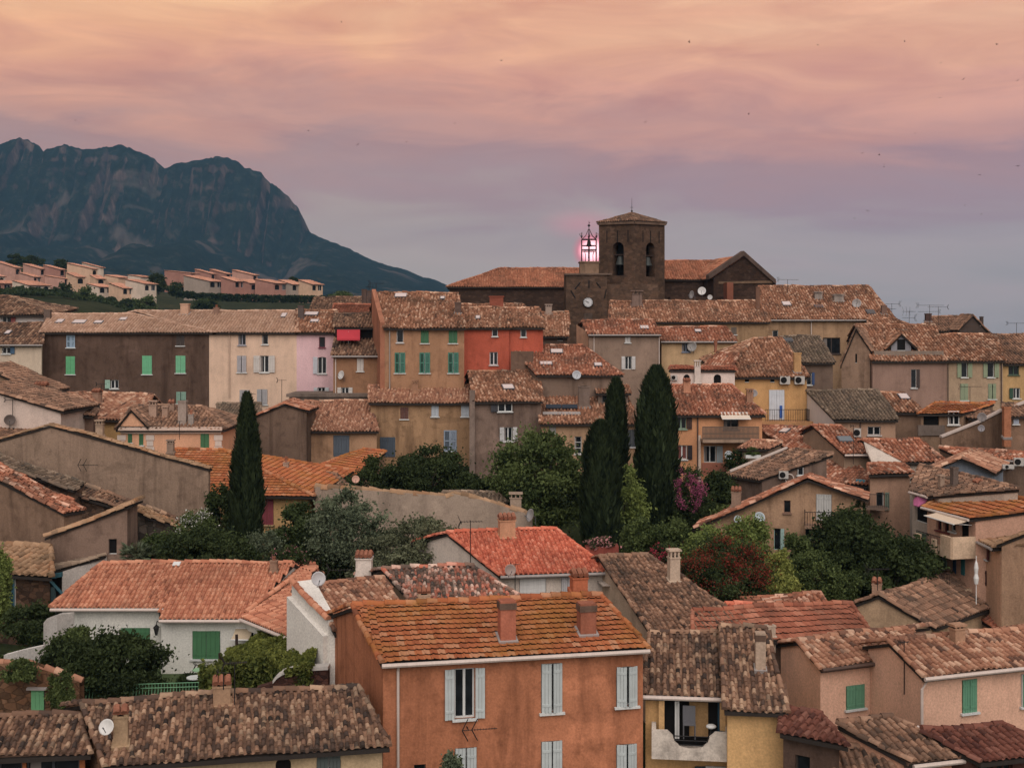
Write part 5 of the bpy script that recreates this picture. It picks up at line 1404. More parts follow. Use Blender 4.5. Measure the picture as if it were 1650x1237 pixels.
# grey parapet terrace above the small roofed house
def parapet_terrace():
    t = thing('terrace', P(540, 660, 94), 'flat grey concrete roof terrace behind the pink tiled house', 'terrace')
    m = MB(); a, b = P(466, 634, 94), P(598, 631, 94); zb = P(0, 700, 94).z
    m.abox((a.x, a.y, zb), (b.x, a.y + 4, a.z)); m.abox((a.x - .2, a.y - .15, a.z - 0.25), (b.x, a.y + 4.1, a.z - 0.02))
    m.build('parapet', as_wall((112, 98, 88, 0.9)), t)
parapet_terrace()
h27 = house('tan house under a neat pinkish barrel roof with two grey-blue shuttered windows', (493, 692), (607, 692), 88, (493, 647), RR=592, pitch=19, wall=(158, 122, 92, 0.8), pal='pink', p=0.245, back='shed',
    wins=[(537, 701, 563, 735, 'C', (78, 88, 100), {'sill': False})])
h29 = house('long tan house with blue and white shutters behind the garden', (597, 647), (758, 647), 90.5, (596, 622), RR=757, pitch=17, wall=(148, 116, 84, 1.0), pal='pink', p=0.245, back='shed',
    wins=[(645, 656, 658, 675, 'C', (104, 66, 56)), (695, 649, 707, 671, 'C', (176, 186, 196)), (743, 649, 756, 671, 'C', (176, 186, 196)), (715, 693, 736, 727, 'C', (136, 152, 172), {'lv': True}), (612, 704, 637, 736, 'C', (70, 82, 96), {'sill': False})],
    chim=[(664, 674, 612, 634, 'cowl', (150, 112, 86))])
h30 = house('tall grey-brown rendered house with white shutters and a long roof behind the green tree', (765, 645), (872, 645), 88, (757, 599), RR=866, dr=89, pitch=20, wall=(116, 96, 84, 1.0), pal='rust', p=0.245, bf=0.6, sky=[(809, 622, 828, 629)],
    wins=[(802, 646, 825, 663, 'L', (66, 66, 72), {}), (812, 688, 826, 711, 'O', (186, 186, 186)), (815, 752, 826, 768, 'P', None)])
pl_ = MB(); q_ = h30.front(761, 640); pl_.box(Vector((q_.x, q_.y, (q_.z + h30.root.location.z) / 2)), Vector((.19, 0, 0)), Vector((0, .3, 0)), ZUP * (q_.z - h30.root.location.z) / 2 + ZUP * .5)
pl_.build('pilaster', as_wall((116, 100, 90, 0.8)), h30.root)
h31 = house('tan house with solar panels and a wide glazed dormer beside the cypresses', (872, 680), (1028, 680), 88, (869, 606), RR=992, pitch=21, wall=(160, 128, 98, 0.6), pal='rust', p=0.245, bf=0.6,
    wins=[(885, 683, 896, 698, 'B', (136, 132, 128)), (926, 703, 937, 731, 'P', None, {'bars': 3}), (1010, 692, 1026, 720, 'C', (66, 72, 78)), (880, 742, 892, 762, 'P', None)],
    chim=[(932, 950, 622, 656, 'box', (112, 96, 86), 0.5)])
def solar():
    u, sl, pn = h31.u, (h31.nb + ZUP * math.tan(R(21))).normalized(), h31.pn
    a, b = h31.slope(876, 662), h31.slope(940, 612)
    c = (h31.slope(874, 637) + h31.slope(938, 637)) / 2
    t = thing('solar_panel_array', h31.slope(906, 655), 'dark solar panel frame low on the tan roof left of the dormer', 'solar panel')
    for i, x in enumerate((892, 918)):
        q = h31.slope(x, 659) + pn * 0.22; m = MB(); m.box(q, u * 0.56, sl * 0.30, pn * 0.03); m.build('panel', paint_mat(alb(52, 60, 70), 0.2), t)
    m = MB(); q = h31.slope(905, 668) + pn * 0.12; m.box(q, u * 1.35, sl * 0.2, pn * 0.03); m.build('flashing', M_ZINC, t)
    # dormer
    d0 = h31.slope(966, 651); n = -h31.nb
    f = MB(); W, Hh = 2.2, 0.75; c = d0 + u * 1.0
    f.box(c + ZUP * Hh / 2 + h31.nb * 1.0, u * W / 2, h31.nb * 1.0, ZUP * Hh / 2); f.build('dormer', as_wall((120, 104, 92, 0.5)), h31.root)
    add_window(h31.root, c, u, n, -W / 2 + 0.25, W / 2 - 0.2, c.z + 0.1, c.z + Hh - 0.08, 'P', None, {'fc': (110, 100, 92), 'sill': False}, False)
    r = NB(); z = Hh + 0.05; tile_plane(r, [c + u * (-W / 2 - .2) + n * .3 + ZUP * z, c + u * (W / 2 + .2) + n * .3 + ZUP * z, c + u * (W / 2 + .2) + h31.nb * 2.4 + ZUP * (z + .5), c + u * (-W / 2 - .2) + h31.nb * 2.4 + ZUP * (z + .5)], u); r.build('dormer_roof', [tile_mat('rust'), dark_mat()], h31.root)
solar()
# orange flat tiled lean-to between house and garden
h28 = house('orange flat tiled lean-to with a grey mortar verge below the tan house', (470, 768), (548, 772), 80, (587, 724), RR=620, dr=76, pitch=15, wall=(128, 100, 78, 0.6), pal='orange', kind='flat', p=0.28, jit=0.8, back='shed', cornice=False, cat='lean-to', name='lean_to', kt=1.05)
house('strip of old grey tiles below the orange lean-to', (474, 779), (560, 778), 74, (477, 762), RR=541, dr=73, pitch=12, wall=(98, 80, 68, 0.6), pal='old', back='shed', cornice=False, cat='lean-to', name='lean_to')
add_chimney(h28.roof, P(461, 768, 74), 0.32, P(461, 735, 74).z, 'pot', (146, 124, 108))
# long retaining wall
def retaining():
    t = thing('garden_wall', P(690, 860, 68), 'long pale stained garden wall with thin tile coping behind the olive trees', 'garden wall')
    m = MB(); r = NB(); pts = [(508, 784, 69), (560, 788, 68.5), (640, 793, 68.2), (718, 799, 68), (730, 795, 68), (780, 806, 68), (845, 826, 67.5), (858, 834, 67.3)]
    W = [P(*p) for p in pts]
    for a, b in zip(W, W[1:]):
        zb = min(ground_z(a.x, a.y), ground_z(b.x, b.y)) - 1.2; o = Vector((0, .4, 0))
        m.hexa([Vector((a.x, a.y, zb)), Vector((b.x, b.y, zb)), Vector((b.x, b.y, zb)) + o, Vector((a.x, a.y, zb)) + o, a, b, b + o, a + o])
        tile_caps(r, a + Vector((0, .2, 0)), b + Vector((0, .2, 0)), 0.2, 0.42, lift=-0.05, jit=2)
    a, b = W[0], P(500, 786, 74); zb = ground_z(a.x, a.y) - 1
    m.hexa([Vector((a.x, a.y, zb)), Vector((a.x + .3, a.y, zb)), Vector((b.x + .3, b.y, zb)), Vector((b.x, b.y, zb)), a, a + Vector((.3, 0, 0)), b + Vector((.3, 0, 0)), b])
    m.build('wall', as_wall((150, 132, 116, 0.55)), t); r.build('coping', [tile_mat('slab'), dark_mat()], t)
    q = P(831, 826, 69); add_chimney(t, q, 0.62, P(831, 793, 69).z, 'cowl', (150, 130, 112))
    h = house('small brown tiled shed roof behind the end of the pale garden wall', (722, 806), (812, 812), 70, (716, 794), RR=800, dr=70, pitch=11, wall=(140, 118, 98, 0.6), pal='grey', back='shed', cornice=False, cat='shed', name='shed')
retaining()
dish('pale satellite dish at the right end of the long garden wall', P(855, 830, 66.8), 0.36, (-0.9, -0.5, 0.3))
dish('red and white patterned round dish above the long garden wall', P(573, 772, 71), 0.22, (0.2, -1, 0.2), (196, 150, 130))
house('pale reddish flat shed roof beside the villa chimney', (455, 923), (508, 922), 58, (452, 912), RR=504, pitch=10, wall=(150, 120, 100, .4), pal='redflat', kind='flat', back='shed', cornice=False, cat='shed', name='shed')

# =================================================================== MIDDLE RIGHT
h58 = house('peach house with wooden balcony, cloth awning and a patchwork roof', (1086, 666), (1228, 666), 82, (1068, 622), RR=1178, pitch=19, wall=(190, 134, 92, 0.35), pal='ember', p=0.245, bf=0.5,
    wins=[(1089, 670, 1106, 691, 'R', (70, 48, 40), {'fc': (128, 152, 132)}), (1166, 671, 1190, 692, 'P', None, {'fc': (100, 90, 90)}), (1091, 717, 1107, 740, 'R', (44, 38, 42), {'pc': (110, 60, 54)}), (1134, 718, 1154, 745, 'R', (150, 160, 164), {'sill': False, 'name': 'glazed_door'})],
    chim=[(1101, 1112, 610, 632, 'tile', (172, 120, 92)), (1203, 1213, 626, 650, 'cowl', (150, 112, 88))], pipes=[(1124, 668, 770, M_DPIPE)])
awning('cream cloth awning above the wooden balcony of the peach house', h58.front(1160, 665), h58.front(1206, 665), 0.9, 0.35, (206, 190, 172), -h58.nb)
def balcony58():
    n, u = -h58.nb, h58.u; a, b = h58.front(1128, 708), h58.front(1217, 708)
    m = MB(); c = (a + b) / 2; m.box(c + n * 0.6, u * (b - a).length / 2, n * 0.6, ZUP * 0.10); bl = m.build('balcony', as_wall((150, 126, 106, 0.8)), h58.root)
    g = MB(); h = 0.85; L = (b - a).length; k = 44
    for i in range(k + 1):
        q = a + n * 1.16 + u * L * i / k + ZUP * 0.1; g.box(q + ZUP * h / 2, u * 0.028, n * 0.012, ZUP * h / 2)
    for z in (0.12, h * 0.5, h): g.box(c + n * 1.13 + ZUP * (z + 0.06), u * L / 2, n * 0.02, ZUP * 0.03)
    g.build('railing', paint_mat(alb(104, 88, 76), 0.8), bl)
    # lower terrace wall
    m = MB(); a, b = h58.front(1126, 752), h58.front(1172, 752); m.box((a + b) / 2 + n * 1.3, u * (b - a).length / 2, n * 0.1, ZUP * 0.4); m.build('terrace_wall', as_wall((130, 80, 62, 0.6)), h58.root)
    # column between
    m = MB(); q = h58.front(1127, 740); m.box(q + n * 0.05, u * 0.08, n * 0.05, ZUP * 1.6); m.build('pilaster', as_wall((196, 176, 160, 0.3)), h58.root)
balcony58()
dish('pale satellite dish below the wooden balcony of the peach house', h58.front(1170, 731) - h58.nb * 0.9, 0.30, (0.3, -1, 0.2), (190, 200, 204))
dish('white satellite dish on the chimney at the eave of the peach house', h58.slope(1208, 640) + Vector((0.2, -.4, .3)), 0.26, (-0.2, -1, 0.25))
# gabled house with iron balcony
h60 = gable_house('beige gabled house with flaking white shutters and long sloping tile verge above the gardens', (1128, 845), (1390, 800), (1302, 770), 66, dr=64, L=1.5, sk=0.1, wall=(158, 126, 98, 0.7), pal='ember', p=0.2, og=0.35, oh=0.3,
    wins=[(1263, 806, 1274, 826, 'P', None, {'fc': (130, 100, 84)}), (1315, 796, 1340, 838, 'C', (176, 176, 172), {'sill': False}), (1247, 851, 1258, 886, 'R', (150, 186, 178), {'sill': False, 'fc': (150, 186, 178), 'name': 'door'}), (1298, 852, 1307, 867, 'P', None, {'fc': (100, 108, 116)})],
    chim=[(1179, 1194, 785, 818, 'tile', (142, 116, 98))])
def balcony60():
    n, u = -h60.nb, h60.u; a, b = h60.front(1297, 843), h60.front(1356, 843); c = (a + b) / 2; L = (b - a).length
    m = MB(); m.box(c + n * 0.5 - ZUP * 0.08, u * L / 2, n * 0.5, ZUP * 0.07); bl = m.build('balcony', as_wall((140, 112, 92, 0.8)), h60.root)
    g = MB(); railing_geo(g, a + n * 0.95, b + n * 0.95, 0.72); railing_geo(g, a, a + n * .95, 0.72); railing_geo(g, b, b + n * .95, 0.72); g.build('railing', M_IRON, bl)
balcony60()
dish('large pale satellite dish on the beige gabled wall above the gardens', h60.front(1224, 832) - h60.nb * 0.45, 0.31, (-0.3, -1, 0.2), (176, 190, 196))
dish('smaller satellite dish lower on the beige gabled wall', h60.front(1189, 835) - h60.nb * 0.4, 0.22, (0.3, -1, 0.2), (176, 190, 196))
# cluster of roofs 1220-1410
h59 = house('house under a wide red-brown barrel roof with a white mortar seam and turquoise door', (1336, 773), (1412, 763), 76, (1222, 686), RR=1316, dr=74, pitch=17, wall=(128, 102, 82, 0.6), pal='ember', p=0.245, oh=0.4, bf=0.4, sky=[(1258, 693, 1272, 699)],
    wins=[(1380, 772, 1395, 797, 'B', (58, 138, 160), {'sill': False, 'name': 'door'})], cornice=False)
sm_ = NB(); tile_caps(sm_, hit(1311, 693, h59.A, h59.pn) + ZUP * .1, hit(1356, 727, h59.A, h59.pn) + ZUP * .1, 0.11, 0.5); sm_.build('mortar_seam', [M_PIPE, dark_mat()], h59.root)
h59b = house('terrace roof with grey skylight and an air conditioner to the right of the mortar seam', (1360, 729), (1408, 729), 77, (1312, 686), RR=1352, pitch=17, wall=(150, 126, 104, 0.5), pal='ember', p=0.245, cornice=False, bf=0.4, sky=[(1350, 706, 1373, 714, (110, 116, 120))], gutter=M_PIPE)
h59c = gable_house('grey-brown house with round duct and air conditioner under a weathered slab roof', (1228, 770), (1332, 735), (1332, 735), 70, dr=70, L=2.5, sk=-1.4, wall=(112, 92, 80, 0.8), pal='brown', p=0.24, single=True, og=0.1, oh=0.3, wins=[(1285, 752, 1294, 765, 'P', None)])
fb_ = MB(); a_, b_ = hit(1176, 762, h59c.A, (h59c.T - h59c.A).cross(h59c.bv)), hit(1268, 724, h59c.A, (h59c.T - h59c.A).cross(h59c.bv)); fb_.box((a_ + b_) / 2 + ZUP * .12, (b_ - a_) / 2, Vector((0, .16, 0)), ZUP * .05); fb_.build('flashing', M_PIPE, h59c.root)
ac_unit('air conditioner beside the round duct on the grey-brown wall', h59c.front(1261, 764) - h59c.nb * .3, 0.52, 0.42, -h59c.nb)
du_ = MB(); q_ = h59c.front(1271, 770) - h59c.nb * .15; du_.tube([q_ + (h59c.u * math.cos(a) + ZUP * math.sin(a)) * 0.24 for a in np.linspace(2.4, -3.0, 16)], 0.035, 6); du_.build('duct', M_PIPE, h59c.root)
h59d = house('house with a patchy red roof and white terrace parapet among the right hand roofs', (1455, 741), (1520, 739), 75, (1392, 709), RR=1478, dr=75, pitch=16, wall=(176, 162, 148, 0.4), pal='ember', p=0.245, cornice=False, bf=0.5)
wt_ = MB(); a_, b_, c_ = hit(1393, 712, h59d.A, h59d.pn), hit(1455, 742, h59d.A, h59d.pn), P(1400, 749, 74.5); wt_.poly_prism([a_, b_ , b_ - ZUP * .8, P(1408, 752, b_.y), P(1398, 730, b_.y)], Vector((0, .2, 0))); wt_.build('parapet', as_wall((184, 172, 160, 0.3)), h59d.root)
house('narrow strip of brown tiles over the pink house with the iron balcony', (1402, 762), (1466, 760), 72.5, (1400, 750), RR=1455, pitch=12, wall=(166, 130, 106, 0.4), pal='ember', p=0.245, cornice=False, back='shed',
    wins=[(1412, 793, 1425, 822, 'R', (110, 126, 108), {'sill': False})])
def balc_iron():
    d = 71.5; t = thing('iron_balcony', P(1410, 822, d), 'small iron balcony with green shutter between the beige gable and the right hand houses', 'balcony')
    a, b = P(1394, 818, d), P(1432, 818, d); m = MB(); m.abox((a.x, d, a.z - .12), (b.x, d + 1.0, a.z)); m.build('floor', as_wall((120, 100, 86, .6)), t)
    g = MB(); railing_geo(g, a, b, 0.78, 0.11); railing_geo(g, a, a + Vector((0, .9, 0)), 0.78, .11); g.build('railing', M_IRON, t)
balc_iron()
ac_unit('air conditioner on a pole bracket above the skylight roof', P(1382, 697, 79), 0.42, 0.52, (-0.2, -1, 0))
antenna('thin bare antenna mast rising from the mortar seam roof', P(1375, 740, 76), 2.1, 0.3, 0, 2, 0.15)
# terrace corner under the peach house
house('small rust roof over the planted terrace beside the wooden balcony', (1196, 720), (1238, 721), 79, (1212, 711), RR=1258, pitch=12, wall=(120, 100, 84, 0.5), pal='pink', cornice=False, back='shed', cat='shed', name='shed')
def planter():
    t = thing('planter', P(1215, 738, 77), 'white planter box with green leaves beside the rust terrace roof', 'planter')
    m = MB(); a, b = P(1202, 733, 77), P(1226, 738, 77); m.abox((a.x, 77, b.z), (b.x, 77.4, a.z)); m.build('box', M_WHITE, t)
    nb = NB(); pts, tone = crown_points(((a.x + b.x) / 2, 77.2, a.z + .15), ((b.x - a.x) / 2, .25, .3), 700, 12, .4); leaves(nb, pts, .1, 0, tone); nb.build('foliage', [leaf_mat(*GREENS['mid'])], t)
planter()
# yellow house with white door
YEL = (180, 138, 86, 0.5)
h48 = house('yellow ochre house with a white double door and iron balcony', (1172, 605), (1300, 605), 90, (1214, 546), RR=1258, pitch=21, hipL=True, wall=YEL, pal='rust', p=0.245, bf=0.6,
    wins=[(1200, 606, 1207, 616, 'D', None, {'sill': False}), (1241, 606, 1248, 616, 'D', None, {'sill': False}), (1239, 628, 1264, 676, 'C', (190, 196, 204), {'sill': False, 'fc': (196, 198, 204), 'name': 'double_door'})],
    chim=[(1279, 1290, 568, 600, 'box', (180, 140, 92))])
def balcony48():
    n, u = -h48.nb, h48.u; a, b = h48.front(1228, 677), h48.front(1298, 677); c = (a + b) / 2; L = (b - a).length
    m = MB(); m.box(c + n * 0.6 - ZUP * 0.2, u * (L / 2 + .6), n * 0.6, ZUP * 0.2); bl = m.build('balcony', as_wall((176, 130, 86, .6)), h48.root)
    g = MB(); railing_geo(g, a + n * 1.15, b + n * 1.15, 0.85, 0.16); railing_geo(g, b, b + n * 1.15, .85, .16); g.build('railing', M_IRON, bl)
balcony48()
for x, l in ((1263.5, 'left of the pair of air conditioners on the yellow ochre house'), (1287, 'right of the pair of air conditioners on the yellow ochre house')):
    ac_unit(l, h48.front(x, 612) - h48.nb * .32, 0.72, 0.58, -h48.nb)
sg_ = MB(); q_ = h48.front(1258, 663) - h48.nb * .1; sg_.box(q_, h48.u * .09, h48.nb * .03, ZUP * .45); sg_.build('shutter', paint_mat(alb(40, 84, 160), .6), h48.root)
house('ochre lean-to with its own sloping tiles left of the yellow house', (1128, 594), (1176, 592), 91.5, (1156, 571), RR=1188, dr=90.5, pitch=19, wall=(182, 142, 88, 0.3), pal='ember', back='shed', cornice=False, cat='lean-to', name='lean_to')
# white arcade house
h47 = house('white rendered house with two arched openings and a jagged tile parapet', (1080, 596), (1184, 599), 88.8, (1082, 592), RR=1182, pitch=6, wall=(206, 186, 176, 0.25), pal='redflat', back='shed', cornice=False, oh=0.12, caps=True,
    wins=[(1101, 603, 1112, 620, 'D', None, {'arch': 0.4, 'sill': False}), (1150, 603, 1162, 618, 'D', None, {'arch': 0.4, 'sill': False})])
add_chimney(h47.roof, h47.front(1123, 618) + Vector((0, -.2, 0)), 0.42, h47.front(1123, 580).z, 'cowl', (206, 190, 180))
ac_unit('dark grilled air conditioner on the white arched house', h47.front(1086, 608) - h47.nb * .2, 0.45, 0.35, -h47.nb)
dish('white satellite dish on the pipe beside the peach house chimney', P(1208, 637, 81), 0.2, (0, -1, 0.2)) if False else None
# white flank house
h55 = house('house with a tall white flank wall and moss brown roof left of the mauve house', (1345, 674), (1443, 674), 85, (1302, 630), RR=1412, pitch=18, wall=(164, 130, 106, 0.4), pal='grey', p=0.245, bf=0.25, kt=0.9, cornice=False, pipes=[(1386, 676, 720, M_DPIPE)],
    wins=[(1398, 687, 1419, 701, 'P', None, {'fc': (186, 180, 176)})])
wf_ = MB(); A_ = h55.A; R_ = h55.RL; bv_ = Vector((R_.x - A_.x, R_.y - A_.y, 0)).normalized(); n_ = Vector((-bv_.y, bv_.x, 0)); zb_ = h55.root.location.z
o_ = n_ * 0.06
wf_.poly_prism([Vector((A_.x, A_.y, zb_)) + o_, A_ + o_, R_ + o_, R_ + bv_ * 1.2 - ZUP * .6 + o_, Vector(((R_ + bv_ * 1.2).x, (R_ + bv_ * 1.2).y, zb_)) + o_], n_ * -0.05); wf_.build('flank', paint_mat(alb(206, 194, 186), .8, 'whitewash', .1), h55.root)
h56 = house('small roof with a bright skylight behind the moss brown roof', (1420, 662), (1484, 662), 87, (1404, 634), RR=1456, pitch=19, wall=(132, 106, 86, 0.5), pal='rust', p=0.245, bf=0.4, sky=[(1448, 637, 1464, 645)])
# loggia house
h57 = house('house with a dark loggia under a rust red flat roof', (1484, 665), (1552, 662), 84, (1508, 650), RR=1600, dr=84, pitch=12, wall=(132, 106, 84, 0.8), pal='orange', kind='flat', back='shed', cornice=False, kt=0.95,
    wins=[(1488, 668, 1513, 700, 'D', None, {'sill': False, 'name': 'loggia'}), (1527, 662, 1545, 684, 'P', None, {'nocut': True, 'fc': (206, 204, 200)})])
pr_ = MB(); q_ = h57.front(1500, 693); pr_.box(q_ - h57.nb * .06, h57.u * .9, h57.nb * .05, ZUP * .35); pr_.build('parapet', as_wall((104, 92, 84, .6)), h57.root)
def strip_wall(label, pts, dp, col, cap=None, name='parapet_wall', cat='wall'):
    W = [P(*p) for p in pts]; t = thing(name, Vector(W[0]), label, cat); m = MB(); c = MB(); o = Vector((0, dp, 0))
    for a, b in zip(W, W[1:]):
        zb = min(ground_z(a.x, a.y), ground_z(b.x, b.y)) - .5
        m.hexa([Vector((a.x, a.y, zb)), Vector((b.x, b.y, zb)), Vector((b.x, b.y, zb)) + o, Vector((a.x, a.y, zb)) + o, a, b, b + o, a + o])
        if cap: c.hexa([a - o * .3, b - o * .3, b + o * 1.3, a + o * 1.3, a - o * .3 + ZUP * .12, b - o * .3 + ZUP * .12, b + o * 1.3 + ZUP * .12, a + o * 1.3 + ZUP * .12])
    m.build('wall', as_wall(col), t)
    if cap: c.build('coping', cap, t)
    return t
strip_wall('brown stained wall with white coping climbing towards two grey dishes', [(1517, 705, 81), (1570, 684, 80), (1580, 680, 80), (1615, 662, 79), (1680, 640, 78)], 0.3, (126, 100, 80, 1.0), M_PIPE)
dish('upper of two grey satellite dishes on a mast above the white coping wall', P(1582, 672, 78.5), 0.29, (-.3, -1, .2), (124, 116, 114))
dish('lower of two grey satellite dishes on a mast above the white coping wall', P(1581, 690, 78.2), 0.22, (-.2, -1, .2), (136, 132, 136))
house('brown roof above the white coping wall near the right edge', (1560, 672), (1652, 652), 84, (1545, 662), RR=1640, dr=82, pitch=12, wall=(120, 96, 78, .6), pal='brown', back='shed', cornice=False)
hq2 = house('house with a blue-white shutter and brick chimney at the right edge', (1620, 668), (1700, 660), 77, (1618, 652), RR=1700, pitch=14, wall=(126, 98, 78, 0.8), pal='brown', back='shed', cornice=False, wins=[(1632, 668, 1641, 683, 'B', (160, 170, 190))])
add_chimney(hq2.roof, P(1622, 705, 76), 0.42, P(1622, 655, 76).z, 'box', (150, 96, 66))
house('long low rust tiled roof crossing the right edge below the white coping wall', (1545, 733), (1700, 700), 74, (1516, 722), RR=1680, dr=70, pitch=10, wall=(120, 98, 82, .6), pal='ember', back='shed', cornice=False, gutter=M_ZINC)
house('grey-brown tiled roof wedge at the right edge beneath the long rust roof', (1585, 752), (1700, 742), 71, (1568, 741), RR=1690, pitch=11, wall=(110, 92, 80, .6), pal='old', back='shed', cornice=False)
ac_unit('air conditioner at the right edge above the rust coloured roofs', P(1642, 744, 68), 0.5, 0.42, (-.2, -1, 0))
ac_unit('low air conditioner lying beside the right edge unit', P(1625, 752, 68), 0.6, 0.22, (-.2, -1, 0))
# blue-grey gable and its roof
h61 = gable_house('low house with a blue-grey painted gable between the right hand roofs', (1476, 766), (1600, 758), (1552, 735), 68, dr=67, L=4, sk=1, wall=(120, 128, 140, .4), pal='pink', p=0.245, og=0.5)
# the tall right hand row
h62 = house('tall cream house with a pink parasol on its balcony, right of the gardens', (1470, 786), (1513, 800), 64, (1484, 752), RR=1640, dr=61.3, pitch=18, wall=(178, 162, 146, 0.5), pal='brown', p=0.24, cornice=False, oh=0.35, back='shed', gutter=M_PIPE, jit=1.8,
    wins=[(1474, 802, 1496, 842, 'D', None, {'sill': False, 'name': 'loggia'}), (1477, 858, 1492, 882, 'C', (92, 122, 100), {'lv': True})],
    chim=[(1512, 1521, 765, 787, 'cowl', (150, 126, 108)), (1532, 1543, 752, 784, 'box', (100, 86, 78))])
h62b = house('pink house with cream awning, curved balconies and moss stained orange roof', (1494, 814), (1572, 836), 61.5, (1560, 786), RR=1700, dr=57.5, pitch=16, wall=(188, 146, 122, 0.35), pal='orange', kind='flat', p=0.28, cornice=False, oh=0.25, back='shed', gutter=M_PIPE, kt=0.95,
    wins=[(1509, 834, 1517, 854, 'P', None, {'fc': (120, 60, 60)}), (1520, 836, 1529, 857, 'P', None, {'fc': (120, 60, 60)}), (1531, 838, 1540, 856, 'P', None), (1546, 838, 1561, 872, 'D', None, {'sill': False}), (1510, 886, 1522, 914, 'O', (104, 138, 128)), (1536, 892, 1541, 926, 'B', (36, 62, 92), {'sill': False}), (1549, 892, 1555, 926, 'B', (40, 110, 112), {'sill': False})],
    chim=[(1570, 1582, 772, 796, 'tile', (146, 112, 88))])
awning('cream striped awning on the pink house right of the gardens', h62b.front(1519, 822), h62b.front(1568, 836), 1.0, 0.22, (206, 184, 160), -h62b.nb)
def balc62():
    n, u = -h62b.nb, h62b.u
    for y0, y1, xa, xb, lab in ((857, 879, 1512, 1571, 'up'), (918, 936, 1522, 1566, 'low')):
        a, b = h62b.front(xa, y1), h62b.front(xb, y1); L = (b - a).dot(u); b = a + u * L; c = (a + b) / 2; h = h62b.front(xa, y0).z - a.z
        m = MB(); m.box(c + n * .6, u * L / 2, n * .6, ZUP * .08)
        if lab == 'up':
            m.box(a + u * L * .86 + n * 1.2 + ZUP * .45, u * L * .14, n * .06, ZUP * .50); m.box(b + n * .6 + ZUP * .45, u * .06, n * .6, ZUP * .50); m.box(a + u * L * .06 + n * 1.2 + ZUP * .30, u * L * .07, n * .06, ZUP * .38); m.box(a + u * L * .52 + n * 1.2 + ZUP * .28, u * L * .06, n * .05, ZUP * .36)
        bl = m.build('balcony', as_wall((190, 164, 136, .6)), h62b.root)
        g = MB(); railing_geo(g, a + n * 1.17 + ZUP * .05, b + n * 1.17 + ZUP * .05, .75, .12); g.build('railing', M_IRON, bl)
balc62()
h62c = house('house with dark red shutters under a pale mottled roof at the right edge', (1574, 863), (1612, 876), 58.5, (1640, 840), RR=1720, dr=55.5, pitch=15, wall=(190, 148, 118, 0.4), pal='slab', p=0.24, cornice=False, oh=0.3, back='shed', gutter=M_ZINC,
    wins=[(1585, 876, 1592, 900, 'O', (82, 24, 26)), (1584, 918, 1590, 942, 'B', (70, 26, 28), {'sill': False})])
h62d = gable_house('plain sandy side wall at the right edge beside the dark red shutters', (1614, 874), (1700, 840), (1700, 840), 55.2, dr=54, L=.6, wall=(156, 124, 98, 0.6), pal='slab', single=True, og=.05)
house('grey side wall with slanting top between the orange roof and the pale roof', (1572, 832), (1700, 790), 57.6, (1572, 828), RR=1700, dr=53, pitch=8, wall=(92, 74, 64, .7), pal='orange', back='shed', cornice=False) if False else None
def parasol(label, tip, col, r, h, closed=False, tilt=(0, 0, 1), name='parasol'):
    ax = Vector(tilt).normalized(); tip = Vector(tip); t = thing(name, tip - ax * h, label, 'parasol')
    m = MB(); m.lathe(tip - ax * r * .45, [(r, 0.0), (r * .98, .05), (r * .55, r * .25), (.03, r * .45)], 8, 0, ax); m.lathe(tip - ax * r * .45, [(r * .97, -.01), (.02, r * .42)], 8, 0, ax)
    m.build('canopy', paint_mat(alb(*col), .85, 'parasol_cloth', .2), t); p = MB(); p.tube([tip - ax * h, tip], .025, 6); p.build('pole', M_WHITE, t); return t
parasol('folded pink parasol leaning out from the tall cream house', P(1480, 798, 62.6), (208, 110, 160), .55, 1.4, tilt=(-.75, -.2, .62))
cu_ = tag(None, None) if False else None
def white_cloth():
    t = thing('parasol', P(1573, 944, 55.5), 'closed white parasol standing beside the balconies at the right edge', 'parasol')
    m = MB(); c = P(1573, 944, 55.5); m.lathe(c + ZUP * .1, [(.08, 0), (.12, .25), (.07, .45), (.10, .7), (.07, .9), (.02, 1.05)], 9); m.build('canopy', M_WHITE, t); p = MB(); p.tube([c - ZUP * .8, c + ZUP * 1.35], .02, 5); p.build('pole', M_WHITE, t)
white_cloth()
# =================================================================== UPPER LEFT ROW
h33 = house('cream house at the left edge with blue shutters under a dark mossy roof', (-60, 553), (67, 553), 98, (-60, 522), RR=70, pitch=20, wall=(192, 174, 152, 0.3), pal='old', p=0.25, bf=0.5, sky=[(9, 535, 18, 540)], gutter=M_ZINC,
    wins=[(3, 559, 17, 570, 'R', (66, 100, 132), {'sw': .35}), (8, 595, 20, 612, 'B', (60, 112, 150))])
h33b = house('white house with rose shutters under a brown hipped roof at the left edge', (-60, 505), (70, 505), 108, (-60, 478), RR=16, hipR=True, pitch=20, wall=(190, 182, 178, 0.2), pal='old', p=0.25, oh=.45, bf=0.6, cornice=False,
    wins=[(3, 508, 18, 525, 'R', (150, 74, 72))])
bl_ = MB(); a_, b_ = h33b.front(-20, 526), h33b.front(66, 526); railing_geo(bl_, a_ - h33b.nb * .5 - ZUP * .1, b_ - h33b.nb * .5 - ZUP * .1, .25, .3, .03); bl_.build('balustrade', M_WHITE, h33b.root)
add_chimney(h33b.roof, P(77, 528, 103), .5, P(77, 499, 103).z, 'box', (96, 82, 74))
BRN = (86, 67, 56, 0.9)
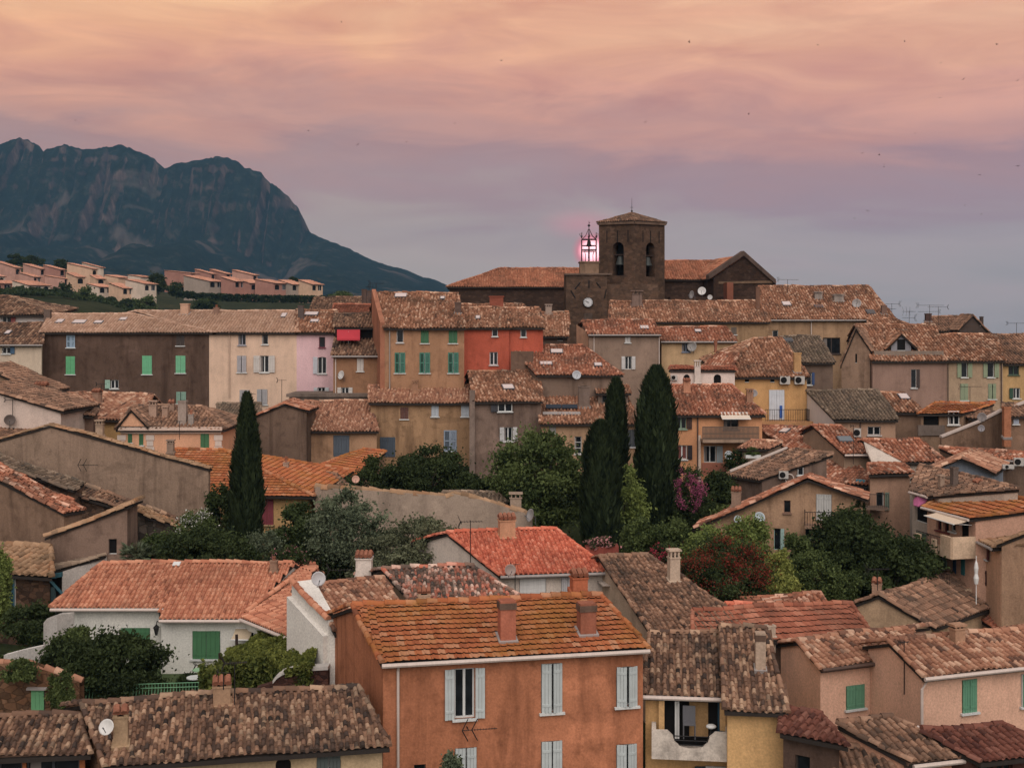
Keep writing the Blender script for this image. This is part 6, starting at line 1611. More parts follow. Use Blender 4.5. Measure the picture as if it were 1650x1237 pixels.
h34 = house('long dark brown house with bright green shutters and four white skylights', (67, 534), (337, 534), 100, (83, 507), RR=216, pitch=19, wall=BRN, pal='tan', p=0.24, jit=0.7, sag=.3, bf=0.8, ridge=True,
    sky=[(91, 517, 103, 522), (118, 518, 139, 523), (152, 519, 166, 523), (193, 514, 205, 518)],
    wins=[(107, 540, 121, 560, 'C', (140, 168, 192), {'lv': True}), (284, 540, 297, 557, 'C', (70, 60, 56)), (106, 574, 121, 603, 'C', (84, 176, 116)), (229, 573, 245, 603, 'C', (92, 180, 128)), (283, 573, 299, 601, 'C', (100, 182, 134), {'arch': .1}), (178, 612, 191, 626, 'L', (140, 180, 160), {'sw': .4}), (284, 631, 300, 650, 'J', (120, 160, 140))])
h35 = house('long cream house joined to the dark brown house, with grey and white shutters', (337, 534), (478, 534), 100, (219, 502), RR=478, pitch=19, wall=(202, 172, 148, 0.3), pal='tan', p=0.24, jit=0.7, sag=.3, bf=0.8, pipes=[(370, 536, 640, paint_mat(alb(190, 160, 138), .6))], rw=[],
    sky=[(453, 507, 462, 513)], chim=[(292, 305, 489, 506, 'box', (178, 142, 118)), (345, 353, 491, 507, 'pot', (140, 110, 94))],
    wins=[(384, 537, 396, 556, 'P', None, {'fc': (150, 150, 160)}), (422, 538, 432, 555, 'P', None), (382, 573, 397, 600, 'J', (166, 162, 166)), (419, 573, 433, 600, 'O', (196, 188, 180), {'sw': .5}), (386, 628, 402, 650, 'C', (160, 158, 160)), (414, 627, 431, 652, 'J', (160, 158, 160))])
h36 = house('narrow pale pink house with white shutters next to the long cream house', (478, 534), (538, 534), 100, (479, 501), RR=541, pitch=19, wall=(206, 168, 172, 0.25), pal='rust', p=0.25, bf=0.8, sky=[(491, 505, 513, 510), (500, 517, 514, 521)],
    wins=[(514, 543, 524, 560, 'P', None, {'fc': (120, 60, 70)}), (512, 575, 526, 602, 'L', (190, 196, 204), {'arch': .1}), (512, 624, 524, 640, 'O', (190, 196, 200))])
add_chimney(h36.roof, P(485, 515, 103), .45, P(485, 492, 103).z, 'box', (84, 74, 70))
# dark roofs further back
house('dark old roof behind the pink house, right of the far green slope', (500, 502), (610, 502), 116, (508, 480), RR=604, pitch=19, wall=(92, 70, 58, .6), pal='old', bf=0.6, cornice=False)
h40 = house('low red flat tiled roof behind the roof terrace with the red parasol', (536, 506), (612, 506), 108, (540, 491), RR=604, pitch=14, wall=(90, 66, 54, .6), pal='redflat', kind='flat', cornice=False, bf=.6)
for x0, x1, yt, k in ((583, 591, 466, 'box'), (592, 600, 468, 'box')): add_chimney(h40.roof, P((x0 + x1) / 2, 500, 112), (x1 - x0) / F * 112, P(0, yt, 112).z, k, (80, 66, 60))
h37b = house('dark strip roof over the open terrace with the red parasol', (540, 526), (608, 526), 98, (541, 506), RR=606, pitch=17, wall=(60, 40, 36, .6), pal='old', cornice=False, bf=.5,
    wins=[(548, 530, 604, 560, 'D', None, {'sill': False, 'name': 'terrace_opening'})])
h37 = house('small brown house with one white shutter and a dark roof below the red parasol', (537, 571), (628, 571), 95, (542, 545), RR=614, pitch=20, wall=(134, 98, 70, 0.6), pal='old', p=0.25, back='shed', gutter=M_ZINC, pipes=[(541, 573, 640, M_PIPE)],
    wins=[(575, 577, 586, 598, 'C', (196, 188, 180)), (550, 624, 562, 640, 'O', (190, 186, 180))])
def red_parasol():
    t = thing('parasol', P(562, 548, 96.6), 'square bright red parasol on the roof terrace', 'parasol'); a, b, c, e = P(543, 546, 96.2), P(580, 546, 96.2), P(580, 531, 97.6), P(543, 531, 97.6); tp = (a + b + c + e) / 4 + ZUP * .22
    m = MB(); m.add([a, b, c, e, tp, tp - ZUP * .06, a - ZUP * .12, b - ZUP * .12, c - ZUP * .12, e - ZUP * .12], [(0, 1, 4), (1, 2, 4), (2, 3, 4), (3, 0, 4), (1, 0, 5), (2, 1, 5), (3, 2, 5), (0, 3, 5), (0, 6, 7, 1), (1, 7, 8, 2), (2, 8, 9, 3), (3, 9, 6, 0)]); m.build('canopy', paint_mat(alb(176, 46, 58), .85, 'parasol_cloth', .1), t)
    p = MB(); p.tube([tp, tp - ZUP * 2.0], .03, 6); p.build('pole', M_WHITE, t)
red_parasol()
dish('white satellite dish on the small brown house below the red parasol', h37.front(551, 604) - h37.nb * .35, .34, (-.7, -.8, .3), (190, 188, 186))
h38 = house('tan house with six green shutters and a speckled pinkish roof', (620, 526), (748, 526), 93, (606, 473), RR=735, pitch=24, wall=(152, 114, 84, 0.6), pal='rust', p=0.25, jit=1.8, bf=0.7, pipes=[(628, 528, 640, M_ZINC)], sky=[(636, 475, 656, 481), (709, 480, 717, 484)],
    wins=[(639, 530, 650, 552, 'P', None, {'fc': (196, 194, 192)}), (678, 529, 691, 553, 'C', (56, 110, 72)), (723, 529, 737, 553, 'C', (56, 110, 72)), (636, 568, 653, 601, 'J', (64, 128, 108), {'lv': True}), (676, 568, 693, 601, 'J', (64, 128, 108), {'lv': True}), (722, 568, 739, 601, 'J', (64, 128, 108), {'lv': True})],
    chim=[(733, 743, 487, 505, 'box', (92, 74, 66))])
pw_ = MB(); A_ = h38.A; R_ = h38.RL; zb_ = h38.root.location.z; o_ = -h38.u * .35
pw_.poly_prism([Vector((A_.x, A_.y, zb_)), A_ + ZUP * .3, R_ + ZUP * .35, Vector((R_.x, R_.y, zb_))], o_); pw_.build('party_wall', as_wall((156, 102, 76, .6)), h38.root)
RED = (178, 84, 60, 0.5)
h39 = house('brick red painted house with small white framed windows', (748, 526), (820, 526), 96, (742, 497), RR=806, pitch=19, wall=RED, pal='rust', p=0.25, bf=0.7, sky=[(766, 511, 774, 516)], cornice=True,
    wins=[(793, 527, 802, 542, 'P', None), (789, 567, 802, 588, 'P', None, {'fc': (206, 200, 200)})])
h39b = house('', (819, 526), (875, 526), 96.3, (806, 497), RR=866, pitch=19, wall=RED, pal='rust', p=0.25, bf=0.7, into=h39.root, cornice=True, pipes=[(819, 528, 610, M_DPIPE)], wins=[(839, 527, 848, 543, 'P', None)])
house('small strip of roof with a broad brick chimney between the red house and the church', (740, 500), (850, 500), 106, (742, 491), RR=840, pitch=16, wall=(96, 74, 62, .6), pal='rust', cornice=False, bf=.6, chim=[(789, 811, 477, 500, 'box', (128, 68, 50))])
h41 = house('small house with dark round vent under a brown roof beside the clock wall', (868, 540), (914, 540), 106, (868, 504), RR=914, pitch=22, wall=(92, 76, 66, .8), pal='rust', cornice=True, bf=.6, wins=[(898, 541, 907, 549, 'D', None, {'arch': .5, 'sill': False})], chim=[(879, 889, 490, 506, 'cowl', (150, 132, 120))])
h43 = house('house under a wide patchy roof with three white skylights below the red house', (865, 602), (999, 602), 92, (822, 557), RR=936, pitch=19, wall=(120, 100, 86, .8), pal='ember', p=0.25, bf=.5, sky=[(887, 565, 907, 571), (869, 585, 890, 590), (957, 587, 970, 592)])
bw_ = MB(); q0_, q1_ = P(823, 566, 94), P(866, 566, 94); bw_.abox((q0_.x, 94, q0_.z - 3), (q1_.x - .3, 94.4, q0_.z)); bw_.build('attic_wall', as_wall((104, 82, 68, .8)), h43.root)
h44 = house('grey-tan house with a white open shuttered window right of the clock wall', (949, 537), (1062, 537), 100, (940, 517), RR=1050, pitch=19, wall=(138, 116, 100, 0.6), pal='ember', p=0.25, bf=0.6, gutter=M_ZINC, pipes=[(957, 540, 590, M_PIPE), (1062, 540, 600, M_PIPE)], sky=[(1031, 527, 1046, 532)],
    wins=[(1007, 543, 1016, 552, 'C', (200, 196, 192)), (1007, 574, 1018, 595, 'O', (196, 194, 192), {'sill': False})])
h44s = MB(); a_, b_ = P(929, 523, 101.5), P(949, 537, 100.2); zb_ = h44.root.location.z; h44s.hexa([Vector((a_.x, a_.y, zb_)), Vector((b_.x, b_.y, zb_)), Vector((b_.x, b_.y + .2, zb_)), Vector((a_.x, a_.y + .2, zb_)), a_, b_, b_ + Vector((0, .2, 0)), a_ + Vector((0, .2, 0))]); h44s.build('side_wall', as_wall((160, 124, 98, .5)), h44.root)
h45 = house('long roofed house running below the church, yellowish wall', (982, 517), (1238, 519), 112, (985, 486), RR=1222, pitch=21, wall=(150, 120, 88, 0.9), pal='rust', p=0.25, bf=.4, chim=[(1018, 1034, 468, 492, 'cowl', (120, 100, 90))], cornice=True,
    wins=[(1128, 527, 1136, 538, 'P', None), (1178, 527, 1187, 539, 'C', (110, 96, 84))])
h46 = house('pale yellow house with one small window beside a dish', (1066, 548), (1184, 548), 101, (1058, 528), RR=1168, pitch=19, wall=(176, 146, 108, 0.5), pal='ember', p=0.25, bf=.6, sky=[(1119, 533, 1130, 537)], gutter=M_ZINC,
    wins=[(1099, 553, 1112, 567, 'P', None, {'fc': (120, 130, 150)})])
dish('large satellite dish beside the small window of the pale yellow house', h46.front(1114, 558) - h46.nb * .4, .42, (-.5, -.8, .1), (150, 146, 142))
add_chimney(h46.roof, P(1153, 610, 96), .5, P(1153, 548, 96).z, 'pot', (188, 156, 110))
h50 = house('large beige house with skylights and roof antennas right of the church', (1222, 513), (1440, 515), 113, (1224, 462), RR=1398, pitch=24, wall=(152, 122, 92, 0.8), pal='rust', p=0.25, bf=.5, gutter=M_ZINC, pipes=[(1307, 516, 545, M_PIPE)],
    sky=[(1260, 488, 1274, 494), (1312, 493, 1326, 497, (110, 80, 66)), (1396, 501, 1409, 507, (90, 80, 74))],
    wins=[(1245, 532, 1254, 544, 'P', None), (1326, 544, 1354, 570, 'P', None, {'bars': 1, 'curtain': True, 'fc': (70, 60, 56)})],
    chim=[(1218, 1224, 462, 500, 'box', (110, 80, 64)), (1312, 1324, 470, 482, 'cowl', (140, 130, 122)), (1343, 1358, 474, 485, 'cowl', (150, 140, 132)), (1420, 1428, 492, 506, 'box', (110, 86, 74))])
dish('satellite dish on the roof of the large beige house right of the church', h50.slope(1379, 494) + Vector((0, -.3, .3)), .42, (-.4, -1, .2), (150, 146, 144))
h49 = house('brown house with a blue shutter tucked behind the yellow house', (1288, 582), (1342, 582), 97, (1258, 543), RR=1318, pitch=21, wall=(104, 86, 74, 0.6), pal='grey', p=0.25, bf=.6, wins=[(1300, 600, 1308, 620, 'R', (50, 80, 130))], sky=[(1260, 547, 1277, 552, (80, 76, 74))])
h51 = house('mauve house with one dark shuttered window and a dormer in its roof', (1406, 579), (1526, 579), 98, (1380, 524), RR=1504, pitch=24, wall=(140, 112, 98, 0.4), pal='rust', p=0.25, bf=.5, pipes=[(1527, 582, 660, M_DPIPE)], lw=[],
    wins=[(1468, 595, 1477, 625, 'R', (70, 58, 54))])
def dormer51():
    u, n, nb = h51.u, -h51.nb, h51.nb; c = h51.slope(1452, 568); W = h51.slope(1468, 568) - h51.slope(1436, 568); w = W.length
    m = MB(); a, b, t = c - u * w / 2, c + u * w / 2, c + ZUP * 1.45
    m.poly_prism([a - ZUP * .3, b - ZUP * .3, b + ZUP * .5, t, a + ZUP * .5], nb * 2.2); m.build('dormer', as_wall((124, 124, 130, .4)), h51.root)
    add_window(h51.root, c, u, n, -.32, .32, c.z + .15, c.z + 1.05, 'D', None, {'sill': False}, False)
    r = NB()
    for e, s in ((a, -1), (b, 1)):
        e2 = e + ZUP * .45 + u * s * .5 - ZUP * .2; tile_plane(r, [e2 + n * .2, e2 + nb * 2.6, t + nb * 2.6 + ZUP * .05, t + n * .2 + ZUP * .05], nb, pitch=.22)
    r.build('dormer_roof', [tile_mat('rust'), dark_mat()], h51.root)
    p = MB(); q0, q1 = h51.slope(1408, 573), h51.slope(1520, 573); p.box((q0 + q1) / 2 + ZUP * .1, (q1 - q0) / 2, nb * .08, ZUP * .28); p.build('parapet', as_wall((122, 108, 96, .6)), h51.root)
dormer51()
h51b = gable_house('tall narrow dark flank with slit windows left of the mauve house', (1356, 586), (1402, 562), (1380, 530), 99.5, dr=98.6, L=4, sk=0, wall=(136, 110, 90, 0.8), pal='brown', wins=[(1378, 570, 1381, 585, 'D', None, {'sill': False})])
h52 = house('beige house with sage green shutters right of the mauve house', (1524, 579), (1616, 580), 98.2, (1503, 540), RR=1602, pitch=20, wall=(160, 136, 110, 0.4), pal='rust', p=0.25, bf=.5, pipes=[(1613, 582, 660, M_DPIPE)],
    wins=[(1549, 584, 1559, 608, 'O', (136, 150, 116), {'sw': .34}), (1591, 584, 1602, 608, 'O', (136, 150, 116), {'sw': .34}), (1547, 618, 1560, 645, 'C', (136, 150, 116)), (1592, 618, 1605, 643, 'J', (136, 150, 116))])
h53 = house('ochre house with dark green shutters at the upper right edge', (1616, 584), (1720, 584), 98.6, (1594, 540), RR=1700, pitch=20, wall=(176, 142, 94, 0.3), pal='brown', p=0.25, bf=.5, wins=[(1625, 590, 1642, 604, 'P', None, {'fc': (70, 90, 74)}), (1632, 625, 1644, 642, 'L', (50, 84, 66))])
h54 = house('highest dark roofed house on the skyline right of the roof antennas', (1484, 531), (1570, 531), 122, (1500, 511), RR=1562, pitch=21, wall=(84, 68, 60, .6), pal='brown', bf=1.6, cornice=False, chim=[(1491, 1500, 505, 518, 'box', (80, 60, 54))])
gable_house('dark gable end with small chimney at the right of the skyline', (1546, 529), (1597, 540), (1567, 508), 120, L=3, wall=(74, 62, 56, .5), pal='brown', chim=[(1579, 1584, 510, 524, 'box', (70, 58, 54), 'R')])
house('low grey wall and roof strip under the highest skyline house', (1500, 548), (1580, 548), 112, (1504, 540), RR=1570, pitch=14, wall=(110, 94, 82, .6), pal='brown', bf=.5, cornice=False)
house('roof end descending to the right behind the mauve house ridge', (1400, 530), (1480, 530), 110, (1400, 514), RR=1440, hipR=True, pitch=20, wall=(150, 122, 92, .5), pal='rust', bf=.5, cornice=False)

# =================================================================== CHURCH
STN = stone_mat(alb(84, 66, 54), 2.2, 0.55); STD = stone_mat(alb(66, 51, 43), 2.4, 0.5)
def church():
    D = 133.0
    root = thing('church', P(1010, 560, D), 'brown stone church with a square bell tower, long tiled nave and clock wall', 'church')
    # nave, left of the tower and right of it
    nv = house('', (724, 461), (1000, 456), D + 4, (806, 433), RR=1010, dr=D + 4, hipL=True, pitch=21, wall=STD, pal='church', p=0.27, tl=.42, bf=1.0, into=root, cornice=True, kt=1.0, sag=.4)
    nr = house('', (1060, 449), (1184, 447), D + 2, (1068, 421), RR=1190, pitch=21, wall=STD, pal='church', p=0.27, tl=.42, bf=1.0, into=root, cornice=True, sag=.4)
    # transept gable on the right with its heavy coping
    d = D - 1; A, B, T = P(1150, 446, d), P(1246, 453, d - 3), P(1200, 412, d - 1.5); zb = ground_z(A.x, A.y) - 1
    u = Vector((B.x - A.x, B.y - A.y, 0)).normalized(); nb = Vector((-u.y, u.x, 0))
    tb = Vector((-.22, 1, 0)).normalized(); m = MB(); m.poly_prism([Vector((A.x, A.y, zb)), Vector((B.x, B.y, zb)), B, T, A], tb * 8); m.build('transept', STD, root)
    m = MB()
    for e in (A, B):
        q = e + (e - T).normalized() * .5; m.poly_prism([q - nb * .3, T - nb * .3, T - nb * .3 + ZUP * .5, q - nb * .3 + ZUP * .5], tb * 0.9)
    m.build('gable_coping', wall_mat(alb(88, 72, 64), .8), root)
    r = NB()
    for e in (A, B):
        q = e + (e - T).normalized() * .4; tile_plane(r, [q, q + tb * 8, T + tb * 8, T], tb, pitch=.27, length=.42)
    r.build('transept_roof', [tile_mat('church'), dark_mat()], root)
    m = MB(); a, b = P(1160, 452, d), P(1246, 458, d - 3); m.box((a + b) / 2 - nb * .12, u * (b - a).length / 2, nb * .12, ZUP * .12); m.build('string_course', wall_mat(alb(112, 90, 70), .8), root)
    # two faced tower: turned so that a corner looks at us
    dt = D - 4
    ca, cb, cc = P(965, 480, dt + 1.3), P(1022, 480, dt - 1.0), P(1071, 480, dt + 1.7)
    zt = P(0, 358, dt).z; zl = P(0, 600, dt).z
    u1 = Vector((cb.x - ca.x, cb.y - ca.y, 0)); L1 = u1.length; u1 /= L1; n1 = Vector((u1.y, -u1.x, 0))
    u2 = Vector((cc.x - cb.x, cc.y - cb.y, 0)); L2 = u2.length; u2 /= L2; n2 = Vector((u2.y, -u2.x, 0))
    cd = ca + (cc - cb); mb = MB()
    def arch(s0, s1, z0, z1):
        r = (s1 - s0) * .5; k = 10
        return [(s0, z0), (s1, z0)] + [((s0 + s1) / 2 + r * math.cos(math.pi * i / k), z1 - r + r * math.sin(math.pi * i / k)) for i in range(k + 1)]
    def face(p0, u, n, L, ya0, ya1, xa0, xa1):
        pl = [hit(x, (ya0 + ya1) / 2, p0, n) for x in (xa0, xa1)]; s0, s1 = [(q - p0).dot(u) for q in pl]; z1, z0 = hit((xa0 + xa1) / 2, ya0, p0, n).z, hit((xa0 + xa1) / 2, ya1, p0, n).z
        wall_panel(mb, p0, u, n, [(0, zl), (L, zl), (L, zt), (0, zt)], [arch(s0, s1, z0, z1)], 0.9)
        return p0 + u * (s0 + s1) / 2, z0, z1, s1 - s0
    o1 = face(ca, u1, n1, L1, 390, 444, 987, 1005); o2 = face(cb, u2, n2, L2, 391, 446, 1041, 1055)
    wall_panel(mb, cd, u1, -n1, [(0, zl), (L1, zl), (L1, zt), (0, zt)], []); wall_panel(mb, ca, u2, -n2, [(0, zl), (L2, zl), (L2, zt), (0, zt)], [])
    tower = mb.build('tower', STN, root)
    # black box painting in the shade inside the belfry, slits, putlog marks
    m = MB(); cen = (ca + cc) / 2; m.box(Vector((cen.x, cen.y, (zl + zt) / 2)), u1 * (L1 / 2 - 1.2), u2 * (L2 / 2 - 1.2), ZUP * ((zt - zl) / 2 - .2)); m.build('belfry_shade', M_BLACK, tower)
    m = MB()
    for p0, u, n, xs in ((ca, u1, n1, (978, 995, 1012)), (cb, u2, n2, (1036, 1048, 1062))):
        for x in xs:
            q = hit(x, 380, p0, n); m.box(Vector((q.x, q.y, P(0, 381, dt).z)) + n * .0, u * .05, n * .02, ZUP * .62)
    m.build('wall_slit', M_BLACK, tower)
    for o, u, n in ((o1, u1, n1), (o2, u2, n2)):
        c = Vector((o[0].x, o[0].y, o[1] + (o[2] - o[1]) * .46)) - n * .45
        b = MB(); r = .52; b.lathe(c - ZUP * .5, [(r, 0), (r * .98, .08), (r * .72, .35), (r * .6, .72), (r * .45, .88), (.05, .95)], 16); bell = b.build('bell', paint_mat(alb(58, 62, 60), .5, 'bronze', .4, .3), tower, True)
        y = MB(); y.tube([c + ZUP * .55 - u * .9, c + ZUP * .55 + u * .9], .1, 6); y.tube([c - ZUP * .75, c - ZUP * .2], .05, 5); y.build('yoke', M_DARKW, bell)
    m = MB(); ov = .28
    for p, q, n in ((ca, cb, n1), (cb, cc, n2)):
        m.box(Vector(((p.x + q.x) / 2, (p.y + q.y) / 2, zt - .12)) + n * .1, (q - p) / 2 * 1.02, n * .1, ZUP * .12)
    m.build('cornice', wall_mat(alb(100, 80, 66), .8), tower)
    ap = Vector((cen.x, cen.y, P(1017, 343, dt + 1).z)); r = NB()
    cs = [c + (c - cen) * .07 for c in (ca, cb, cc, cd)]; cs = [Vector((c.x, c.y, zt + .05)) for c in cs]
    for i in range(4):
        a, b = cs[i], cs[(i + 1) % 4]; tile_plane(r, [a, b, ap], b - a, pitch=.26, length=.4, sag=.2); tile_caps(r, a, ap, .12, .4, sag=.2)
    r.build('tower_roof', [tile_mat('brown', .8), dark_mat()], tower)
    m = MB(); m.tube([ap, ap + ZUP * 1.6], .035, 5, 0, .012); m.lathe(ap + ZUP * .22, [(.03, -.12), (.13, 0), (.03, .12)], 8); m.tube([ap + ZUP * .62 - Vector((.16, 0, 0)), ap + ZUP * .62 + Vector((.16, 0, 0))], .02, 4); m.build('finial', M_IRON, tower)
    # clock wall
    dc = dt - 3.2; a, b = P(912, 443, dc), P(978, 443, dc); zc = a.z; zg = ground_z(a.x, dc) - 1; kb = P(1062, 455, dt - .6)
    m = MB(); m.hexa([Vector((a.x, dc, zg)), Vector((b.x, dc, zg)), Vector((b.x, dc + 5, zg)), Vector((a.x, dc + 5, zg)), a, b, b + Vector((0, 5, 0)), a + Vector((0, 5, 0))])
    cw = m.build('clock_wall', STN, root)
    m = MB(); e = P(1060, 458, dc + 1.2); m.hexa([Vector((b.x, dc + .5, zg)), Vector((e.x, dc + .8, zg)), Vector((e.x, dc + 5, zg)), Vector((b.x, dc + 5, zg)), Vector((b.x, dc + .5, e.z)), Vector((e.x, dc + .8, e.z)), Vector((e.x, dc + 5, e.z)), Vector((b.x, dc + 5, e.z))]); m.build('buttress', STN, root)
    m = MB(); m.abox((a.x - .1, dc - .15, zc), (b.x + .5, dc + 3, zc + .16)); m.build('ledge', wall_mat(alb(104, 86, 74), .8), cw)
    m = MB()
    for x0, y0, x1, y1 in ((926, 466, 935, 455), (949, 452, 949, 464), (961, 455, 968, 464), (920, 468, 927, 480), (974, 480, 977, 466)):
        m.tube([P(x0, y0, dc - .03), P(x1, y1, dc - .03)], .06, 5)
    m.build('iron_tie', M_IRON, cw)
    # the clock
    c = P(947.5, 487, dc - .08); cr = 8.2 / F * dc; n = Vector((0, -1, 0))
    k = MB(); k.lathe(c + Vector((0, .06, 0)), [(cr, 0), (cr, .08), (cr * .94, .10), (.01, .10)], 28, 0, n); ck = k.build('clock', paint_mat(alb(196, 196, 198), .5, 'enamel', .2), cw)
    k = MB(); k.tube([c + Vector((cr * .97 * math.cos(t), -.06, cr * .97 * math.sin(t))) for t in np.linspace(0, 2 * math.pi, 33)], .03, 5); k.build('clock_rim', M_IRON, ck)
    ROM = ['XII', 'I', 'II', 'III', 'IIII', 'V', 'VI', 'VII', 'VIII', 'IX', 'X', 'XI']
    k = MB()
    for i, tx in enumerate(ROM):
        an = math.pi / 2 - i * math.pi / 6; rd = Vector((math.cos(an), 0, math.sin(an))); tg = Vector((math.sin(an), 0, -math.cos(an))); h = cr * .11; s = cr * .055; q = c + rd * cr * .78 - Vector((0, .066, 0)); wd = {'I': .8, 'V': 1.8, 'X': 1.8}; tot = sum(wd[ch] for ch in tx); x = -tot / 2
        for ch in tx:
            xm = (x + wd[ch] / 2) * s; x += wd[ch]; P_ = lambda aa, bb: q + tg * (xm + aa * s) + rd * bb * h
            for seg in {'I': (((0, -1), (0, 1)),), 'V': (((-.7, 1), (0, -1)), ((.7, 1), (0, -1))), 'X': (((-.7, 1), (.7, -1)), ((.7, 1), (-.7, -1)))}[ch]:
                k.tube([P_(*seg[0]), P_(*seg[1])], s * .22, 4)
    k.build('numerals', M_IRON, ck)
    for nm, an, ln, w in (('hour_hand', math.pi / 2 + math.pi * .32, .5, .035), ('minute_hand', math.pi / 2 + math.pi * .36, .74, .026)):
        k = MB(); rd = Vector((math.cos(an), 0, math.sin(an))); k.tube([c - Vector((0, .09, 0)) - rd * cr * .15, c - Vector((0, .09, 0)) + rd * cr * ln], w, 5, 0, w * .4); k.build(nm, M_IRON, ck)
    k = MB(); q = P(948, 510, dc - .05); k.abox((q.x - .42, dc - .12, q.z - .35), (q.x + .42, dc, q.z + .35)); k.build('blocked_niche', wall_mat(alb(76, 64, 56), .8), cw)
    # bell cage on its plinth
    d2 = dc + 1.2; p0, p1 = P(934, 443, d2), P(964, 424, d2); m = MB(); m.abox((p0.x, d2 - .9, p0.z), (p1.x, d2 + .9, p1.z)); m.abox((p0.x - .1, d2 - 1.0, p1.z), (p1.x + .1, d2 + 1.0, p1.z + .14)); m.build('plinth', wall_mat(alb(122, 98, 78), .7), root)
    cage = MB(); cx = (p0.x + p1.x) / 2; hw = 12.7 / F * d2; zb2 = p1.z + .14; zz = lambda y: P(0, y, d2).z; C = Vector((cx, d2, 0)); nn = 6
    an = [math.pi / 6 + i * math.pi / 3 for i in range(nn)]
    cor = [C + Vector((math.cos(t), math.sin(t) * .8, 0)) * hw * 1.06 for t in an]
    for q in cor:
        cage.tube([q + ZUP * zb2, q + ZUP * zz(386)], .045, 5)
        cage.lathe(q + ZUP * zz(381), [(.02, -.2), (.09, 0), (.02, .12), (.02, .4)], 6)
        cage.tube([q + ZUP * zz(386), q * .45 + C * .55 + ZUP * (zz(380) * 1.0), C + (q - C) * .12 + ZUP * zz(371)], .03, 4)
    for y, rr in ((386, .045), (396, .035), (402.5, .035), (405, .03)):
        for i in range(nn): cage.tube([cor[i] + ZUP * zz(y), cor[(i + 1) % nn] + ZUP * zz(y)], rr, 4)
    cage.tube([C + ZUP * zz(372), C + ZUP * zz(356)], .04, 5, 0, .015); cage.lathe(C + ZUP * zz(363.5), [(.02, -.16), (.16, 0), (.02, .16)], 8); cage.lathe(C + ZUP * zz(370), [(.05, -.06), (.13, 0), (.05, .06)], 8)
    cage.tube([C + ZUP * zz(360), C + ZUP * zz(360) + Vector((.1, 0, .12))], .03, 4)
    for s in (-1, 1): cage.tube([C + Vector((s * hw * .95, 0, zz(383))), C + Vector((s * hw * 1.2, 0, zz(377))), C + Vector((s * hw * 1.0 , 0, zz(376)))], .025, 4)
    for s in (-1, 1): cage.tube([C + Vector((s * hw * .5, -.5, zb2)), C + Vector((s * hw * .45, -.5, zz(412))), C + Vector((s * hw * .6, -.5, zz(405)))], .035, 4)
    cg = cage.build('bell_cage', M_IRON, root)
    b = MB(); bc = C + ZUP * zz(391.5); b.lathe(bc - ZUP * .25, [(.30, -.12), (.29, -.04), (.21, .16), (.17, .45), (.05, .55)], 14); b.tube([bc, bc + ZUP * .6], .04, 5); b.tube([bc - ZUP * .5, bc], .04, 5); b.build('bell', paint_mat(alb(40, 34, 34), .6), cg)
    # things on the church flank
    m = MB(); a, b = P(1080, 497, D - 4), P(1240, 487, D - 4); m.abox((a.x, D - 4, ground_z(a.x, D) - 1), (b.x, D - 2, P(0, 478, D - 4).z)); m.build('side_aisle', STD, root)
    m = MB(); a, b = P(1171, 497, D - 6), P(1181, 455, D - 6); m.abox((a.x, D - 6.2, a.z - 1), (b.x, D - 4.1, b.z)); m.build('brick_pier', wall_mat(alb(118, 70, 52), .5), root)
church()
dish('upright satellite dish seen edge-on in front of the church side wall', P(1115, 475, 125), .42, (-.85, -.4, .15))
dish('round white satellite dish in front of the church side wall', P(1131, 469, 125), .42, (-.3, -1, .25), (196, 194, 192))
dish('little white dish low in front of the church side wall', P(1144, 479, 124), .25, (-.3, -1, .1), (190, 188, 186))
strip_wall('grey ledge wall carrying the satellite dishes behind the long roof', [(1064, 488, 123), (1240, 490, 123)], .4, (96, 84, 78, .6), wall_mat(alb(116, 108, 104), .6))

# =================================================================== FAR HOUSES
FARW = {'p': (172, 130, 114, .2), 'r': (152, 108, 94, .2), 'c': (190, 156, 128, .2), 'w': (186, 168, 150, .2), 'g': (142, 128, 116, .2)}
def far_house(label, xl, yl, xc, yc, xr, yb, d, col, wins=()):
    dr = d + (xr - xc) / F * d * 0.75
    H = house(label, (xc, yc), (xr,), d, (xl, yl), dr=dr, pitch=17, wall=FARW[col], pal='far', p=0.55, tl=0.9, seg=3, jit=.4, sag=.0, back='shed', cornice=False, oh=.45, og=.25, wins=wins, group='houses on the far hillside', caps=False, base=P(xc, yb, d).z - 2.0)
    return H
def fw(xc, xr, y, n=2):
    w = xr - xc; r = []
    for i in range(n):
        a = xc + w * (i + .22) / n; r.append((a - w * .06 / n, y - .3, a + w * .56 / n, y + 8.2, 'D' if i % 2 == 0 else 'P', None, {'sill': False, 'arch': .3} if i % 2 == 0 else {'sill': False}))
    return r
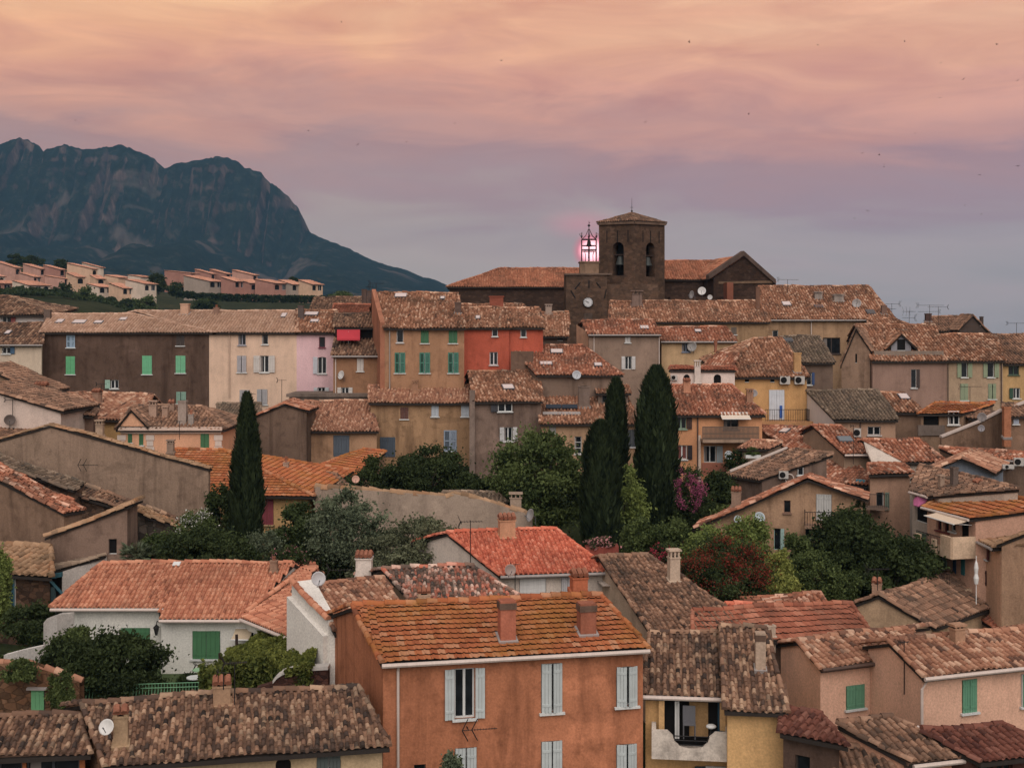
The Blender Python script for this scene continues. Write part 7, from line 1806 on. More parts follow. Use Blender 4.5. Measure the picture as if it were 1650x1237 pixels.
FAR = [ # label, ridge x,y, corner x,y, right x, base y, d, colour, windows
 ('rosy far house at the left edge of the hill, second row', -8, 421, 24, 431, 34, 450, 500, 'p', fw(24, 34, 434, 1)),
 ('far house with pale front at the left edge, behind the lower terrace', -20, 440, -2, 445, 8, 460, 470, 'w', fw(-2, 8, 448, 1)),
 ('rosy far house with white window bay on the second row', 37, 425, 64, 433, 76, 452, 500, 'p', fw(64, 76, 435, 1)),
 ('dark rosy far house left of the tall cream gabled one', 70, 427, 96, 434, 105, 455, 500, 'r', fw(96, 105, 436, 1)),
 ('tall cream gabled far house at the top of the hill', 108, 424, 148, 433, 157, 462, 490, 'c', fw(148, 157, 436, 1)),
 ('pale far house with the highest ridge right behind the cream gable', 132, 423, 162, 431, 167, 450, 510, 'w', ()),
 ('small rosy far house low in the middle of the left group', 30, 439, 54, 446, 66, 462, 480, 'p', fw(54, 66, 448, 2)),
 ('rosy far house with white bay beneath the cream gable', 72, 444, 103, 449, 112, 465, 478, 'p', fw(103, 112, 450, 1)),
 ('cream far house with small bay beside the left tree', 106, 439, 123, 446, 137, 466, 476, 'c', fw(123, 137, 449, 1)),
 ('cream far house stepping down right of the cream gable', 145, 443, 156, 449, 170, 466, 474, 'c', fw(156, 170, 451, 1)),
 ('long low rosy far house with shaded balconies above the dark roof', -30, 451, -10, 456, 34, 476, 450, 'r', fw(-10, 34, 459, 3)),
 ('low cream far house with arched loggias left of the round tree', 20, 452, 44, 459, 81, 478, 448, 'w', fw(44, 81, 462, 3)),
 ('cream far house with wide pink roof in the middle saddle', 168, 443, 190, 447, 212, 462, 480, 'c', ()),
 ('second cream far house with pink roof in the middle saddle', 206, 443, 226, 446, 246, 460, 482, 'w', ()),
 ('pale far house with two arched loggias above the dark bush', 140, 457, 159, 462, 183, 481, 445, 'w', fw(159, 183, 464, 2)),
 ('beige far house with two shaded loggias left of the white one', 175, 456, 197, 464, 217, 487, 440, 'c', fw(197, 217, 466, 2)),
 ('white fronted far house with arched loggia beside the dark oak', 202, 450, 232, 457, 252, 480, 442, 'w', fw(232, 252, 460, 2)),
 ('long rosy far house on the top right row', 265, 436, 306, 440, 314, 463, 480, 'r', fw(306, 314, 443, 1)),
 ('rosy far house second on the top right row', 314, 434, 340, 441, 347, 460, 482, 'r', fw(340, 347, 443, 1)),
 ('rosy far house third on the top right row', 338, 434, 364, 441, 372, 462, 484, 'r', fw(364, 372, 443, 1)),
 ('rosy far house last on the top right row', 374, 435, 407, 443, 415, 462, 484, 'p', fw(407, 415, 445, 1)),
 ('grey flanked far house with white front in the lower right row', 296, 444, 337, 453, 360, 475, 440, 'g', fw(337, 360, 455, 2)),
 ('rosy far house with deep balcony in the lower right row', 356, 446, 378, 453, 396, 475, 440, 'r', fw(378, 396, 455, 2)),
 ('rosy far house with dark double loggia in the lower right row', 384, 450, 402, 456, 423, 476, 441, 'r', fw(402, 423, 459, 1)),
 ('rosy far house with a white edge strip in the lower right row', 411, 450, 441, 456, 464, 477, 441, 'r', fw(441, 464, 459, 2)),
 ('greyish far house with green shutter near the end of the row', 449, 451, 470, 458, 489, 477, 443, 'g', fw(470, 489, 460, 2)),
 ('cream far house with arched porch at the right end of the hill', 481, 451, 502, 458, 520, 479, 442, 'c', fw(502, 520, 460, 2)),
]
for f in FAR: far_house(*f)
# =================================================================== PLANTS
cypress('slim dark cypress in front of the garden house with the orange hipped roof', 398, 642, 905, 46, 64, 1, 24000)
cypress('tallest and broadest dark cypress, right of the three others', 1058, 597, 868, 62, 72, 2, 42000)
cypress('dark cypress in the middle of the garden, left of the broadest one', 968, 686, 890, 57, 67, 3, 34000)
cypress('thin cypress rising behind the other garden cypresses', 993, 616, 800, 32, 76, 4, 16000)
G = 'garden trees'
tree('broad feathery green tree left of the garden cypresses', 866, 696, 880, 152, 72, 'mid', 22000, .21, group=G, clumps=70, tight=.26, seed=2)
tree('light green tree showing to the right of the middle cypress', 1008, 745, 880, 62, 70, 'bright', 7000, .19, group=G, clumps=30, seed=3)
tree('dark rounded pine in front of the long tan house', 692, 722, 820, 122, 75, 'dark', 16000, .18, group=G, clumps=60, seed=4)
tree('dark loose bush left of the rounded pine', 602, 738, 815, 74, 74, 'dark', 8000, .17, group=G, clumps=34, seed=5)
tree('low dark tree right of the rounded pine behind the garden wall', 758, 758, 830, 66, 74, 'dark', 7000, .18, group=G, clumps=30, seed=6)
tree('large grey-green olive tree in front of the pale garden wall', 560, 792, 935, 120, 61, 'grey', 16000, .16, group=G, clumps=62, tight=.27, seed=7)
tree('lower dusty olive tree beside the bright red roof', 676, 836, 940, 124, 58, 'olive', 13000, .15, group=G, clumps=58, tight=.27, seed=8)
tree('second dusty olive tree between the two other olives', 608, 866, 950, 80, 59.5, 'olive', 8000, .15, group=G, clumps=40, seed=9)
tree('dark fig tree below the plum red shutter', 484, 812, 905, 68, 63.5, 'dark', 9000, .19, group=G, clumps=36, seed=10)
tree('dark bushy tree between the blank wall and the slim cypress', 358, 782, 905, 50, 65.5, 'dark', 8000, .18, group=G, clumps=30, seed=11)
S = 'garden shrubs'
def shrub(label, x, yt, yb, w, d, g='mid', n=5000, leaf=.15, **k):
    return tree(label, x, yt, yb, w, d, g, n, leaf, 'shrub', 'shrub', S, **k)
shrub('white flowering oleander at the end of the stone garden wall', 315, 821, 900, 60, 60.5, 'mid', 6000, .14, flowers=((.75, .74, .70), .5), seed=12)
shrub('wide dark hedge directly behind the white villa roof', 318, 852, 950, 150, 58.5, 'dark', 15000, .16, clumps=60, seed=13)
shrub('dark shrub mass right of the palm behind the villa roof', 262, 858, 950, 70, 59.5, 'mid', 8000, .16, clumps=34, seed=14)
shrub('dense mid green shrub under the slim cypress', 375, 866, 950, 80, 59.5, 'dark', 8000, .16, seed=15)
shrub('round grey-green lavender bush at the foot of the slim cypress', 424, 855, 935, 56, 60.5, 'grey', 7000, .11, clumps=60, tight=.35, seed=16)
shrub('pink flowering oleander behind the villa chimney', 466, 876, 940, 60, 57, 'dark', 6000, .14, flowers=((.50, .22, .24), .34), seed=17)
shrub('pinkish flowered shrub climbing right of the lavender bush', 444, 850, 920, 40, 62, 'dark', 4000, .14, flowers=((.45, .22, .22), .22), seed=18)
shrub('dark undergrowth at the base of the large olive tree', 520, 862, 960, 80, 60.5, 'dark', 7000, .16, seed=19)
shrub('magenta bougainvillea below the balcony of the peach house', 1112, 742, 840, 46, 68.4, 'dark', 7000, .15, flowers=((.40, .11, .20), .85, .6), clumps=30, seed=20)
shrub('dark clipped bush right of the magenta bougainvillea', 1104, 796, 870, 34, 69, 'dark', 4500, .13, tight=.4, seed=21)
shrub('dark rounded bush second right of the magenta bougainvillea', 1132, 792, 870, 36, 68.5, 'dark', 4500, .13, tight=.4, seed=22)
shrub('leafy tree below the terrace of the peach house', 1158, 762, 850, 60, 71, 'dark', 8000, .17, seed=23)
shrub('green shrub at the foot of the garden chimney', 1170, 812, 880, 46, 67.5, 'mid', 4500, .15, seed=24)
shrub('shade green shrub at the foot of the broadest cypress', 1030, 838, 930, 60, 63, 'mid', 5500, .15, seed=25)
shrub('grassy green shrub in the middle of the garden', 1082, 836, 930, 70, 62, 'mid', 6500, .15, seed=26)
shrub('pale green spreading shrub below the long tile verge', 1140, 846, 940, 80, 60.5, 'bright', 9000, .15, clumps=40, seed=27)
shrub('leafy bright shrub beneath the two dishes of the gabled house', 1206, 838, 935, 84, 61, 'bright', 9500, .15, clumps=44, seed=28)
shrub('wide dark shrub speckled with brick red flowers', 1166, 868, 1000, 148, 56, 'dark', 22000, .13, flowers=((.24, .045, .028), .7, .9), clumps=70, seed=29)
shrub('small crimson flowered shrub behind the tall white chimney', 1066, 878, 950, 56, 56.5, 'dark', 5000, .13, flowers=((.40, .05, .08), .7), seed=30)
shrub('lime yellow bush, upper of two beside the red speckled shrub', 1252, 886, 955, 52, 57.5, 'lime', 5500, .14, clumps=30, seed=31)
shrub('lime yellow bush, lower of two beside the red speckled shrub', 1262, 920, 985, 46, 55.5, 'lime', 5000, .14, clumps=30, seed=32)
shrub('fine needled green bush between the lime bushes and the dark trees', 1314, 892, 975, 70, 58.5, 'mid', 8000, .13, seed=33)
shrub('low dark hedge behind the lime yellow bushes', 1284, 862, 950, 60, 61, 'mid', 6000, .15, seed=34)
tree('huge dark leafy tree against the gabled house with the iron balcony', 1372, 822, 950, 130, 61.5, 'dark', 19000, .20, group=G, clumps=66, seed=35)
tree('dark spreading tree in front of the tall cream house', 1445, 862, 985, 122, 59, 'dark', 18000, .20, group=G, clumps=62, seed=36)
tree('dark climbing tree beside the small iron balcony', 1404, 838, 940, 60, 63, 'dark', 8000, .18, group=G, clumps=30, seed=37)
shrub('small dark bush on the lawn edge below the huge dark tree', 1352, 912, 985, 60, 58, 'mid', 5500, .15, seed=38)
tree('dark leafy tree hiding the white villa windows', 176, 1020, 1140, 178, 47.6, 'dark', 20000, .15, group=G, clumps=70, tight=.27, seed=39, dz=.55)
shrub('dark shrub climbing over the villa boundary wall', 92, 1030, 1120, 60, 47.2, 'dark', 5000, .14, seed=40)
shrub('bright topped citrus bush in front of the villa corner', 128, 1012, 1080, 64, 48.6, 'mid', 5000, .13, seed=41)
shrub('small round dark bush on the villa terrace', 303, 1083, 1122, 34, 48.6, 'dark', 2500, .11, seed=42)
shrub('green shrub at the very left edge beside the blue shutter', -2, 888, 1030, 40, 53, 'bright', 5000, .15, seed=43)
shrub('dark low shrubs in front of the rough stone house', 55, 968, 1050, 90, 52, 'dark', 6000, .15, seed=44)
shrub('ivy tumbling over the stone wall left of the green door', 32, 1062, 1105, 52, 44.1, 'mid', 4000, .11, dz=.35, seed=45, trunk=False)
shrub('ivy hanging over the stone wall right of the green door', 98, 1080, 1150, 40, 44.1, 'mid', 4000, .11, dz=.3, seed=46, trunk=False)
shrub('feathery conifer tip at the bottom in front of the orange house', 728, 1214, 1275, 36, 35.5, 'grey', 3000, .10, seed=47)
shrub('leafy terrace plant beside the dish of the peach house', 1188, 722, 765, 38, 79.5, 'dark', 4000, .13, gz=False, seed=48)
shrub('ivy creeping up the right corner of the gabled house', 1383, 800, 850, 26, 64.2, 'dark', 2500, .13, dz=.5, gz=False, seed=49, trunk=False)
def palm(label, x, y, d, r):
    c = P(x, y, d); g = ground_z(c.x, d); t = thing('palm', Vector((c.x, d, g)), label, 'palm')
    m = MB(); m.tube([Vector((c.x, d, g - .3)), c], .16, 8); m.build('trunk', bark_mat(), t)
    nb = NB(); rr = random.Random(3)
    for i in range(46):
        a = i * 2.4; up = rr.uniform(.0, 1.3); L = r * rr.uniform(.7, 1.1); dr = Vector((math.cos(a), math.sin(a), up)).normalized(); sd = dr.cross(ZUP).normalized()
        q0 = c + dr * L * .55; k = 12
        for j in range(k):
            th = -1.15 + 2.3 * j / (k - 1); f = (dr * math.cos(th) + sd * math.sin(th)); e = q0 + f * L * .5 - ZUP * .06 * L; w = f.cross(dr + ZUP * .3).normalized() * .016 * r
            nb.add([q0 - w, q0 + f * L * .25 + w * 1.5, e, q0 + f * L * .25 - w * 1.5], [(0, 1, 2, 3)], rr.random() * .84)
        nb.add([c - sd * .02, c + sd * .02, q0 + sd * .02, q0 - sd * .02], [(0, 1, 2, 3)], .5)
    nb.build('fronds', [leaf_mat(*GREENS['grey'])], t)
palm('low fan palm between the grey shed and the dark hedge', 222, 900, 57.5, 1.05)

# climbing vine over the villa pergola
def pergola():
    t = thing('pergola', P(440, 1110, 47.5), 'pergola smothered in yellow-green vine at the right of the white villa', 'pergola')
    z0 = P(0, 1052, 47.5).z; zb = CZ - 14.2; m = MB(); xa, xb = P(352, 0, 47).x, P(524, 0, 47).x
    for x in (xa + .2, (xa + xb) / 2, xb - .3):
        for y in (46.4, 49.2): m.tube([Vector((x, y, zb)), Vector((x, y, z0 + .3))], .06, 6)
    m.build('frame', M_DARKW, t)
    nb = NB(); n = 22000; u = RNG.random(n); v = RNG.random(n); top = RNG.random(n) < .72
    sh = 3.2 * np.clip((u - .52) / .2, 0, 1); X = (364 + 150 * u - CX) / F * (47.6 - sh); Y = 46.0 - sh + 3.6 * v
    ht = np.array([.34 * noise.noise(Vector((x * 1.1, y * 1.1, 0))) + .12 * noise.noise(Vector((x * 3, y * 3, 2))) for x, y in zip(X, Y)])
    tilt = (u - .4) * 1.1
    Z = z0 + .30 + tilt + ht - np.abs(RNG.normal(0, .10, n))
    Z = np.where(top, Z, z0 + tilt + ht * 1.5 - RNG.random(n) ** 1.4 * (1.9 - .36 * sh)); Y = np.where(top, Y, 46.0 - sh + RNG.random(n) * .7 + .25 * np.sin(X * 2.2))
    X = np.where(top | (RNG.random(n) < .75), X, xa + .25 + RNG.random(n) * .5)
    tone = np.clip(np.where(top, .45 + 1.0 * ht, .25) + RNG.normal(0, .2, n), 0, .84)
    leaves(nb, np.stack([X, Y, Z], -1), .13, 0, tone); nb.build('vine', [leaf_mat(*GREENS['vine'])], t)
pergola()

# low planting that covers the garden slopes: nobody could count it
def ground_cover():
    nb = NB()
    for (xa, xb, da, db, n, dens) in ((880, 1520, 52, 74, 52000, .5), (225, 760, 56, 72, 40000, .5), (-60, 110, 47, 54, 9000, .4), (0, 120, 46, 49, 5000, .3)):
        d = da + (db - da) * RNG.random(n); px = xa + (xb - xa) * RNG.random(n); X = (px - CX) / F * d
        hgt = np.array([max(0, noise.noise(Vector((a * .55, b * .55, 3))) + .25) for a, b in zip(X, d)]); k = RNG.random(n) < np.clip(hgt + .25, 0, 1)
        Z = np.array([ground_z(a, b) for a, b in zip(X, d)]) + hgt * dens * 1.6 * RNG.random(n) ** .6 + .05
        c = np.stack([X, d, Z], -1)[k]; leaves(nb, c, .17, .2, np.clip(hgt[k] * .6 + .3 * RNG.random(k.sum()), 0, .84))
    o = nb.build('ground_cover', [leaf_mat(*GREENS['mid'])]); tag(o, kind='stuff')
ground_cover()

# trees on the far hillside
FG = 'trees on the far hillside'
for lab, x, yt, yb, w, d, g in (
    ('round dark tree in front of the far houses, left', 103, 455, 496, 34, 425, 'dark'), ('big round green tree in front of the far houses, right of the left one', 138, 462, 508, 36, 415, 'mid'),
    ('low bush at the foot of the big round far tree', 169, 486, 508, 24, 412, 'mid'), ('small clipped bush on the far slope below the loggias', 178, 479, 491, 17, 425, 'dark'),
    ('dark far bush left of the grassy bank', 207, 479, 503, 28, 415, 'dark'), ('wide green far bush on the grassy bank', 234, 478, 505, 34, 412, 'mid'),
    ('dark oak between the white far house and the rosy row', 256, 440, 474, 31, 455, 'dark'), ('low dark bush right of the far oak', 284, 456, 480, 28, 445, 'dark'),
    ('treetop above the far roofs at the left edge', 24, 410, 428, 24, 530, 'dark'), ('treetop above the second far roofs', 52, 412, 430, 30, 530, 'dark'), ('dark treetop left of the tall cream far house', 98, 418, 436, 20, 525, 'dark'),
    ('little treetop above the last rosy far houses', 475, 447, 462, 18, 475, 'dark'), ('scrubby bush on the right end of the far hill', 548, 470, 486, 34, 400, 'mid'), ('dark scrub on the bank below the far hedge', 330, 483, 503, 40, 400, 'dark'),
    ('small dark shrub below the long low rosy far house', 55, 466, 484, 20, 430, 'dark'), ('scrub on the bank behind the brown roof ridge, left', 60, 480, 508, 60, 395, 'dark')):
    tree(lab, x, yt, yb, w, d, g, 2600, .75, group=FG, clumps=26, tight=.36, dz=1.0, gz=False)
def hillside_scrub():
    nb = NB(); n = 34000; d = 378 + 54 * RNG.random(n); px = -120 + 720 * RNG.random(n); X = (px - CX) / F * d
    h = np.array([max(0, noise.noise(Vector((a * .06, b * .05, 8))) + .35 * noise.noise(Vector((a * .3, b * .3, 2))) + .12) for a, b in zip(X, d)]); k = h > .10
    Z = np.array([ground_z(a, b) for a, b in zip(X, d)]) + .4 + h * 3.2 * RNG.random(n) ** .7
    leaves(nb, np.stack([X, d, Z], -1)[k], .8, .2, np.clip(.2 + h[k] * .5 + .3 * RNG.random(k.sum()), 0, .84)); o = nb.build('hillside_scrub', [leaf_mat(*GREENS['dark'])]); tag(o, kind='stuff')
hillside_scrub()
def far_hedge():
    nb = NB(); pts = [(285, 471), (330, 476), (420, 479), (520, 480), (534, 480)]; W = [P(x, y, 428) for x, y in pts]
    for a, b in zip(W, W[1:]):
        k = int((b - a).length * 60); s = RNG.random(k)[:, None]; c = np.array(a) * (1 - s) + np.array(b) * s; c += np.stack([RNG.normal(0, .3, k), RNG.normal(0, .7, k), RNG.uniform(-1.6, .7, k)], -1); leaves(nb, c, .7, 0, RNG.random(k) * .5)
    o = nb.build('hedge', [leaf_mat(*GREENS['dark'])]); tag(o, 'long dark clipped hedge below the right hand row of far houses', 'hedge')
far_hedge()

# =================================================================== VILLA TERRACE
def terrace():
    z = CZ - 14.15; m = MB(); a, b = P(118, 0, 46.4).x, P(545, 0, 46.4).x
    m.hexa([(a, 46.6, z - 3), (b, 47.6, z - 3), (b, 53, z - 3), (a, 53, z - 3), (a, 46.6, z), (b, 47.6, z), (b, 53, z), (a, 53, z)])
    mt, N, L, bs = nodes_of('lawn'); L.new(nramp(N, L, nnoise(N, L, npos(N, L), 3, 5, .7), [(.3, (.03, .055, .015)), (.7, (.075, .11, .035))]), bs.inputs['Base Color']); bs.inputs['Roughness'].default_value = 1
    o = m.build('lawn_terrace', mt); tag(o, kind='structure')
    t = thing('terrace_railing', Vector((a, 46.6, z)), 'long green painted bellied iron railing along the villa terrace', 'railing')
    g = MB(); A, B = Vector((P(122, 0, 46.6).x, 46.75, z)), Vector((P(432, 0, 47.4).x, 47.5, z)); Ln = (B - A).length; k = 62; h = .72; nn = Vector((.1, -1, 0)).normalized()
    for zz in (.06, .56, h): g.tube([A + ZUP * zz, B + ZUP * zz], .017, 5)
    for i in range(k + 1):
        q = A.lerp(B, i / k); g.tube([q + ZUP * h, q + ZUP * .5, q + ZUP * .28 + nn * .11, q + ZUP * .06 + nn * .02], .012, 4)
    for s in (0,):
        q = A.copy(); 
        for i in range(10):
            e = q + Vector((0, .22 * i, 0)); g.tube([e + ZUP * h, e + ZUP * .06], .012, 4)
        g.tube([q + ZUP * h, q + Vector((0, 2.0, h))], .017, 5)
    g.build('bars', paint_mat(alb(104, 156, 116), .6), t)
    for nm, x, y, col, lab in (('garden_table', 323, 49.0, (140, 180, 140), 'round pale green metal table on the villa terrace'), ('garden_table', 314, 47.9, (196, 200, 196), 'round white table nearest the terrace railing')):
        c = Vector((P(x, 0, y).x, y, z)); t = thing(nm, c, lab, 'table', 'garden tables on the villa terrace'); m = MB(); m.lathe(c + ZUP * .70, [(.02, 0), (.32, 0), (.32, .03), (.02, .03)], 18); m.build('table_top', paint_mat(alb(*col), .5), t)
        for i in range(3):
            m = MB(); e = Vector((math.cos(i * 2.1 + .5), math.sin(i * 2.1 + .5), 0)) * .27; m.tube([c + e + ZUP * 0, c + e * .2 + ZUP * .4, c + e * .8 + ZUP * .7], .014, 5); m.build('leg', M_IRON, t)
    c = Vector((P(311, 0, 48.4).x + .9, 48.9, z)); t = thing('garden_chair', c, 'folding metal chair beside the pale green table', 'chair')
    m = MB(); m.box(c + ZUP * .45, Vector((.19, 0, 0)), Vector((0, .19, 0)), ZUP * .015); m.build('seat', paint_mat(alb(150, 170, 150), .5), t)
    m = MB(); m.box(c + Vector((.19, 0, .68)), Vector((.015, 0, .0)), Vector((0, .19, 0)), ZUP * .2); m.build('backrest', paint_mat(alb(150, 170, 150), .5), t)
    for sx in (-1, 1):
        for sy in (-1, 1): m = MB(); m.tube([c + Vector((.17 * sx, .17 * sy, 0)), c + Vector((.17 * sx, .17 * sy, .45))], .012, 4); m.build('leg', M_IRON, t)
terrace()
def stone_wall_door():
    t = thing('stone_wall', P(60, 1150, 44.5), 'rough stone boundary wall with a green door, lower left', 'wall'); d = 44.6; n = Vector((0, -1, 0)); zb = CZ - 17.6
    W = [P(x, y, d) for x, y in ((-40, 1072), (28, 1068), (52, 1073), (84, 1083), (128, 1098))]; p0 = W[0]; mb = MB(); lp = [(0, zb), (W[-1].x - p0.x, zb)] + [(w.x - p0.x, w.z) for w in reversed(W)]
    td = do_wall(t, mb, p0, Vector((1, 0, 0)), n, lp, [(50, 1110, 72, 1149, 'B', (88, 158, 104), {'sill': False, 'name': 'door'})]); wall_panel(mb, p0 + Vector((0, .5, 0)), Vector((1, 0, 0)), -n, lp, [])
    mb.abox((p0.x, d + .02, zb), (W[-1].x, d + .48, zb + .5))
    mb.build('wall', stone_mat(alb(104, 78, 58), 2.8), t)
    for q in td: add_window(t, *q)
    r = NB()
    for a, b in zip(W, W[1:]): tile_caps(r, a + Vector((0, .25, 0)), b + Vector((0, .25, 0)), .15, .3, jit=3, lift=-.03)
    r.build('coping', [tile_mat('pink'), dark_mat()], t)
    m = MB(); q = P(61, 1108, d); m.box(q + n * .06, Vector((.36, 0, 0)), Vector((0, .1, 0)), ZUP * .04); m.build('lintel', M_ZINC, t)
stone_wall_door()
def villa_wall():
    t = thing('boundary_wall', P(90, 1060, 48.5), 'white curving boundary wall stepping down left of the villa', 'wall'); m = MB(); zb = CZ - 16.5
    px = [(114, 988, 50.5), (92, 990, 49.6), (76, 996, 49.2), (70, 1003, 49), (69, 1012, 48.95), (69, 1040, 48.9), (40, 1046, 48.3), (6, 1055, 47.5)]; W = [P(*p) for p in px]; o = Vector((.05, .28, 0))
    for a, b in zip(W, W[1:]):
        if abs(a.x - b.x) < .03: continue
        m.hexa([Vector((b.x, b.y, zb)), Vector((a.x, a.y, zb)), Vector((a.x, a.y, zb)) + o, Vector((b.x, b.y, zb)) + o, b, a, a + o, b + o])
    m.build('wall', as_wall((192, 188, 182, .4)), t)
villa_wall()
def brick_arch():
    t = thing('brick_wall', P(470, 1110, 43), 'dark brick garden wall with a white arched coping beside the orange house', 'wall'); d = 43; zb = CZ - 17; m = MB()
    px = [(413, 1108), (440, 1100), (447, 1092), (456, 1086), (470, 1082), (490, 1080), (529, 1078)]; W = [P(x, y, d) for x, y in px]; o = Vector((0, .35, 0)); c = MB()
    for a, b in zip(W, W[1:]):
        m.hexa([Vector((a.x, d, zb)), Vector((b.x, d, zb)), Vector((b.x, d, zb)) + o, Vector((a.x, d, zb)) + o, a, b, b + o, a + o])
        if a.x > W[1].x - .01: c.hexa([a - o * .2, b - o * .2, b + o * 1.2, a + o * 1.2, a - o * .2 + ZUP * .11, b - o * .2 + ZUP * .11, b + o * 1.2 + ZUP * .11, a + o * 1.2 + ZUP * .11])
    m.build('wall', stone_mat(alb(74, 52, 46), 5.0), t); c.build('coping', paint_mat(alb(186, 182, 176), .8, 'whitewash', .3), t)
brick_arch()
def flower_box():
    t = thing('flower_box', P(970, 893, 57), 'brick red planter wall topped with pink geraniums behind the bright red roof', 'planter'); a, b = P(944, 893, 57), P(997, 889, 57)
    m = MB(); m.hexa([Vector((a.x, 57, a.z - 1.5)), Vector((b.x, 57, b.z - 1.5)), Vector((b.x, 57.8, b.z - 1.5)), Vector((a.x, 57.8, a.z - 1.5)), Vector((a.x, 57, P(0, 882, 57).z)), Vector((b.x, 57, P(0, 880, 57).z)), Vector((b.x, 57.8, P(0, 880, 57).z)), Vector((a.x, 57.8, P(0, 882, 57).z))]); m.build('box', as_wall((128, 62, 50, .5)), t)
    nb = NB(); p, tone = crown_points(((a.x + b.x) / 2, 57.4, P(0, 878, 57).z), ((b.x - a.x) / 2, .5, .28), 2600, 26, .3); f = RNG.random(len(p)) < .45; leaves(nb, p, .11, 0, np.where(f, 1.0, tone)); mt = leaf_mat(*GREENS['dark'], (.55, .26, .26)); nb.build('geraniums', [mt], t)
flower_box()

# =================================================================== AERIALS, MORE DISHES, BIRDS
for lab, x, yb, yt, d, boom, az, n, el, sec in (
    ('roof antenna at the left end of the large beige roof by the church', 1269, 466, 450, 113, 1.9, .2, 9, .5, False), ('small antenna on the right chimney of the beige roof by the church', 1381, 484, 469, 113, 1.7, 3.1, 7, .4, False),
    ('tiny antenna over the middle chimney of the beige roof', 1327, 480, 467, 114, 1.1, .3, 6, .4, False), ('tall tangled antenna on the skyline above the mauve roof', 1437, 512, 489, 114, 1.5, 2.5, 8, .6, True),
    ('antenna with a short vertical aerial on the skyline, middle of three', 1465, 530, 501, 112, 1.3, .9, 7, .9, True), ('wide double antenna beside the highest dark roof on the skyline', 1498, 520, 491, 118, 2.6, .15, 10, .6, True),
    ('small antenna next to the wide double one', 1512, 520, 494, 118, 1.8, 2.9, 7, .5, False),
    ('tall antenna mast with an X shaped aerial at the red roofed white house', 758, 908, 838, 51.2, .9, .1, 8, .55, False), ('slim antenna rising from the right chimney beside the bell tower roof', 1030, 490, 470, 112, .7, .2, 4, .3, False),
    ('large log aerial on a short mast over the long brown roof, bottom left', 378, 1118, 1066, 35.5, .62, .2, 12, .42, False), ('bare T shaped mast on the villa terrace', 325, 1110, 1070, 46, .5, 0, 2, .3, False),
    ('short T shaped mast on the chimney of the long brown roof', 360, 1094, 1083, 35.6, .35, 0, 2, .2, False), ('tall dark bracket mast in front of the pink house inner corner', 1457, 1104, 1032, 42.6, .4, .3, 4, .2, False),
    ('antenna on the chimney of the beige gabled house behind the pink house', 1414, 940, 916, 55, 1.0, .1, 11, .5, False), ('thin mast in front of the long cream house', 454, 662, 611, 87, .6, .3, 3, .4, False),
    ('cross shaped antenna at the top left corner of the tan house', 606, 474, 456, 95, 1.1, .5, 6, .5, False), ('antenna among the dark chimneys right of the far hill', 595, 480, 462, 112, .9, 2.0, 5, .5, False),
    ('broad antenna in front of the sage green shutters at right', 1563, 650, 622, 86, 1.5, .1, 9, .5, False), ('antenna pointing in at the right edge above the ochre house', 1638, 545, 520, 104, 1.7, .05, 9, .4, False),
    ('antenna half hidden behind the white chimney and patchwork roof', 548, 945, 917, 52, 1.0, .1, 9, .6, False), ('small aerial at the eave corner of the bright red roof', 830, 946, 908, 50.8, .35, .2, 4, .2, False),
    ('thin pole behind the peach house cornice', 289, 700, 678, 74, .3, .2, 2, .2, False), ('antenna over the blank gable wall shed at the upper left', 163, 640, 618, 80, .6, .1, 5, .3, False), ('antenna behind the flat topped roof near the slim cypress', 403, 660, 634, 88, .7, .1, 5, .4, False)):
    antenna(lab, P(x, yb, d), (yb - yt) / F * d, boom, az, n, el, second=sec)
def wall_aerial(label, q, n, s):
    t = thing('antenna', q, label, 'antenna', 'television antennas'); m = MB(); u = Vector((-n.y, n.x, 0)); c = q + n * .35
    m.tube([q, c], .02, 5); m.tube([c - u * .2 * s, c + u * .9 * s], .012, 4)
    for k in range(9): e = c + u * s * (.1 + .09 * k); m.tube([e - ZUP * .035, e + ZUP * .035], .007, 4)
    for o in (-.2, .1):
        for g in (-1, 1): m.tube([c + u * s * o, c + u * s * (o + .18) + ZUP * g * .34 * s], .016, 4)
    m.build('aerial', M_IRON, t)
wall_aerial('arrow shaped aerial fixed below the window of the large orange house', ho.front(752, 1170), -ho.nb, 1.0)
wall_aerial('curled dark aerial fixed on the blank grey-brown gable wall', P(135, 748, 67.0), Vector((0, -1, 0)), 1.0)
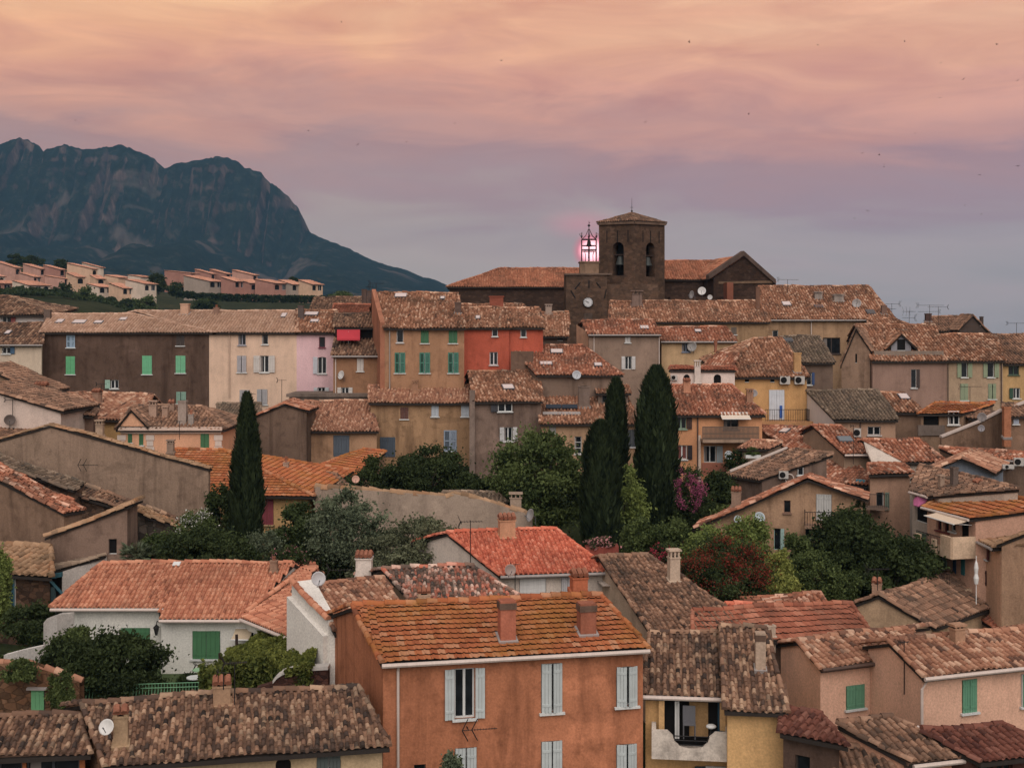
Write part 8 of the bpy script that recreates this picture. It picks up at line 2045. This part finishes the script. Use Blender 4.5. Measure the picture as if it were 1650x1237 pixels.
dish('pale satellite dish behind the top of the pinkish white-walled roof', P(513, 932, 44.6), .26, (.35, -1, .2), (176, 176, 178))
dish('small dish at the eave corner of the bright red roof', P(822, 918, 50.6), .24, (.3, -1, .2), (150, 130, 122))
dish('broken white dish beside the chimney of the long brown roof', P(172, 1171, 34.0), .22, (-.2, -1, .5), (200, 198, 194))
dish('white satellite dish above the solar panel roof', P(929, 604, 91), .33, (.1, -1, .2), (170, 174, 180))
dish('small dish at the end of the garden wall near the bushes', P(1188, 836, 65), .2) if False else None
BIRDS = [(1318, 73), (1458, 67), (1516, 102), (1552, 128), (1640, 130), (1040, 197), (733, 199), (1398, 340), (1425, 265), (1417, 250), (1424, 269), (1555, 331), (1582, 345), (577, 233), (497, 211), (808, 98), (1475, 215), (1606, 72), (122, 194), (655, 229), (1514, 158), (1579, 282), (1640, 268), (1377, 352), (1110, 68), (1206, 184), (1390, 247), (550, 36)]
def birds():
    m = MB(); rr = random.Random(5)
    proto = None
    for i, (x, y) in enumerate(BIRDS):
        d = 100 + 40 * rr.random(); c = P(x, y, d)
        if proto is None:
            m.tube([Vector((-.10, 0, 0)), Vector((0, 0, .01)), Vector((.09, 0, 0))], .030, 6, 0, .012)
            for s in (-1, 1): m.add([(.04, s * .02, .01), (-.03, s * .02, .01), (-.10, s * .24, .05), (-.04, s * .16, .05), (.04, s * .02, .022), (-.03, s * .02, .022), (-.10, s * .24, .056), (-.04, s * .16, .06)], [(0, 1, 2, 3), (4, 7, 6, 5), (0, 3, 7, 4), (1, 5, 6, 2), (3, 2, 6, 7)])
            ORG['x'] = Vector(); me = bpy.data.meshes.new('swift'); me.from_pydata(m.v, [], m.f); me.materials.append(M_IRON); proto = bpy.data.objects.new('swift', me); o = proto
        else: o = proto.copy()
        COL.objects.link(o); o.location = c; o.rotation_euler = (rr.uniform(-.6, .6), rr.uniform(-.4, .4), rr.uniform(0, 6.28)); s = rr.uniform(.55, 1.0); o.scale = (s, s, s)
        tag(o, 'tiny dark swift gliding in the sunset sky', 'bird', 'swifts in the sky')
birds()
build_haze()
